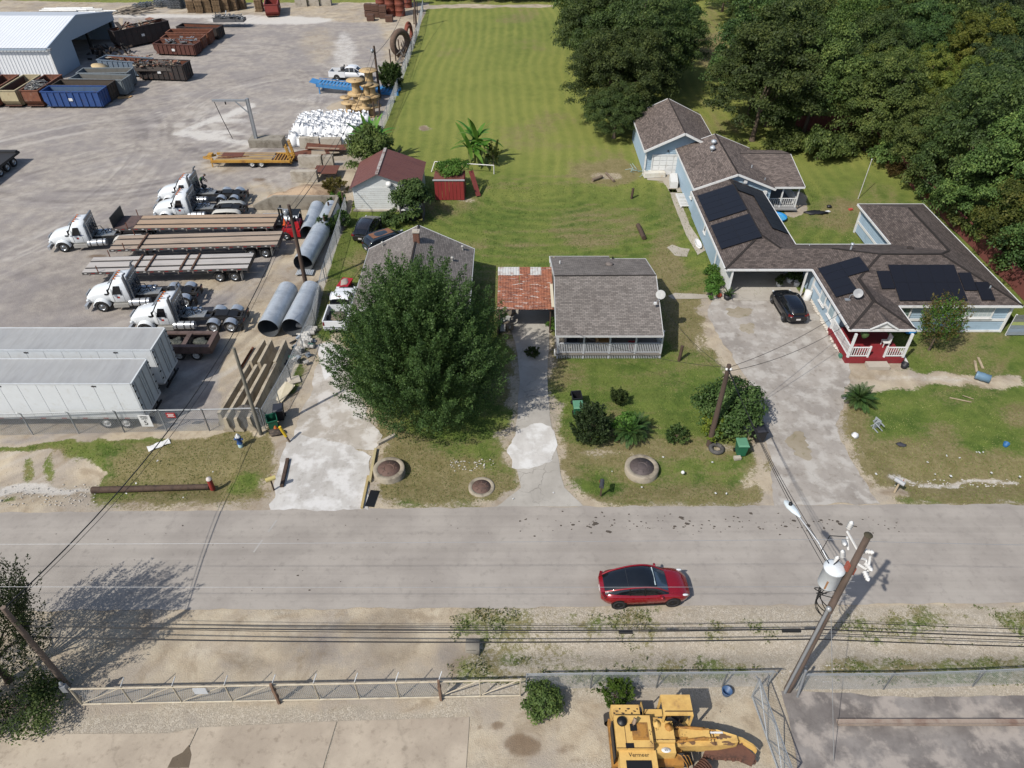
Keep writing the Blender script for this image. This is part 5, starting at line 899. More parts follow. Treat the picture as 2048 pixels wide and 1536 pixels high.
def pickup(name, label, loc, rz, L=5.8, crew=True, load=None, col=(232, 234, 236)):
    t = thing(name, label, 'pickup', loc, rz); pm = paint(col, .3); cx = .25 if crew else -.25; fr = L / 2; rear = -L / 2; bedf = (-.55 if crew else -.35)
    obj('body', MB().loft([body_ring(*s) for s in smooth([(bedf, .96, .4, 1.2, 1.2), (1.1, .97, .4, 1.18, 1.22), (fr - 1.2, .96, .42, 1.16, 1.24), (fr - .35, .93, .42, 1.1, 1.18), (fr - .1, .88, .5, 1.0, 1.05), (fr, .7, .56, .9, .92)], 18)], closed=True), pm, t)
    gx0 = bedf + .05; gx1 = 1.75 if crew else 1.45; g = [(gx0, .84, 1.2, .66, 1.7), (gx0 + .25, .86, 1.2, .7, 1.86), (gx0 + 1.0, .86, 1.2, .7, 1.88), (gx1 - .75, .85, 1.2, .68, 1.82), (gx1, .8, 1.2, .6, 1.24)]
    gs = smooth(g, 16); obj('glass_house', MB().loft([glass_ring(*s) for s in gs]), GL, t); mid = [s for s in gs if s[4] > 1.68]; obj('roof', MB().loft([glass_ring(*s, .015)[2:9] for s in mid], caps=False), pm, t)
    for s in (-1, 1):
        obj('roof_rail', MB().tube([(q_[0], s * (q_[3] + .04), q_[4] - .05) for q_ in gs], .05, 6), pm, t)
        for f in ((.3, .62) if crew else (.35,)): q_ = interp(g, gx0 + (gx1 - gx0) * f); obj('door_pillar', MB().tube([(q_[0], s * (q_[1] + .01), q_[2]), (q_[0], s * (q_[3] + .04), q_[4] - .06)], .05, 5), pm, t)
        obj('bed_side', MB().box(((rear + bedf) / 2, s * .93, .86), (bedf - rear, .1, .78)), pm, t); obj('mirror', MB().box((gx1 - .45, s * 1.1, 1.3), (.12, .22, .2)), BLK, t)
        obj('headlight', MB().box((fr - .12, s * .72, .98), (.2, .26, .16)), LAMPW, t); obj('taillight', MB().box((rear + .02, s * .9, .95), (.08, .12, .34)), LAMPR, t)
        for x in (fr - 1.0, rear + 1.2): obj('wheel_arch', MB().lathe([(.47, -.14), (.47, .012)], 18, T=RT((x, s * .975, .42), rx=-s * PI / 2)), BLK, t); wheel(t, x, s * .9, .39, .26)
        obj('running_board', MB().box((.6, s * 1.0, .4), (2.2, .14, .06)), BLK, t)
    obj('bed_floor', MB().box(((rear + bedf) / 2, 0, .62), (bedf - rear, 1.76, .06)), M((70, 72, 74), .7), t); obj('tailgate', MB().box((rear + .04, 0, .88), (.08, 1.76, .62)), pm, t); obj('bed_front', MB().box((bedf - .04, 0, .95), (.06, 1.8, .6)), pm, t)
    obj('rear_bumper', MB().box((rear - .06, 0, .52), (.16, 1.8, .18)), CHROME, t); obj('front_bumper', MB().box((fr - .02, 0, .56), (.18, 1.8, .24)), CHROME, t); obj('grille', MB().box((fr - .05, 0, .88), (.1, 1.0, .3)), BLK, t); obj('cab_lamp', MB().box((gx0 + .22, 0, 1.86), (.08, .3, .06)), LAMPR, t)
    return t
pk = pickup('white_pickup', 'old white pickup with scrap in its bed beside the broad tree', (-13.97, 48.5, 0), PI / 2, 5.3, False)
solo('scrap_heap', MB().blob((0, 0, .1), (.55, .7, .22), 9, 6, .4, 0, 3), M((128, 118, 104), .9, col2=(84, 76, 68), scale=5, bump=.5), 'jumble of scrap lying in the bed of the old white pickup', 'scrap', (-13.95, 47.0, .65))
pickup('white_pickup', 'clean white crew cab pickup standing behind the blue ramp in the yard', (-23.9, 109.8, 0), -.1, 6.0, True); solo('pump', MB().box((0, 0, .5), (.5, .9, .7)).tube([(0, .3, .7), (.2, .3, 1.3)], .1, 8).blob((0, -.3, .95), (.3, .25, .25), 8, 6, .1), M((70, 70, 72), .6), 'dark pump mounted behind the cab of the clean white pickup', 'pump', (-24.9, 109.9, .62), -.1)
# ---- road tractors
TW = paint((236, 240, 242), .3); TWD = M((206, 208, 210), .5)
def semi(label, loc, rz, fender='half', stripe=False, stacks=True):
    t = thing('semi_truck', label, 'truck', loc, rz, 'white day cab trucks in the yard')
    mb = MB()
    for s in (-1, 1): mb.box((-4.9, s * .42, .92), (8.0, .1, .26))
    for x in (-2.5, -4.6, -6.2, -7.3, -8.6): mb.box((x, 0, .9), (.12, .84, .2))
    obj('frame', mb, M((34, 34, 36), .7, col2=(60, 58, 56), scale=3), t)
    hood = [(-.05, .62, .62, 1.12, 1.15), (-.12, .78, .55, 1.36, 1.42), (-.7, .86, .6, 1.56, 1.66), (-1.5, .92, .7, 1.72, 1.84), (-2.15, .98, .8, 1.82, 1.95)]
    obj('hood', MB().loft([body_ring(*s) for s in smooth(hood[::-1], 12)], closed=True), TW, t)
    for s in (-1, 1):
        mb = MB(); rings = []
        for k in range(9):
            a = PI * (k / 8) * .98 + .02; rings.append([(-1.28 + .66 * math.cos(a), s * .78, .5 + .68 * math.sin(a)), (-1.28 + .66 * math.cos(a), s * 1.2, .5 + .66 * math.sin(a)), (-1.28 + .62 * math.cos(a), s * 1.22, .5 + .58 * math.sin(a))])
        mb.loft(rings, caps=False); obj('fender', mb, TW, t); wheel(t, -1.28, s * 1.06, .52, .28, .56, sp=8)
        obj('headlight', MB().blob((-.2, s * .84, .98), (.14, .14, .12), 8, 5, 0), LAMPW, t); obj('mirror', MB().box((-2.35, s * 1.42, 2.05), (.1, .14, .42)).tube([(-2.35, s * 1.1, 2.2), (-2.35, s * 1.42, 2.2)], .03, 5), BLK, t)
        obj('step', MB().box((-2.85, s * 1.05, .55), (1.2, .36, .32)), M((196, 194, 188), .45, .4), t)
        mb = MB(); mb.tube([(-3.55, s * 1.0, .72), (-5.15, s * 1.0, .72)], .33, 14)
        tk = obj('fuel_tank', mb, CHROME, t)
        for x in (-3.8, -4.4, -4.9): obj('tank_strap', MB().lathe([(.345, -.04), (.345, .04)], 14, T=RT((x, s * 1.0, .72), ry=PI / 2)), BLK, tk)
        for x in (-6.55, -7.9):
            wheel(t, x, s * 1.02, .52, .26, .58, CHROME, True, 8)
            if fender == 'half':
                mb = MB(); mb.loft([[(x + .6 * math.cos(a), s * .62, .52 + .6 * math.sin(a)), (x + .6 * math.cos(a), s * 1.24, .52 + .6 * math.sin(a))] for a in [.35 + k * 2.44 / 8 for k in range(9)]], caps=False); obj('wheel_guard', mb, CHROME, t)
        if fender == 'full':
            mb = MB(); pf = [(-5.75, .7), (-5.9, .95), (-6.2, 1.12), (-7.22, 1.16), (-8.2, 1.12), (-8.5, .95), (-8.62, .7)]; mb.loft([[(x, s * .66, z), (x, s * 1.26, z), (x, s * 1.28, z - .08)] for x, z in pf], caps=False); obj('wheel_guard', mb, M((200, 198, 190), .5), t)
        obj('mud_flap', MB().box((-8.75, s * .95, .5), (.03, .6, .7)), BLK, t)
        if stacks: obj('exhaust_stack', MB().tube([(-3.72, s * .98, .95), (-3.72, s * .98, 3.05), (-3.8, s * .98, 3.3), (-4.0, s * .98, 3.45)], .09, 10, rad=[.13, .13, .08, .07]), M((118, 120, 124), .35, .5), t)
        else: obj('air_stack', MB().tube([(-3.72, s * .98, .95), (-3.72, s * .98, 2.4)], .1, 10), STEEL, t)
        wm = MB().prism([(-2.45, s * 1.125, 1.62), (-3.22, s * 1.125, 1.62), (-3.22, s * 1.09, 2.38), (-2.74, s * 1.09, 2.38)], (0, s * .04, 0)); obj('side_window', wm, GL, t)
        mb = MB().box((-2.45, s * 1.145, 1.45), (.015, .015, 1.1)).box((-3.28, s * 1.145, 1.45), (.015, .015, 1.1)); obj('door_seam', mb, M((120, 122, 124), .6), t)
        obj('door_handle', MB().box((-3.15, s * 1.15, 1.55), (.16, .03, .05)), BLK, t); obj('door_badge', MB().box((-2.85, s * 1.146, 1.32), (.2, .012, .16)), M((190, 60, 50), .5), t)
        obj('hood_vent', MB().box((-1.95, s * .965, 1.55), (.4, .05, .12)), BLK, t)
        if stripe: obj('stripe', MB().box((-1.9, s * 1.0, 1.5), (.0, .0, .0)).box((-2.85, s * 1.148, 1.6), (1.2, .01, .045)), M((40, 70, 130), .5), t)
    cab = [(-2.1, 1.0, .75, 1.75, 1.8), (-2.25, 1.1, .75, 1.95, 2.05), (-2.62, 1.14, .75, 2.5, 2.6), (-2.85, 1.14, .75, 2.66, 2.76), (-3.6, 1.14, .75, 2.7, 2.8), (-3.72, 1.1, .78, 2.6, 2.7)]
    def cabring(x, hw, zb, zs, zt):
        half = [(hw * .9, zb), (hw, zb + .2), (hw, 1.6), (hw * (.97 if zs > 2 else .99), max(zs - .12, 1.62)), (hw * .86, zs), (hw * .5, zt)]; return [(x, 0, zb)] + [(x, y, z) for y, z in half] + [(x, 0, zt + .01)] + [(x, -y, z) for y, z in half[::-1]]
    obj('cab', MB().loft([cabring(*c) for c in cab], closed=True), TW, t)
    obj('windscreen', MB().prism([(-2.17, -.92, 1.86), (-2.17, .92, 1.86), (-2.6, .86, 2.56), (-2.6, -.86, 2.56)], (.05, 0, .03)), GL, t); obj('sun_visor', MB().prism([(-2.55, -.95, 2.62), (-2.55, .95, 2.62), (-2.3, .95, 2.52), (-2.3, -.95, 2.52)], (0, 0, .03)), M((150, 152, 155), .3, .5), t)
    for k in range(5): obj('roof_lamp', MB().box((-2.82, -.64 + .32 * k, 2.8), (.16, .08, .07)), AMBER, t)
    for y in (-.35, .3): obj('air_horn', MB().tube([(-3.2, y, 2.84), (-2.9, y, 2.85)], .04, 6, rad=[.03, .06]), CHROME, t)
    obj('grille', MB().box((-.04, 0, .98), (.08, .9, .72)), STEEL, t); obj('front_bumper', MB().box((.0, 0, .48), (.22, 2.3, .34)), M((214, 216, 218), .3, .5), t)
    mb = MB(); mb.box((-3.95, 0, 2.95), (.1, 1.9, .3))
    for y in (-.9, -.55, -.2, .2, .55, .9): mb.box((-3.95, y, 2.0), (.09, .07, 1.8))
    for z in (1.15, 1.5, 1.85, 2.2, 2.6): mb.box((-3.95, 0, z), (.07, 1.85, .07))
    obj('headache_rack', mb, M((170, 176, 182), .35, .8), t); mb = MB()
    for k in range(5): mb.box((-4.02, -.6 + .3 * k, 1.7 + .25 * (k % 2)), (.16, .2, .35))
    obj('chain_box', mb, M((96, 98, 104), .5, .4), t)
    obj('deck_plate', MB().box((-4.95, 0, 1.09), (1.7, .95, .05)), M((196, 196, 192), .4, .6, scale=9), t); mb = MB().box((-7.1, 0, 1.15), (1.0, .85, .1), 0).prism([(-7.6, -.42, 1.1), (-7.6, .42, 1.1), (-8.3, .5, .95), (-8.3, -.5, .95)], (0, 0, .06)); obj('fifth_wheel', mb, M((28, 27, 27), .5), t)
    for k, (x, y) in enumerate(((-4.5, .1), (-5.2, -.15))): obj('hose', MB().tube([(x + .32 * math.cos(a), y + .3 * math.sin(a), 1.18 + .25 * math.sin(a * 2 + k) ** 2) for a in np.arange(0, 6.6, .5)], .03, 5), BLK, t)
    obj('hose', MB().tube([(-4.0, 0, 2.3), (-4.4, .1, 1.9), (-4.8, .2, 2.0), (-5.1, .15, 1.2)], .035, 5), BLK, t); obj('crossmember', MB().box((-8.85, 0, .85), (.1, 2.1, .12)), BLK, t)
    for s in (-1, 1): obj('taillight', MB().box((-8.91, s * .6, .85), (.04, .3, .1)), LAMPR, t)
    return t
semi('white day cab truck farthest back, with a person on its rear deck', (-36.6, 69.2, 0), PI + .01); semi('white day cab truck with full-length grey rear fenders', (-35.7, 65.6, 0), PI + .05, 'full', True, False)
semi('white day cab truck coupled to the headboard flatbed trailer', (-43.2, 59.7, 0), PI + .14, 'full', True, False); semi('white day cab truck with chrome stacks in front of the pale flatbed', (-35.2, 49.95, 0), PI + .09); semi('white day cab truck nearest the white box trailers', (-30.3, 46.9, 0), PI + .03)
# ---- flatbeds
def flatbed(label, a, b, w_=2.55, tone=(176, 158, 140), tone2=(150, 136, 122), head=False, timbers=(), rear=True, tape=True):
    a = Vector((*a, 0)); b = Vector((*b, 0)); d = b - a; L = d.length; t = thing('flatbed_trailer', label, 'trailer', a, math.atan2(d.y, d.x), 'flatbed trailers in the yard'); z = 1.42
    n = 9; pw = w_ / n; wm = M(tone, .85, col2=tone2, scale=1.2, stretch=(.25, 3, 1), bump=.3); x0 = 1.9 if head else .0
    for i in range(n):
        if i in (2, 6): obj('deck_channel', MB().box((L / 2, -w_ / 2 + pw * (i + .5), z - .03), (L, pw * .5, .05)), M((52, 48, 46), .7), t)
        else:
            obj('plank', MB().box(((L + x0) / 2, -w_ / 2 + pw * (i + .5), z), (L - x0, pw * .95, .05)), wm, t)
    if head: obj('front_plate', MB().box((.95, 0, z + .01), (1.85, w_ - .05, .05)), M((104, 84, 78), .7, col2=(84, 70, 66)), t); obj('headboard', MB().box((.05, 0, z + .55), (.08, w_, 1.1)), M((48, 50, 50), .6), t)
    for s in (-1, 1):
        obj('side_rail', MB().box((L / 2, s * (w_ / 2 + .03), z - .1), (L, .06, .22)), M((88, 84, 82), .6), t); obj('main_beam', MB().box((L / 2, s * .45, 1.05), (L - .4, .12, .55)), M((36, 35, 36), .7), t)
        if tape:
            k = int(L / .62)
            mr_, mw_ = MB(), MB()
            for i in range(k): (mr_ if i % 2 else mw_).box((.3 + i * .62, s * (w_ / 2 + .065), z - .08), (.3 if i % 2 else .2, .012, .07))
            obj('reflective_tape', mr_, M((150, 36, 36), .4), t)['kind'] = 'stuff'; obj('reflective_tape', mw_, M((226, 224, 220), .4), t)['kind'] = 'stuff'
        for i in range(int(L / 1.25)): obj('stake_pocket', MB().box((.6 + i * 1.25, s * (w_ / 2 + .09), z - .22), (.1, .06, .16)), M((150, 140, 132), .6), t)
        for x in (L - 2.7, L - 1.4): wheel(t, x, s * 1.0, .5, .26, .58, dual=True, sp=8)
        obj('mud_flap', MB().box((L - .75, s * .95, .55), (.03, .6, .7)), M((190, 188, 182), .6) if s < 0 else BLK, t); obj('landing_leg', MB().box((2.9, s * .6, .55), (.14, .14, 1.1)), M((60, 58, 58), .6), t); obj('stake', MB().box((1.4, s * (w_ / 2 + .05), z + .3), (.06, .06, .7)), RUST, t)
    obj('rear_bumper', MB().box((L - .04, 0, 1.2), (.1, w_, .4)), M((60, 56, 56), .6), t)
    return t, (lambda x, y: t.matrix_basis @ Vector((x, y, z + .03))), t.rotation_euler.z
def timbers(fn, rz, xs_, lab, wd=2.6):
    for i, x in enumerate(xs_): p = fn(x, 0); solo('timber', MB().box((0, 0, .06), (.14, wd, .12)), M((104, 76, 58), .85, col2=(80, 58, 46), scale=3), lab[i], 'timber', p, rz, 'loose timbers across the flatbeds')
flatbed('tan planked flatbed with a dark headboard behind its truck', (-37.7, 61.95), (-22.7, 62.4), tone=(178, 154, 130), tone2=(160, 140, 120), head=True)
t2, f2, r2 = flatbed('grey planked flatbed with one timber across its front, middle of the three', (-36.4, 58.0), (-21.4, 58.9)); timbers(f2, r2, [2.6], ['brown timber lying across the middle flatbed'])
t3, f3, r3 = flatbed('pale silvery flatbed with four timbers across it, nearest of the three', (-37.0, 54.05), (-23.0, 54.8), tone=(192, 186, 180), tone2=(172, 168, 164)); timbers(f3, r3, [4.3, 5.4, 8.3, 9.3], [f'{n_} of the four brown timbers across the pale flatbed, counted from its front' for n_ in ('first', 'second', 'third', 'fourth')])
# ---- box trailers
def box_trailer(label, x1, yc, L=14.6, w_=2.58):
    t = thing('box_trailer', label, 'trailer', (x1, yc, 0), 0, 'white box trailers'); h0, h1 = 1.15, 4.1; rm = M((176, 176, 174), .6, .1, col2=(166, 166, 165), scale=.5, stretch=(1, .3, 1))
    n = 12; sw = L / n
    for i in range(n):
        mb = MB(); rows = [[(-L + sw * (i + k / 2), -w_ / 2 + w_ * j / 6, h1 - (.035 if 0 < j < 6 else 0) * (1.4 if k == 1 else .6)) for j in range(7)] for k in range(3)]; mb.loft(rows, sm=True, caps=False); obj('roof_sheet', mb, rm, t)
        for s in (-1, 1): obj('side_panel', MB().box((-L + sw * (i + .5), s * w_ / 2, (h0 + h1) / 2), (sw - .025, .04, h1 - h0 - .1)), M((226, 230, 232), .4, amt=.12, dirt=(206, 206, 202)), t)
    for s in (-1, 1):
        obj('top_rail', MB().box((-L / 2, s * w_ / 2, h1 - .03), (L, .06, .12)), M((216, 220, 222), .4), t); obj('bottom_rail', MB().box((-L / 2, s * w_ / 2, h0), (L, .07, .16)), M((196, 196, 194), .5), t); obj('side_liner', MB().box((-L / 2, s * (w_ / 2 - .04), 2.6), (L - .1, .03, 2.9)), M((170, 172, 172), .6), t)
        mr_, mw_ = MB(), MB()
        for i in range(20): (mr_ if i % 2 else mw_).box((-.5 - .7 * i, s * (w_ / 2 + .04), h0 - .02), (.34, .012, .07))
        obj('reflective_tape', mr_, M((170, 80, 70), .4), t)['kind'] = 'stuff'; obj('reflective_tape', mw_, M((226, 226, 222), .4), t)['kind'] = 'stuff'
        for x in (-1.6, -2.9): wheel(t, x, s * 1.02, .5, .26, .58, M((206, 206, 204), .5), True, 8)
        d_ = obj('rear_door', MB().box((.04, s * .63, 2.62), (.06, 1.2, 2.75)), M((204, 212, 214), .45, dirt=(180, 182, 178)), t)
        for y in (.25, .95): obj('lock_rod', MB().tube([(.1, s * y, 1.3), (.1, s * y, 3.95)], .025, 6), STEEL, d_)
        for z in (1.6, 2.2, 2.8, 3.4, 3.85): obj('hinge', MB().box((.09, s * 1.22, z), (.06, .14, .07)), BLK, d_)
        for x in (-2.4, -8.5): obj('marker_lamp', MB().box((x, s * (w_ / 2 + .03), h1 - .2), (.3, .03, .09)), M((60, 56, 56), .5), t)
    mb = MB().box((.02, -w_ / 2 + .05, 2.6), (.1, .1, 3.0)).box((.02, w_ / 2 - .05, 2.6), (.1, .1, 3.0)).box((.02, 0, 4.05), (.1, w_ - .2, .1)).box((.02, 0, 1.16), (.1, w_ - .2, .14)); obj('door_frame', mb, M((216, 220, 220), .45), t)
    obj('underride_guard', MB().box((.0, 0, .6), (.1, 2.2, .12)).box((0, -.6, .88), (.08, .1, .5)).box((0, .6, .88), (.08, .1, .5)), BLK, t); obj('chassis', MB().box((-4, 0, .85), (6, 1.0, .3)).box((-L + 3, 0, .6), (.2, 1.6, 1.0)), BLK, t); obj('floor', MB().box((-L / 2, 0, h0 + .02), (L - .1, w_ - .1, .08)), BLK, t); obj('front_wall', MB().box((-L + .03, 0, 2.6), (.06, w_ - .1, 2.9)), TWD, t)
    return t
box_trailer('white box trailer standing right behind the front chain-link fence', -24.5, 36.1); box_trailer('white box trailer standing second from the front chain-link fence', -24.6, 39.65)
bt = thing('ballast_trailer', 'low brown steel trailer with two square openings behind the white box trailers', 'trailer', (-22.7, 43.4, 0)); BR = M((104, 86, 80), .75, col2=(84, 68, 62), scale=2)
mb = MB()
for x in (-.1, -2.0, -4.0, -6.0): mb.box((x, 0, 1.25), (.35 if x else .2, 2.0, .12))
for y in (-.85, .85): mb.box((-3, y, 1.249), (6.1, .34, .12))
obj('deck', mb, BR, bt)
for y in (-1.0, 1.0): obj('side_panel', MB().box((-3, y, .95), (6.1, .06, .55)), BR, bt)
obj('end_panel', MB().box((.06, 0, .95), (.06, 2.0, .55)), BR, bt); obj('inner_floor', MB().box((-3, 0, .75), (6, 1.9, .06)), BLK, bt)
for s in (-1, 1):
    for x in (-1.2, -2.5): wheel(bt, x, s * .85, .42, .25, .6, M((206, 204, 200), .5))
for x in (-1.05, -3.0): mb = MB().blob((0, 0, 0), (.6, .55, .18), 9, 6, .5, 0, int(-x * 7)); solo('scrap_heap', mb, M((66, 70, 62), .8, col2=(120, 120, 112), scale=7, bump=.5), 'dark scrap in the ' + ('rear' if x > -2 else 'front') + ' opening of the low brown trailer', 'scrap', (-22.7 + x, 43.4, .98))
tt = thing('chassis_trailer', 'black three-axle trailer chassis cut off by the left frame edge', 'trailer', (-58, 75, 0)); obj('deck', MB().box((0, 0, 1.1), (2.6, 9.5, .25)).box((0, 4.4, 1.3), (2.4, .5, .2)), M((44, 43, 44), .7), tt); obj('frame', MB().box((-.5, 0, .85), (.2, 9, .4)).box((.5, 0, .85), (.2, 9, .4)), BLK, tt)
for y in (3.3, 1.9, .5):
    for s in (-1, 1): 
        w__ = thing('axle', None, None, (0, y, 0), PI / 2); w__.parent = tt; wheel(w__, 0, s * 1.05, .52, .28, .56, sp=8)
# ---- yellow equipment trailer
ye = thing('equipment_trailer', 'yellow low equipment trailer with ramps standing upright', 'trailer', (-29.5, 79.0, 0)); YL = M((196, 150, 66), .55, col2=(184, 132, 48), scale=1.5, dirt=(120, 86, 56))
for s in (-1, 1): obj('side_beam', MB().box((-.2, s * 1.12, .75), (9.0, .14, .26)), YL, ye)
for k in range(6): obj('plank', MB().box((-1.0, -.9 + .36 * k, .88), (6.4, .33, .05)), M((150, 132, 112) if k % 2 else (176, 146, 92), .85, col2=(120, 100, 84), scale=1.5, stretch=(.3, 2, 1)), ye)
obj('steel_sheet', MB().box((-2.6, .45, .93), (2.4, 1.1, .03)), M((112, 66, 50), .8, col2=(90, 58, 46)), ye); mb = MB()
for k in range(7): mb.box((2.5 + .3 * k, 0, .84 - .05 * k), (.08, 2.1, .08))
obj('beavertail', mb, YL, ye); obj('tail_plate', MB().prism([(2.3, -1.05, .8), (2.3, 1.05, .8), (4.4, 1.05, .4), (4.4, -1.05, .4)], (0, 0, .04)), M((120, 84, 54), .8), ye)
for y in (-.75, .75):
    mb = MB().beam((4.35, y - .25, .4), (4.0, y - .25, 2.5), .08, .14).beam((4.35, y + .25, .4), (4.0, y + .25, 2.5), .08, .14)
    for k in range(8): mb.box((4.33 - .043 * k, y, .55 + .26 * k), (.06, .5, .06))
    obj('ramp', mb, YL, ye)
obj('gooseneck', MB().beam((-4.6, .6, .8), (-5.9, 0, .75), .14, .2).beam((-4.6, -.6, .8), (-5.9, 0, .75), .14, .2).box((-5.0, 0, 1.05), (.5, .7, .3)), YL, ye); obj('jack', MB().box((-4.7, -.9, .4), (.1, .1, .8)), YL, ye)
for s in (-1, 1):
    for x in (-.1, .95): wheel(ye, x, s * 1.0, .42, .26, .58, M((220, 220, 216), .5))
for k in range(6): obj('loose_bar', MB().beam((-4 + .5 * k, -.5 + .08 * k, .96), (-2.6 + .4 * k, -.6 + .1 * k, .96), .07, .05), RUST, ye)
# ---- truck-mounted forklift on the flatbed tail
fk = thing('forklift', 'small red forklift hung on the tail of the tan flatbed', 'forklift', (-21.2, 62.2, 0)); RD = M((176, 30, 38), .4, dirt=(110, 40, 40))
obj('chassis', MB().box((0, 0, .75), (1.5, 1.9, .5)).box((.3, -.9, .6), (1.3, .4, .6)).box((.3, .9, .6), (1.3, .4, .6)), RD, fk); obj('engine_cover', MB().box((.5, 0, 1.2), (.8, 1.2, .5), 0, 0, .9, .9), RD, fk)
obj('mast', MB().box((-.85, -.35, 1.7), (.14, .12, 2.4)).box((-.85, .35, 1.7), (.14, .12, 2.4)).box((-.85, 0, 2.8), (.12, .8, .14)).box((-.85, 0, 1.9), (.1, .7, .1)), BLK, fk); obj('seat', MB().box((.1, 0, 1.25), (.5, .5, .14)).box((.35, 0, 1.55), (.12, .5, .5)), BLK, fk)
mb = MB()
for sx, sy in ((-.5, -.6), (-.5, .6), (.9, -.6), (.9, .6)): mb.box((sx, sy, 1.65), (.07, .07, 1.4))
mb.box((.2, 0, 2.35), (1.5, 1.3, .06)); obj('overhead_guard', mb, BLK, fk)
for x, y in ((-.4, -1.05), (-.4, 1.05), (.9, .5)): wheel(fk, x, y, .4, .28, .5)
solo('traffic_cone', MB().lathe([(.18, .03), (.03, .65)], 12).box((0, 0, .015), (.42, .42, .03)), M((220, 92, 40), .5), 'orange cone standing on the red forklift', 'cone', (-21.6, 61.5, 1.42))
# ---------------------------------------------------------------- the yard
def rolloff(label, a, b, W=2.35, H=2.15, mat=None, group='roll-off containers', inner=None, side=True):
    """open steel container; a, b are the ends of its near side on the ground"""
    a = Vector((a[0], a[1], 0)); b = Vector((b[0], b[1], 0)); d = b - a; L = d.length; t = thing('rolloff_container', label, 'container', a, math.atan2(d.y, d.x), group); z0 = .25; inn = inner or RUST
    for y in (0, W): obj('side_wall', MB().prism([(.55, y, z0), (L - .1, y, z0), (L, y, H), (0, y, H), (.0, y, z0 + .7)], (0, .05 if y == 0 else -.05, 0)), mat, t); obj('side_lining', MB().box((L / 2, .075 if y == 0 else W - .075, H / 2 + .2), (L - .5, .02, H - .5)), inn, t)
    obj('front_wall', MB().prism([(0, 0, z0 + .7), (0, W, z0 + .7), (0, W, H), (0, 0, H)], (.05, 0, 0)).prism([(.55, 0, z0), (.55, W, z0), (0, W, z0 + .7), (0, 0, z0 + .7)], (.05, 0, 0)), mat, t); obj('tail_gate', MB().box((L - .04, W / 2, H / 2 + .12), (.08, W, H - .25)), mat, t); obj('floor', MB().box((L / 2, W / 2, z0 + .04), (L - .3, W - .1, .08)), inn, t)
    rib = mesh('rib', MB().box((0, 0, 0), (.12, .1, H - z0 - .1))); rib.materials.append(mat); n = 9
    for k in range(n):
        for y in (-.05, W + .05): obj('rib', rib, None, t, (.75 + (L - 1.0) * k / (n - 1), y, (H + z0) / 2))
    for y in (.0, W): obj('top_rail', MB().box((L / 2, y, H + .03), (L + .1, .16, .12)), mat, t)
    for x in (0, L): obj('top_rail', MB().box((x, W / 2, H + .025), (.16, W, .1)), mat, t)
    for y in (.5, W - .5): obj('skid', MB().box((L / 2, y, .12), (L - .6, .14, .2)), BLK, t)
    for x in (.9, L - .4):
        for y in (.15, W - .15): obj('roller', MB().lathe([(.16, -.08), (.16, .08)], 10, T=RT((x, y, .16), rx=PI / 2)), BLK, t)
    for k in range(4): obj('end_rib', MB().box((L + .03, .2 + (W - .4) * k / 3, H / 2 + .15), (.1, .12, H - .4)), mat, t)
    obj('number_plate', MB().box((L * .48, -.11, H * .55), (.5, .02, .36)), W_, t); return t
def scrapfill(label, c, rz, L, W, z, mat, n, seed, long=1.2):
    """loose scrap heaped in a container: bars, plates and offcuts"""
    q = random.Random(seed); mb = MB()
    for k in range(n):
        p = Vector((q.uniform(-L / 2, L / 2), q.uniform(-W / 2, W / 2), z + q.uniform(-.25, .35) * (1 - abs(k / n - .5)))); d = Vector((q.gauss(0, 1), q.gauss(0, 1), q.gauss(0, .35))).normalized() * q.uniform(.2, long)
        if q.random() < .6: mb.beam(p - d / 2, p + d / 2, q.uniform(.05, .2), q.uniform(.03, .12), k % 3)
        else: mb.prism([p, p + d * .6, p + d * .6 + Vector((-d.y, d.x, .1)) * .6, p + Vector((-d.y, d.x, .1)) * .6], (0, 0, .03), k % 3)
    mb.box((0, 0, z - .45), (L, W, .5), 0, 1); return tag(obj('scrap', mb, mat, None, c, rz), kind='stuff')
SCM = [M((172, 160, 142), .8), M((92, 84, 78), .8), M((140, 96, 74), .8)]; SCG = [M((176, 180, 182), .45, .5), M((104, 104, 106), .6), M((140, 142, 144), .5, .5)]; SCB = [M((52, 48, 46), .8), M((40, 38, 37), .8), M((84, 70, 60), .8)]
def edge(x0, y0, x1, y1, H=2.15):
    p, q_ = G(x0, y0, H), G(x1, y1, H); return (p.x, p.y), (q_.x, q_.y)
CBLU = M((44, 78, 138), .55, dirt=(74, 70, 84), col2=(52, 86, 142)); CBRN = M((72, 62, 54), .75, dirt=(104, 84, 66)); CGRY = M((124, 132, 136), .65, dirt=(104, 100, 94)); CBGR = M((112, 128, 144), .6, dirt=(106, 92, 86)); CBLK = M((56, 50, 48), .7, dirt=(112, 72, 54)); CRST = M((134, 84, 62), .85, col2=(104, 66, 52), dirt=(150, 130, 116)); CDRD = M((98, 58, 48), .8, dirt=(84, 60, 50)); CCRM = M((196, 182, 146), .7, dirt=(140, 104, 76)); CRED = M((150, 62, 54), .6, dirt=(120, 70, 60))
ING = M((120, 118, 112), .8, dirt=(90, 80, 70)); INB = M((84, 108, 140), .7, dirt=(96, 90, 84))
rolloff('bright blue open container nearest the camera in its row', *edge(80, 184, 197, 184), mat=CBLU, inner=INB); rolloff('dark brown container directly behind the bright blue one', *edge(103, 171, 214, 172), mat=CBRN, inner=M((90, 80, 70), .85)); rolloff('plain grey empty container third in the row behind the blue one', *edge(138, 158, 244, 161), mat=CGRY, inner=ING)
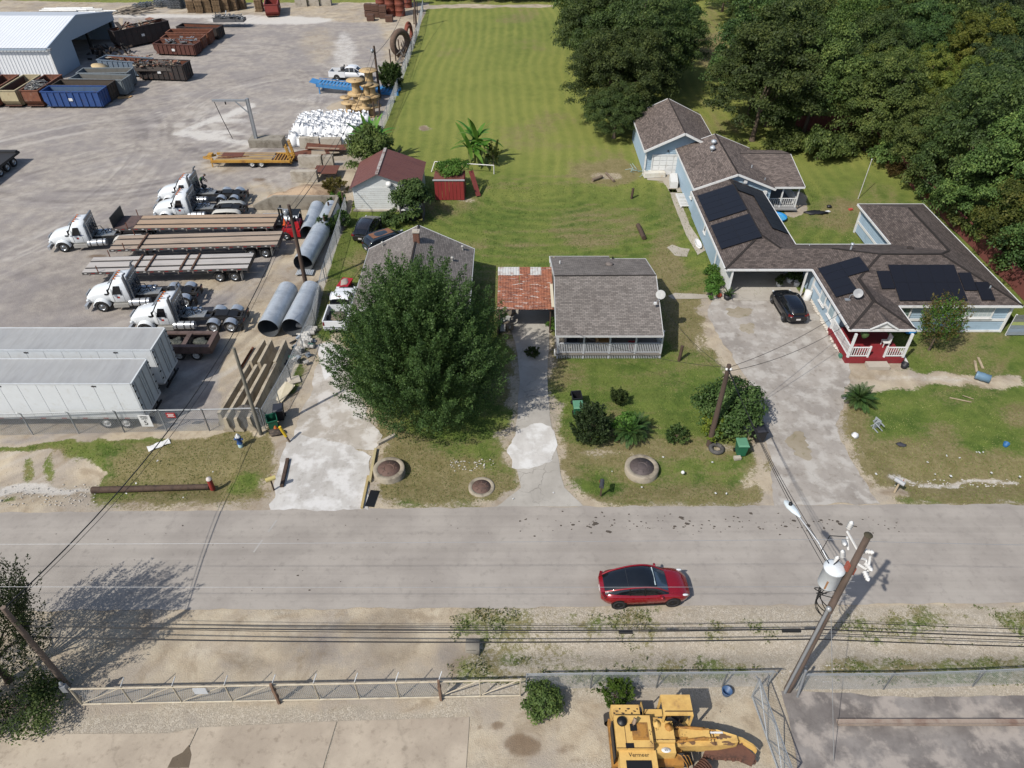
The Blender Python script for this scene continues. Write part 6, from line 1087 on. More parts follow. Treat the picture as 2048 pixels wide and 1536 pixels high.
rolloff('grey container with a tan round lid and white sheet inside', *edge(152, 147, 254, 146), mat=CGRY, inner=ING); rolloff('bluish grey container with a red stripe at the warehouse corner', *edge(193, 120, 288, 126), mat=CBGR); rolloff('black rusty ribbed container heaped with pale debris', *edge(268, 130, 366, 133), mat=CBLK, H=2.3)
rolloff('dark red-brown low container nearest in the group of four', *edge(305, 88, 387, 91, 1.7), mat=CDRD, H=1.7); rolloff('rusty empty container second in the group of four', *edge(321, 77, 402, 77, 1.8), mat=CRST, H=1.8); rolloff('rusty empty container third in the group of four', *edge(331, 66, 416, 66, 1.9), mat=CRST, H=1.9); rolloff('dark container with a raised end frame, farthest in the group of four', *edge(352, 54, 434, 57, 1.8), mat=CBLK, H=1.8)
rolloff('big dark container standing half under the warehouse canopy', (-64.5, 124.6), (-58.2, 131.5), mat=M((60, 52, 50), .75, dirt=(96, 64, 54)), H=2.8); rolloff('red container with its end to the camera near the pallet stacks', (-43.6, 146.2), (-45.0, 152.6), mat=CRED, H=2.2)
for lb, x, m_ in (('rust brown container full of wire coils, end to the camera beside the blue one', -63.1, CRST), ('cream container with rusty sides, end to the camera at the left edge', -66.1, CCRM), ('rusty container mostly cut off by the left frame edge', -69.1, CRST)): t_ = rolloff(lb, (x, 97.3), (x, 104), mat=m_, H=2.3, inner=M((96, 64, 52), .85))
scrapfill('', (-51.9, 109.6, 0), 0, 6.2, 1.9, 2.15, SCM, 190, 1); scrapfill('', (-57.6, 113.8, 0), 0, 5.6, 1.9, 1.75, SCM, 120, 2); scrapfill('', (-53.7, 124.2, 0), 0, 5.4, 1.8, 1.5, SCG, 110, 3); scrapfill('', (-50.6, 139.4, 0), 0, 5.4, 1.8, 1.65, SCG, 120, 4); scrapfill('', (-62.8, 129.6, 0), .83, 5.6, 1.8, 2.6, SCM, 80, 5, 2)
mb = MB(); q = random.Random(8)
for k in range(34): c = Vector((q.uniform(-.8, .8), q.uniform(-1.4, 1.4), 2.2 + q.uniform(-.2, .5))); r = q.uniform(.3, .7); a0 = q.uniform(0, 6); tl = q.uniform(-.8, .8); mb.tube([c + Vector((r * math.cos(a), r * math.sin(a), tl * r * math.sin(a))) for a in np.arange(a0, a0 + 5.5, .5)], .03, 4)
solo('wire_coils', mb, M((176, 176, 172), .4, .6), 'tangle of pale wire coils heaped in the rust brown container', 'wire', (-64.3, 99.3, 0))
solo('wooden_disc', MB().lathe([(1.15, 0), (1.15, .08), (0, .1)], 20, T=RT((0, 0, 1.9), ry=.25)), M((206, 182, 138), .8), 'round tan wooden disc lying in the grey container', 'disc', (-60.2, 109.2, 0)); solo('white_sheet', MB().box((0, 0, 1.7), (1.0, .7, .06)), W_, 'white sheet beside the tan disc in the grey container', 'sheet', (-59.9, 107.9, 0))
solo('cardboard', MB().box((0, 0, .04), (1.5, .9, .05), .3).box((.6, .3, .08), (.8, .6, .04), -.3), M((196, 158, 110), .9), 'flattened tan cardboard on the yard paving near the grey containers', 'cardboard', (-54.2, 101.6, 0))
mb = MB(); q = random.Random(12)
for k in range(60): p = Vector((q.uniform(-2.5, 2.5), q.uniform(-2.5, 2.5), q.uniform(.1, 1.6))); d = Vector((q.gauss(0, 1), q.gauss(0, 1), q.gauss(0, .7))).normalized() * q.uniform(.4, 1.6); mb.beam(p - d / 2, p + d / 2, .12, .25, k % 3)
tag(obj('scrap', mb, SCB, None, (-64.6, 121.0, 0)), kind='stuff')
# jib crane
jc = thing('jib_crane', 'grey steel jib crane on a concrete block in the yard', 'crane', (-30.8, 84.4, 0)); obj('base_block', MB().box((1.2, .2, .45), (4.0, 1.8, .9)), CONCD, jc); obj('post', MB().box((0, 0, 3.1), (.34, .34, 5.0), 0, 0, .8, .8), STEEL, jc); obj('arm', MB().box((-1.95, 0, 5.35), (4.3, .16, .22)), STEEL, jc); obj('brace', MB().beam((-.15, 0, 3.9), (-1.5, 0, 5.3), .1, .1), STEEL, jc); obj('hoist_rope', MB().tube([(-3.9, 0, 5.3), (-3.5, .1, 3.2), (-2.9, .15, .8)], .04, 5), BLK, jc); obj('trolley', MB().box((-2.6, 0, 5.1), (.12, .12, .4)), BLK, jc)
for x in (.15, -.15): obj('flange', MB().box((x, 0, 3.1), (.03, .38, 4.9)), STEEL, jc)
# bulk bags
def bag_mesh(seed):
    q = random.Random(seed); mb = MB(); rings = []; n = 10; h = q.uniform(.9, 1.05)
    for r, z in ((.40, 0), (.47, .06), (.50, .3), (.49, .6), (.44, h * .82), (.33, h * .94), (.16, h), (.12, h + .14), (.2, h + .24)):
        rings.append([(r * (1 + q.uniform(-.06, .06)) * (abs(math.cos(a)) ** 3 * .12 + 1) * math.cos(a), r * (1 + q.uniform(-.06, .06)) * math.sin(a), z + q.uniform(-.02, .02)) for a in (2 * PI * j / n for j in range(n))])
    mb.loft(rings, closed=True, caps=False, sm=True)
    for k in range(4):
        a = PI / 4 + k * PI / 2; x, y = .38 * math.cos(a), .38 * math.sin(a); mb.prism([(x, y, h * .75), (x * 1.05, y * 1.05, h + q.uniform(.1, .32)), (x * .7 - y * .35, y * .7 + x * .35, h + q.uniform(.05, .2)), (x * .6, y * .6, h * .8)], (.03, .02, .0))
    return mesh('bulk_bag', mb)
BAGM = M((250, 251, 252), .6, amt=.06, scale=5, bump=.4); bags = [bag_mesh(s) for s in range(6)]
for b_ in bags: b_.materials.append(BAGM)
q = random.Random(21); f0, f1 = G(584, 290), G(720, 290); bk0, bk1 = G(602, 258), G(746, 262); nb = 0
for r in range(7):
    a = f0.lerp(bk0, r / 6); b = f1.lerp(bk1, r / 6); n = 10
    for lvl in (0, 1):
        if lvl and r < 1: continue
        for k in range(n - lvl):
            if lvl and q.random() < .06: continue
            p = a.lerp(b, (k + .5 + .5 * lvl + q.uniform(-.12, .12)) / n); rowl = 'in the front row of the white pile' if r == 0 else ('heaped on top of the white pile' if lvl else 'packed inside the white pile')
            o_ = solo('bulk_bag', bags[q.randrange(6)], None, 'bulging white bulk bag ' + rowl, 'bag', (p.x, p.y + q.uniform(-.1, .1), lvl * .86), q.uniform(0, 6), 'white bulk bags'); s_ = q.uniform(1.08, 1.32); o_.scale = (s_ * 1.08, s_ * 1.08, s_ * q.uniform(.85, 1.1))
# cable spools
WS = M((200, 172, 126), .8, col2=(176, 146, 102), scale=3, dirt=(150, 120, 86)); sp_f = mesh('flange', MB().lathe([(0, -.05), (1, -.05), (1, .05), (.14, .05)], 22)); sp_d = mesh('drum', MB().lathe([(.5, -.5), (.44, 0), (.5, .5)], 18, cap=False)); sp_h = mesh('hub_plate', MB().lathe([(.16, 0), (.13, .03), (0, .03)], 10))
for m_ in (sp_f, sp_d): m_.materials.append(WS)
sp_h.materials.append(M((110, 90, 70), .7))
def spool(label, x, y, z, r, h):
    t = thing('cable_spool', label, 'spool', (x, y, z), 0, 'wooden cable spools')
    for zz in (.05, h - .05): o_ = obj('flange', sp_f, None, t, (0, 0, zz)); o_.scale = (r, r, 1)
    o_ = obj('drum', sp_d, None, t, (0, 0, h / 2)); o_.scale = (r, r, h - .15); obj('hub_plate', sp_h, None, t, (0, 0, h))
for px, py, r, h, n, lb in ((700, 225, 1.0, 1.35, 1, 'single wooden spool at the left front of the spool stack'), (694, 210, .8, 1.1, 1, 'small wooden spool behind the left front one'), (717, 213, 1.25, 1.75, 2, 'spool in the two-high stack left of the tall pair'), (743, 197, 1.3, 1.9, 2, 'spool in the tallest pair behind the pole'), (716, 224, 1.15, 1.3, 1, 'wide low spool in the middle front'), (737, 213, 1.0, 1.5, 2, 'spool in the slim stack beside the pole'), (748, 212, 1.0, 1.4, 2, 'spool wedged between the slim stack and the pole'), (720, 233, .95, 1.2, 1, 'front spool next to the bulk bags'), (733, 233, .85, 1.2, 2, 'spool in the narrow front stack'), (745, 230, .9, 1.2, 1, 'spool at the right front of the stack')):
    p = G(px, py)
    for k in range(n): spool(lb if n == 1 else ('upper ' if k else 'lower ') + lb, p.x, p.y, k * h, r * (1 - .06 * k), h)
# blue ramp
br = thing('loading_ramp', 'long sky-blue steel loading ramp sloping to the ground', 'ramp', (-27.4, 104.2, 0), -.06); RB_ = M((74, 146, 206), .5, dirt=(60, 110, 160)); Lr = 11.5
mb = MB()
for k in range(24): x = Lr * k / 24 + .2; mb.beam((x, -.9, 1.35 - 1.15 * x / Lr), (x, .9, 1.35 - 1.15 * x / Lr), .32, .04)
obj('deck_grating', mb, RB_, br)
for s in (-1, 1):
    obj('side_beam', MB().beam((0, s * 1.0, 1.15), (Lr, s * 1.0, .1), .1, .4), RB_, br); obj('guard_rail', MB().beam((0, s * 1.0, 1.55), (Lr, s * 1.0, .45), .05, .06), RB_, br)
    for k in range(14): x = Lr * k / 13; obj('rail_post', MB().box((x, s * 1.06, 1.25 - 1.05 * x / Lr), (.06, .06, .6)), RB_, br)
    obj('leg', MB().box((.3, s * .9, .5), (.14, .14, 1.0)), RB_, br)
obj('lip', MB().beam((0, 0, 1.3), (-1.0, 0, 1.55), 1.8, .05), RB_, br)
# concrete blocks, plates, soil
for i, (px0, px1, py, z, lb) in enumerate(((598, 645, 336, 1.3, 'left one of the two big concrete blocks behind the yellow trailer ramp'), (647, 668, 336, 1.3, 'right one of the two big concrete blocks behind the yellow trailer ramp'), (583, 636, 365, 1.2, 'separate concrete barrier block standing on sandy ground'), (600, 640, 297, 1.2, 'left concrete block in front of the bulk bags'), (642, 684, 298, 1.2, 'right concrete block in front of the bulk bags'))):
    a, b = G(px0, py), G(px1, py); solo('concrete_block', MB().box(((a.x + b.x) / 2, a.y + .4, z / 2), (b.x - a.x - .05, .75, z), 0, 0, .99, .82), CONC, lb, 'block', group='concrete blocks')
q = random.Random(31)
for i, (px, py, lx, ly, rz, m_, lb) in enumerate(((622, 312, 4.2, 2.4, .35, RUST, 'big rusty steel plate sloping beside the yellow ramp'), (652, 310, 3.2, 1.6, .2, M((170, 156, 136), .8), 'pale plate lying on the rusty plates'), (640, 300, 3.0, 2.2, .1, RUST, 'rusty plate behind the pale one'), (675, 306, 2.6, 1.6, 0, RUST, 'rusty plate under the fence bush'), (655, 352, 2.6, 2.2, 0, M((110, 66, 52), .8), 'brown plate beside the separate concrete block'))):
    p = G(px, py); solo('steel_plate', MB().box((0, 0, 0), (lx, ly, .06)), m_, lb, 'plate', (p.x, p.y, .35 + .1 * i), rz, 'steel plates').rotation_euler[1] = .06 * (i % 3 - 1)
solo('timber', MB().beam((-1.8, .3, .9), (2.0, -.2, .95), .14, .12), M((170, 150, 130), .85), 'pale timber lying across the steel plates', 'timber', tuple(G(648, 312)))
def mound(label, px, py, rx, ry, h, mat, seed):
    p = G(px, py); mb = MB(); rings = []; q = random.Random(seed); n = 20
    for k in range(7):
        f = 1 - k / 6; rings.append([(rx * f * (1 + q.uniform(-.1, .1)) * math.cos(2 * PI * j / n) + .02, ry * f * (1 + q.uniform(-.1, .1)) * math.sin(2 * PI * j / n), h * (1 - f) ** .8 + q.uniform(-.05, .05) * h - .06) for j in range(n)])
    mb.loft(rings, closed=True, caps=False); return tag(obj('soil_heap', mb, mat, None, (p.x, p.y, 0)), label, 'heap', 'soil heaps')
SOIL = M((184, 160, 132), .95, col2=(150, 124, 100), scale=.7, bump=.6, dirt=(128, 108, 88)); mound('broad soil heap spilling out of the concrete bay', 622, 392, 3.6, 2.8, 1.2, SOIL, 1); mound('small soil heap beside the wooden spools', 684, 213, 2.2, 1.6, .8, M((170, 158, 140), .95, bump=.5), 2); mound('low brown soil heap in front of the concrete bay', 568, 392, 1.8, 1.2, .5, SOIL, 3)
bay = thing('retaining_wall', 'long concrete wall closing the bay of steel pipes', 'wall', tuple(G(590, 420)))
bp = bay.location
obj('wall', MB().prism([(-4.2, 0, .0), (4.6, 0, 0), (4.6, 0, 1.5), (-2.0, 0, 1.5), (-4.2, 0, .5)], (0, .3, 0)), CONCD, bay); obj('return_wall', MB().box((4.6, -2.6, .75), (.3, 5.0, 1.5)), CONCD, bay)
# corrugated pipes
def pipe(label, p0, p1, r, n=26, rot=None):
    p0 = Vector(p0); p1 = Vector(p1); L = (p1 - p0).length; k = int(L / .17) * 2; rings = []
    for i in range(k + 1): rr = r + (.022 if i % 2 else 0); rings.append([(rr * math.cos(2 * PI * j / n), rr * math.sin(2 * PI * j / n), L * i / k) for j in range(n)])
    inner = [[(rr_ * math.cos(-2 * PI * j / n), rr_ * math.sin(-2 * PI * j / n), z) for j in range(n)] for rr_, z in ((r - .02, 0), (r - .02, L))]
    T = Matrix.Translation(p0) @ (p1 - p0).to_track_quat('Z', 'Y').to_matrix().to_4x4(); c = (p0 + p1) / 2; T = Matrix.Translation(-c) @ T
    t = thing('steel_pipe', label, 'pipe', c, 0, 'corrugated steel pipes'); obj('shell', MB().loft(rings, closed=True, caps=False, T=T), GALV, t); obj('lining', MB().loft(inner, closed=True, caps=False, T=T), M((120, 124, 128), .5, .6), t); return t
A = G(536, 657, .82); B_ = G(584, 655, .82); dirp = Vector((.25, 5.6, 0)); pipe('left one of the two wide galvanized pipes side by side near the fence', A, A + dirp, .82); pipe('right one of the two wide galvanized pipes side by side near the fence', B_, B_ + dirp + Vector((.1, 0, 0)), .82)
C_ = G(606, 527, .85); pipe('single long galvanized pipe lying in front of the paired ones', C_, C_ + Vector((.35, 6.0, 0)), .85); D_ = G(616, 466, .8); pipe('left pipe of the back pair below the concrete wall', D_, D_ + Vector((-.2, 5.4, 0)), .72); E_ = G(641, 466, .8); pipe('right pipe of the back pair below the concrete wall', E_, E_ + Vector((.1, 5.4, 0)), .76); F_ = G(527, 440, .6); pipe('pipe lying crosswise behind the red forklift', F_, F_ + Vector((3.6, .1, 0)), .62)
p = G(610, 548); mb = MB(); mb.loft([[(x, -.45, .14 + .03 * (k % 2) + .1 * math.cos(x * 2)), (x, .45, .14 + .03 * (k % 2) + .1 * math.cos(x * 2))] for k, x in enumerate(np.arange(-.75, .8, .08))], caps=False, sm=False); solo('corrugated_sheet', mb, GALV, 'short corrugated sheet on the ground at the mouth of the single pipe', 'sheet', p)
# concrete barrier walls in rows
q = random.Random(41); BAR = [(-.3, 0), (-.3, .12), (-.13, .4), (-.09, 1.05), (.09, 1.05), (.13, .4), (.3, .12), (.3, 0)]
def barrier(label, a, b):
    a = Vector(a); b = Vector(b); d = b - a; s = Vector((d.y, -d.x, 0)).normalized(); solo('concrete_barrier', MB().prism([a + s * x * 1.15 + Vector((0, 0, z * 1.12)) for x, z in BAR], d), M((186, 174, 152), .9, col2=(160, 146, 126), scale=1.2, bump=.3, dirt=(118, 106, 92)), label, 'barrier', group='concrete traffic barriers in rows')
for i, (x0, y0, x1, y1, c) in enumerate(((437, 826, 497, 727, 'leftmost row'), (449, 838, 513, 729, 'second row from the left'), (470, 838, 531, 728, 'third row from the left'), (496, 836, 550, 726, 'row along the yard fence'))):
    a, b = G(x0, y0, 1.17), G(x1, y1, 1.17); a.z = b.z = 0
    m_ = a.lerp(b, .5); g_ = (b - a).normalized() * .03; barrier(f'long flared concrete barrier, front piece of the {c}', a, m_ - g_); barrier(f'long flared concrete barrier, back piece of the {c}', m_ + g_, b)
for i, (x0, y0, x1, y1, c) in enumerate(((500, 722, 527, 679, 'left'), (517, 724, 541, 679, 'middle'), (549, 723, 569, 679, 'right'))): barrier(f'concrete barrier in the farther group, {c} one', Vector((*G(x0, y0, 1.17).xy, 0)), Vector((*G(x1, y1, 1.17).xy, 0)))
for i, (x0, y0, x1, y1) in enumerate(((482, 735, 506, 695), (480, 738, 503, 700))): a, b = G(x0, y0, .1), G(x1, y1, .1); solo('steel_beam', MB().beam(a, b, .12, .14), RUST, ('upper' if i else 'lower') + ' brown beam lying beside the farther barriers', 'beam', group='brown beams')
# pallets, pipes and crates along the far edge
PLT = M((158, 132, 100), .85, col2=(128, 104, 80), scale=3, dirt=(96, 80, 66)); pme = MB()
for z in (.0, .11): 
    for k in range(5): pme.box((0, -.5 + .25 * k, z + .02), (1.2, .14, .025))
for x in (-.52, 0, .52): pme.box((x, 0, .075), (.1, 1.1, .09))
pme = mesh('wooden_pallet', pme); pme.materials.append(PLT); q = random.Random(51)
for i, (px, py, n) in enumerate(((385, 24, 14), (402, 25, 15), (419, 24, 17), (437, 24, 18), (454, 22, 18), (470, 20, 17), (486, 17, 12), (520, 22, 14), (392, 14, 16), (424, 13, 16), (450, 12, 16), (478, 10, 14))):
    p = G(px, py)
    for k in range(n): solo('wooden_pallet', pme, None, f'weathered pallet in the {("first", "second", "third", "fourth", "fifth", "sixth", "seventh", "last", "first rear", "second rear", "third rear", "fourth rear")[i]} pallet stack from the left at the far yard edge', 'pallet', (p.x + q.uniform(-.08, .08), p.y + q.uniform(-.08, .08), .15 * k), q.uniform(-.06, .06), 'stacked pallets').scale = (1.15, 1.15, 1.1)
q = random.Random(52); MB1 = MB()
cr = MB().box((0, 0, .55), (1.3, 1.1, 1.0))
crm = mesh('wooden_crate', cr); crm.materials.append(M((92, 66, 54), .85, col2=(72, 52, 44), scale=2)); sl = mesh('slat', MB().box((0, 0, 0), (1.34, .03, .2))); sl.materials.append(M((108, 78, 64), .85, col2=(84, 62, 52), scale=2))
for i, (px, py, n, lb) in enumerate(((738, 33, 2, 'left'), (752, 34, 2, 'middle'), (767, 36, 2, 'right'), (742, 41, 1, 'front left'), (779, 43, 1, 'front right'))):
    p = G(px, py)
    for k in range(n):
        t = thing('wooden_crate', (f'{"upper" if k else "lower"} dark wooden crate of the {lb} stack' if n > 1 else f'single dark wooden crate on the ground, {lb}') + ' near the rusty drums', 'crate', (p.x, p.y, 1.1 * k), 0, 'dark wooden crates'); obj('box', crm, None, t)
        for j in range(4): obj('slat', sl, None, t, (0, -.57, .18 + .25 * j))
DRM = M((128, 66, 48), .8, col2=(104, 54, 42), scale=1, bump=.3); dm = mesh('rusty_drum', MB().lathe([(.95, 0), (1.0, .06), (.93, .12), (.93, .9), (.99, .95), (.93, 1.0), (.93, 1.85), (1.0, 1.92), (.95, 2.0), (.8, 1.95), (0, 1.95)], 20)); dm.materials.append(DRM)
for i, (px, py, n) in enumerate(((782, 31, 3), (801, 31, 3), (762, 15, 2), (795, 13, 3), (815, 14, 3), (775, 8, 3))):
    p = G(px, py)
    for k in range(n): solo('rusty_drum', dm, None, f'big rusty red drum, {("lowest", "second", "third")[k]} layer of the {("front left", "front right", "shorter", "middle", "rear right", "rear left")[i]} stack beside the crates', 'drum', (p.x, p.y, 2.02 * k), .4 * i, 'rusty drums')
def ring(name, label, c, r, rr, mat, rx=PI / 2, rz=0, cat='tyre', group=None): solo(name, MB().tube([(r * math.cos(a), r * math.sin(a), 0) for a in np.linspace(0, 2 * PI, 25)], rr, 10, caps=False, T=RT((0, 0, 0), rz=rz, rx=rx)), mat, label, cat, c, 0, group)
ring('tractor_tyre', 'huge treaded tyre leaning on the fence post near the field', (-17.8, 121.5, 2.0), 1.6, .5, M((112, 92, 78), .9, col2=(84, 72, 62), scale=3), rz=.9)
for i, (x, y) in enumerate(((-17.6, 131), (-17.3, 129))): ring('rusty_ring', ('front' if i else 'back') + ' narrow rusty wheel ring leaning at the fence beyond the tyre', (x, y, 1.4), 1.2, .25, DRM, rz=1.3, cat='ring', group='rusty rings')
q = random.Random(53); mb = MB()
for k in range(90): y = q.uniform(0, 24); p = Vector((q.uniform(-.9, .9), y, q.uniform(.1, 1.2))); d = Vector((q.gauss(0, .5), q.gauss(0, 1), q.gauss(0, .6))).normalized() * q.uniform(.5, 1.8); mb.beam(p - d / 2, p + d / 2, .1, .1, k % 3)
tag(obj('scrap', mb, [M((150, 146, 140), .6, .4), M((104, 98, 92), .7), M((128, 110, 94), .8)], None, (-17.2, 106, 0)), kind='stuff')
q = random.Random(54)
for i in range(14): x = -92 + q.uniform(0, 6) * .4 + (i % 7) * 1.0; solo('steel_tube', MB().tube([(0, 0, 0), (7, q.uniform(-.4, .4), .0)], .16, 8), M((226, 226, 222), .4), 'long white pipe in the loose pile at the far yard edge', 'pipe', (-88 + q.uniform(-2, 6), 149 + .35 * (i % 7), .2 + .3 * (i // 7)), q.uniform(-.06, .06), 'white pipes at the far edge')
for i in range(16): a = q.uniform(-.5, .5); solo('pole', MB().beam((-2.2, 0, .2), (2.2, q.uniform(-1, 1), q.uniform(.5, 1.6)), .16, .14), M((128, 118, 106), .8, col2=(96, 88, 80)), 'weathered pole in the untidy heap at the far yard edge', 'pole', (-72 + q.uniform(-2.5, 2.5), 149 + q.uniform(-1.2, 1.2), 0), q.uniform(-.9, .9), 'heaped poles')
gm_ = MB()
for k in range(5): gm_.box((0, -.6 + .3 * k, .0), (1.4, .08, .08))
for x in (-.6, 0, .6): gm_.box((x, 0, .08), (.08, 1.4, .08))
gm_ = mesh('steel_rack', gm_); gm_.materials.append(M((150, 154, 158), .4, .5))
for i, (px, py, n) in enumerate(((275, 15, 2), (288, 15, 3), (300, 14, 3), (318, 14, 4), (333, 13, 4), (345, 17, 9), (358, 17, 11), (352, 9, 9), (366, 13, 10))):
    p = G(px, py)
    for k in range(n): solo('steel_rack', gm_, None, 'grey steel rack in the stacks left of the pallets', 'rack', (p.x, p.y, .2 + .3 * k), q.uniform(-.2, .2), 'grey steel racks')
for i, (px0, px1, py) in enumerate(((592, 616, 12), (618, 640, 11), (642, 664, 10))): a, b = G(px0, py), G(px1, py); solo('concrete_block', MB().box(((a.x + b.x) / 2, a.y, .8), (b.x - a.x - .1, 1.1, 1.6)), CONC, ('left', 'middle', 'right')[i] + ' of three grey concrete blocks at the far end of the yard', 'block', group='concrete blocks at the far end')
# person in a hi-vis vest bending over the rear deck of the farthest truck
pe = thing('person', 'person in a green high-visibility vest bending over the deck of the farthest truck', 'person', (-32.4, 70.0, 1.12), .3)
def skinned(name, verts, edges, radii, mat, parent, root=0):
    me = bpy.data.meshes.new(name); me.from_pydata(verts, edges, []); o = bpy.data.objects.new(name, me); COL.objects.link(o); m = o.modifiers.new('Skin', 'SKIN'); o.modifiers.new('Sub', 'SUBSURF').levels = 1
    for i, r in enumerate(radii): v = me.skin_vertices[0].data[i]; v.radius = (r, r); v.use_root = (i == root)
    o.parent = parent; me.materials.append(mat); return o
V = [(0, 0, .78), (.14, 0, 1.02), (.34, 0, 1.22), (.44, 0, 1.3), (.52, 0, 1.36), (.05, .1, .74), (.14, .12, .4), (.02, .12, .06), (.14, .12, .03), (.05, -.1, .74), (.2, -.13, .4), (.05, -.12, .06), (.17, -.12, .03), (.34, .2, 1.16), (.46, .24, .92), (.62, .2, .74), (.34, -.2, 1.16), (.48, -.24, .92), (.64, -.18, .76)]
E_ = [(0, 1), (1, 2), (2, 3), (3, 4), (0, 5), (5, 6), (6, 7), (7, 8), (0, 9), (9, 10), (10, 11), (11, 12), (2, 13), (13, 14), (14, 15), (2, 16), (16, 17), (17, 18)]
skinned('body', V, E_, [.15, .15, .16, .07, .08, .1, .075, .05, .045, .1, .075, .05, .045, .075, .05, .04, .075, .05, .04], M((52, 56, 66), .8), pe)
skinned('vest', [(.02, 0, .84), (.15, 0, 1.04), (.33, 0, 1.2)], [(0, 1), (1, 2)], [.17, .185, .185], M((108, 190, 60), .6), pe); obj('head', MB().blob((.56, 0, 1.4), (.1, .085, .12), 12, 8, 0), M((178, 128, 100), .6), pe); obj('hard_hat', MB().lathe([(.14, 0), (.12, .03), (.1, .08), (0, .12)], 12, T=RT((.58, 0, 1.44), ry=.5)), M((70, 60, 50), .5), pe)
for s in (-1, 1):
    for f in range(4): obj('finger', MB().tube([(.63, s * (.2 - .02 * f), .73), (.68, s * (.2 - .022 * f), .68), (.67, s * (.2 - .022 * f), .63)], .009, 5), M((178, 128, 100), .6), pe)
    obj('hand', MB().blob((.635, s * .185, .735), (.045, .045, .03), 8, 6, 0), M((178, 128, 100), .6), pe); obj('thumb', MB().tube([(.62, s * .15, .73), (.66, s * .13, .69)], .011, 5), M((178, 128, 100), .6), pe)
obj('jacket_bag', MB().blob((.2, .05, .2), (.3, .22, .2), 9, 6, .2), M((48, 52, 56), .8), pe)
# ---------------------------------------------------------------- fences, poles, street things
FEN = M((176, 180, 182), .45, .3); WIRE = M((196, 200, 202), .5, .1); CABLE = M((30, 30, 32), .6); ALU = M((178, 180, 182), .4, .4)
def chain_fence(name, label, pts, h=1.8, gap=3.0, sp=.13, wire=.006, barb=True, posts=True, lean=(0, 0), cat='fence', rail=True, mesh_mat=None):
    t = thing(name, label, cat, (*pts[0], 0)); o = Vector((*pts[0], 0)); mb = MB(); ln = Vector((*lean, 0))
    for a, b in zip(pts, pts[1:]):
        a = Vector((*a, 0)) - o; b = Vector((*b, 0)) - o; L = (b - a).length; d = (b - a) / L; n = max(1, round(L / gap)); up = Vector((0, 0, h)) + ln * h
        for i in range(n + 1):
            if posts: obj('post', MB().tube([a + d * (L * i / n) + Vector((0, 0, -.2)), a + d * (L * i / n) + up], .04, 7), FEN, t)
            if barb: obj('barb_arm', MB().beam(a + d * (L * i / n) + up, a + d * (L * i / n) + up + Vector((d.y * .25, -d.x * .25, .3)), .03, .03), FEN, t)
        if rail: obj('top_rail', MB().tube([a + up, b + up], .03, 6), FEN, t)
        k = int(L / sp); m_ = int(h / sp)
        for i in range(-m_, k + 1):
            for s in (0, 1):
                u0 = max(0, i); u1 = min(k, i + m_); z0 = (u0 - i) / m_; z1 = (u1 - i) / m_
                if u1 <= u0: continue
                if s: z0, z1 = 1 - z0, 1 - z1
                p0 = a + d * (u0 * sp) + up * z0; p1 = a + d * (u1 * sp) + up * z1; mb.beam(p0, p1, wire, wire * 1.6)
    w = obj('chain_link', mb, mesh_mat or WIRE, t); w['kind'] = 'stuff'
    if barb:
        for a, b in zip(pts, pts[1:]):
            a = Vector((*a, 0)) - o; b = Vector((*b, 0)) - o; d = (b - a).normalized()
            for k in range(3): e = Vector((d.y * .08 * (k + 1), -d.x * .08 * (k + 1), h + .1 * (k + 1))) + ln * h; obj('barbed_wire', MB().tube([a + e, b + e], .008, 4, caps=False), FEN, t)
    return t
F0 = G(0, 871); ff = chain_fence('chain_link_fence', 'chain-link fence with barbed wire in front of the white box trailers', [(-46, 34.1), (-35.3, 34.25), (-26.2, 34.6), (-20.5, 34.75), (-16.75, 34.9)], 1.9, 2.9)
sg = thing('speed_sign', 'white speed limit sign hanging on the front chain-link fence', 'sign', (-24.35, 34.48, 1.15)); sg.scale = (1.25,) * 3; obj('plate', MB().box((0, 0, 0), (.62, .03, .8)), W_, sg); text('5', .46, BLK, sg, RT((0, -.02, -.14), rx=PI / 2)); text('SPEED', .15, BLK, sg, RT((0, -.02, .3), rx=PI / 2)); text('LIMIT', .15, BLK, sg, RT((0, -.02, .16), rx=PI / 2))
s2 = thing('warning_sign', 'small red sign hanging on the front fence right of the white one', 'sign', (-22.6, 34.6, 1.55)); obj('plate', MB().box((0, 0, 0), (.6, .03, .42)), M((176, 36, 40), .5), s2)
for k in range(3): obj('print_line', MB().box((0, -.018, .1 - .1 * k), (.44 - .08 * (k % 2), .006, .045)), W_, s2)
chain_fence('chain_link_fence', 'sagging chain-link fence between the yard and the houses', [(-16.75, 35.2), (-16.2, 40), (-15.9, 47), (-16.4, 53.5), (-16.6, 60), (-16.9, 67)], 1.6, 3.2, .14, barb=False, lean=(.0, 0)); chain_fence('chain_link_fence', 'far stretch of chain-link fence along the mown field', [(-16.6, 82), (-16.2, 93), (-16.2, 110), (-16.4, 135), (-17.2, 152)], 1.7, 3.4, .22, .01, barb=False)
q = random.Random(61)
for i, (px, py, h) in enumerate(((750, 235, 2.0), (760, 235, 2.2), (766, 180, 2.2), (782, 130, 2.3), (792, 122, 2.4), (800, 108, 2.2), (828, 48, 2.4), (835, 30, 2.4), (655, 470, 2.0), (646, 470, 1.6), (663, 440, 1.9), (690, 420, 1.9))): p = G(px, py); solo('fence_post', MB().tube([(0, 0, -.1), (q.uniform(-.15, .15), q.uniform(-.1, .1), h)], .1, 7), WOOD_D, 'old wooden post standing in the yard fence line', 'post', p, 0, 'old posts along the yard fence')
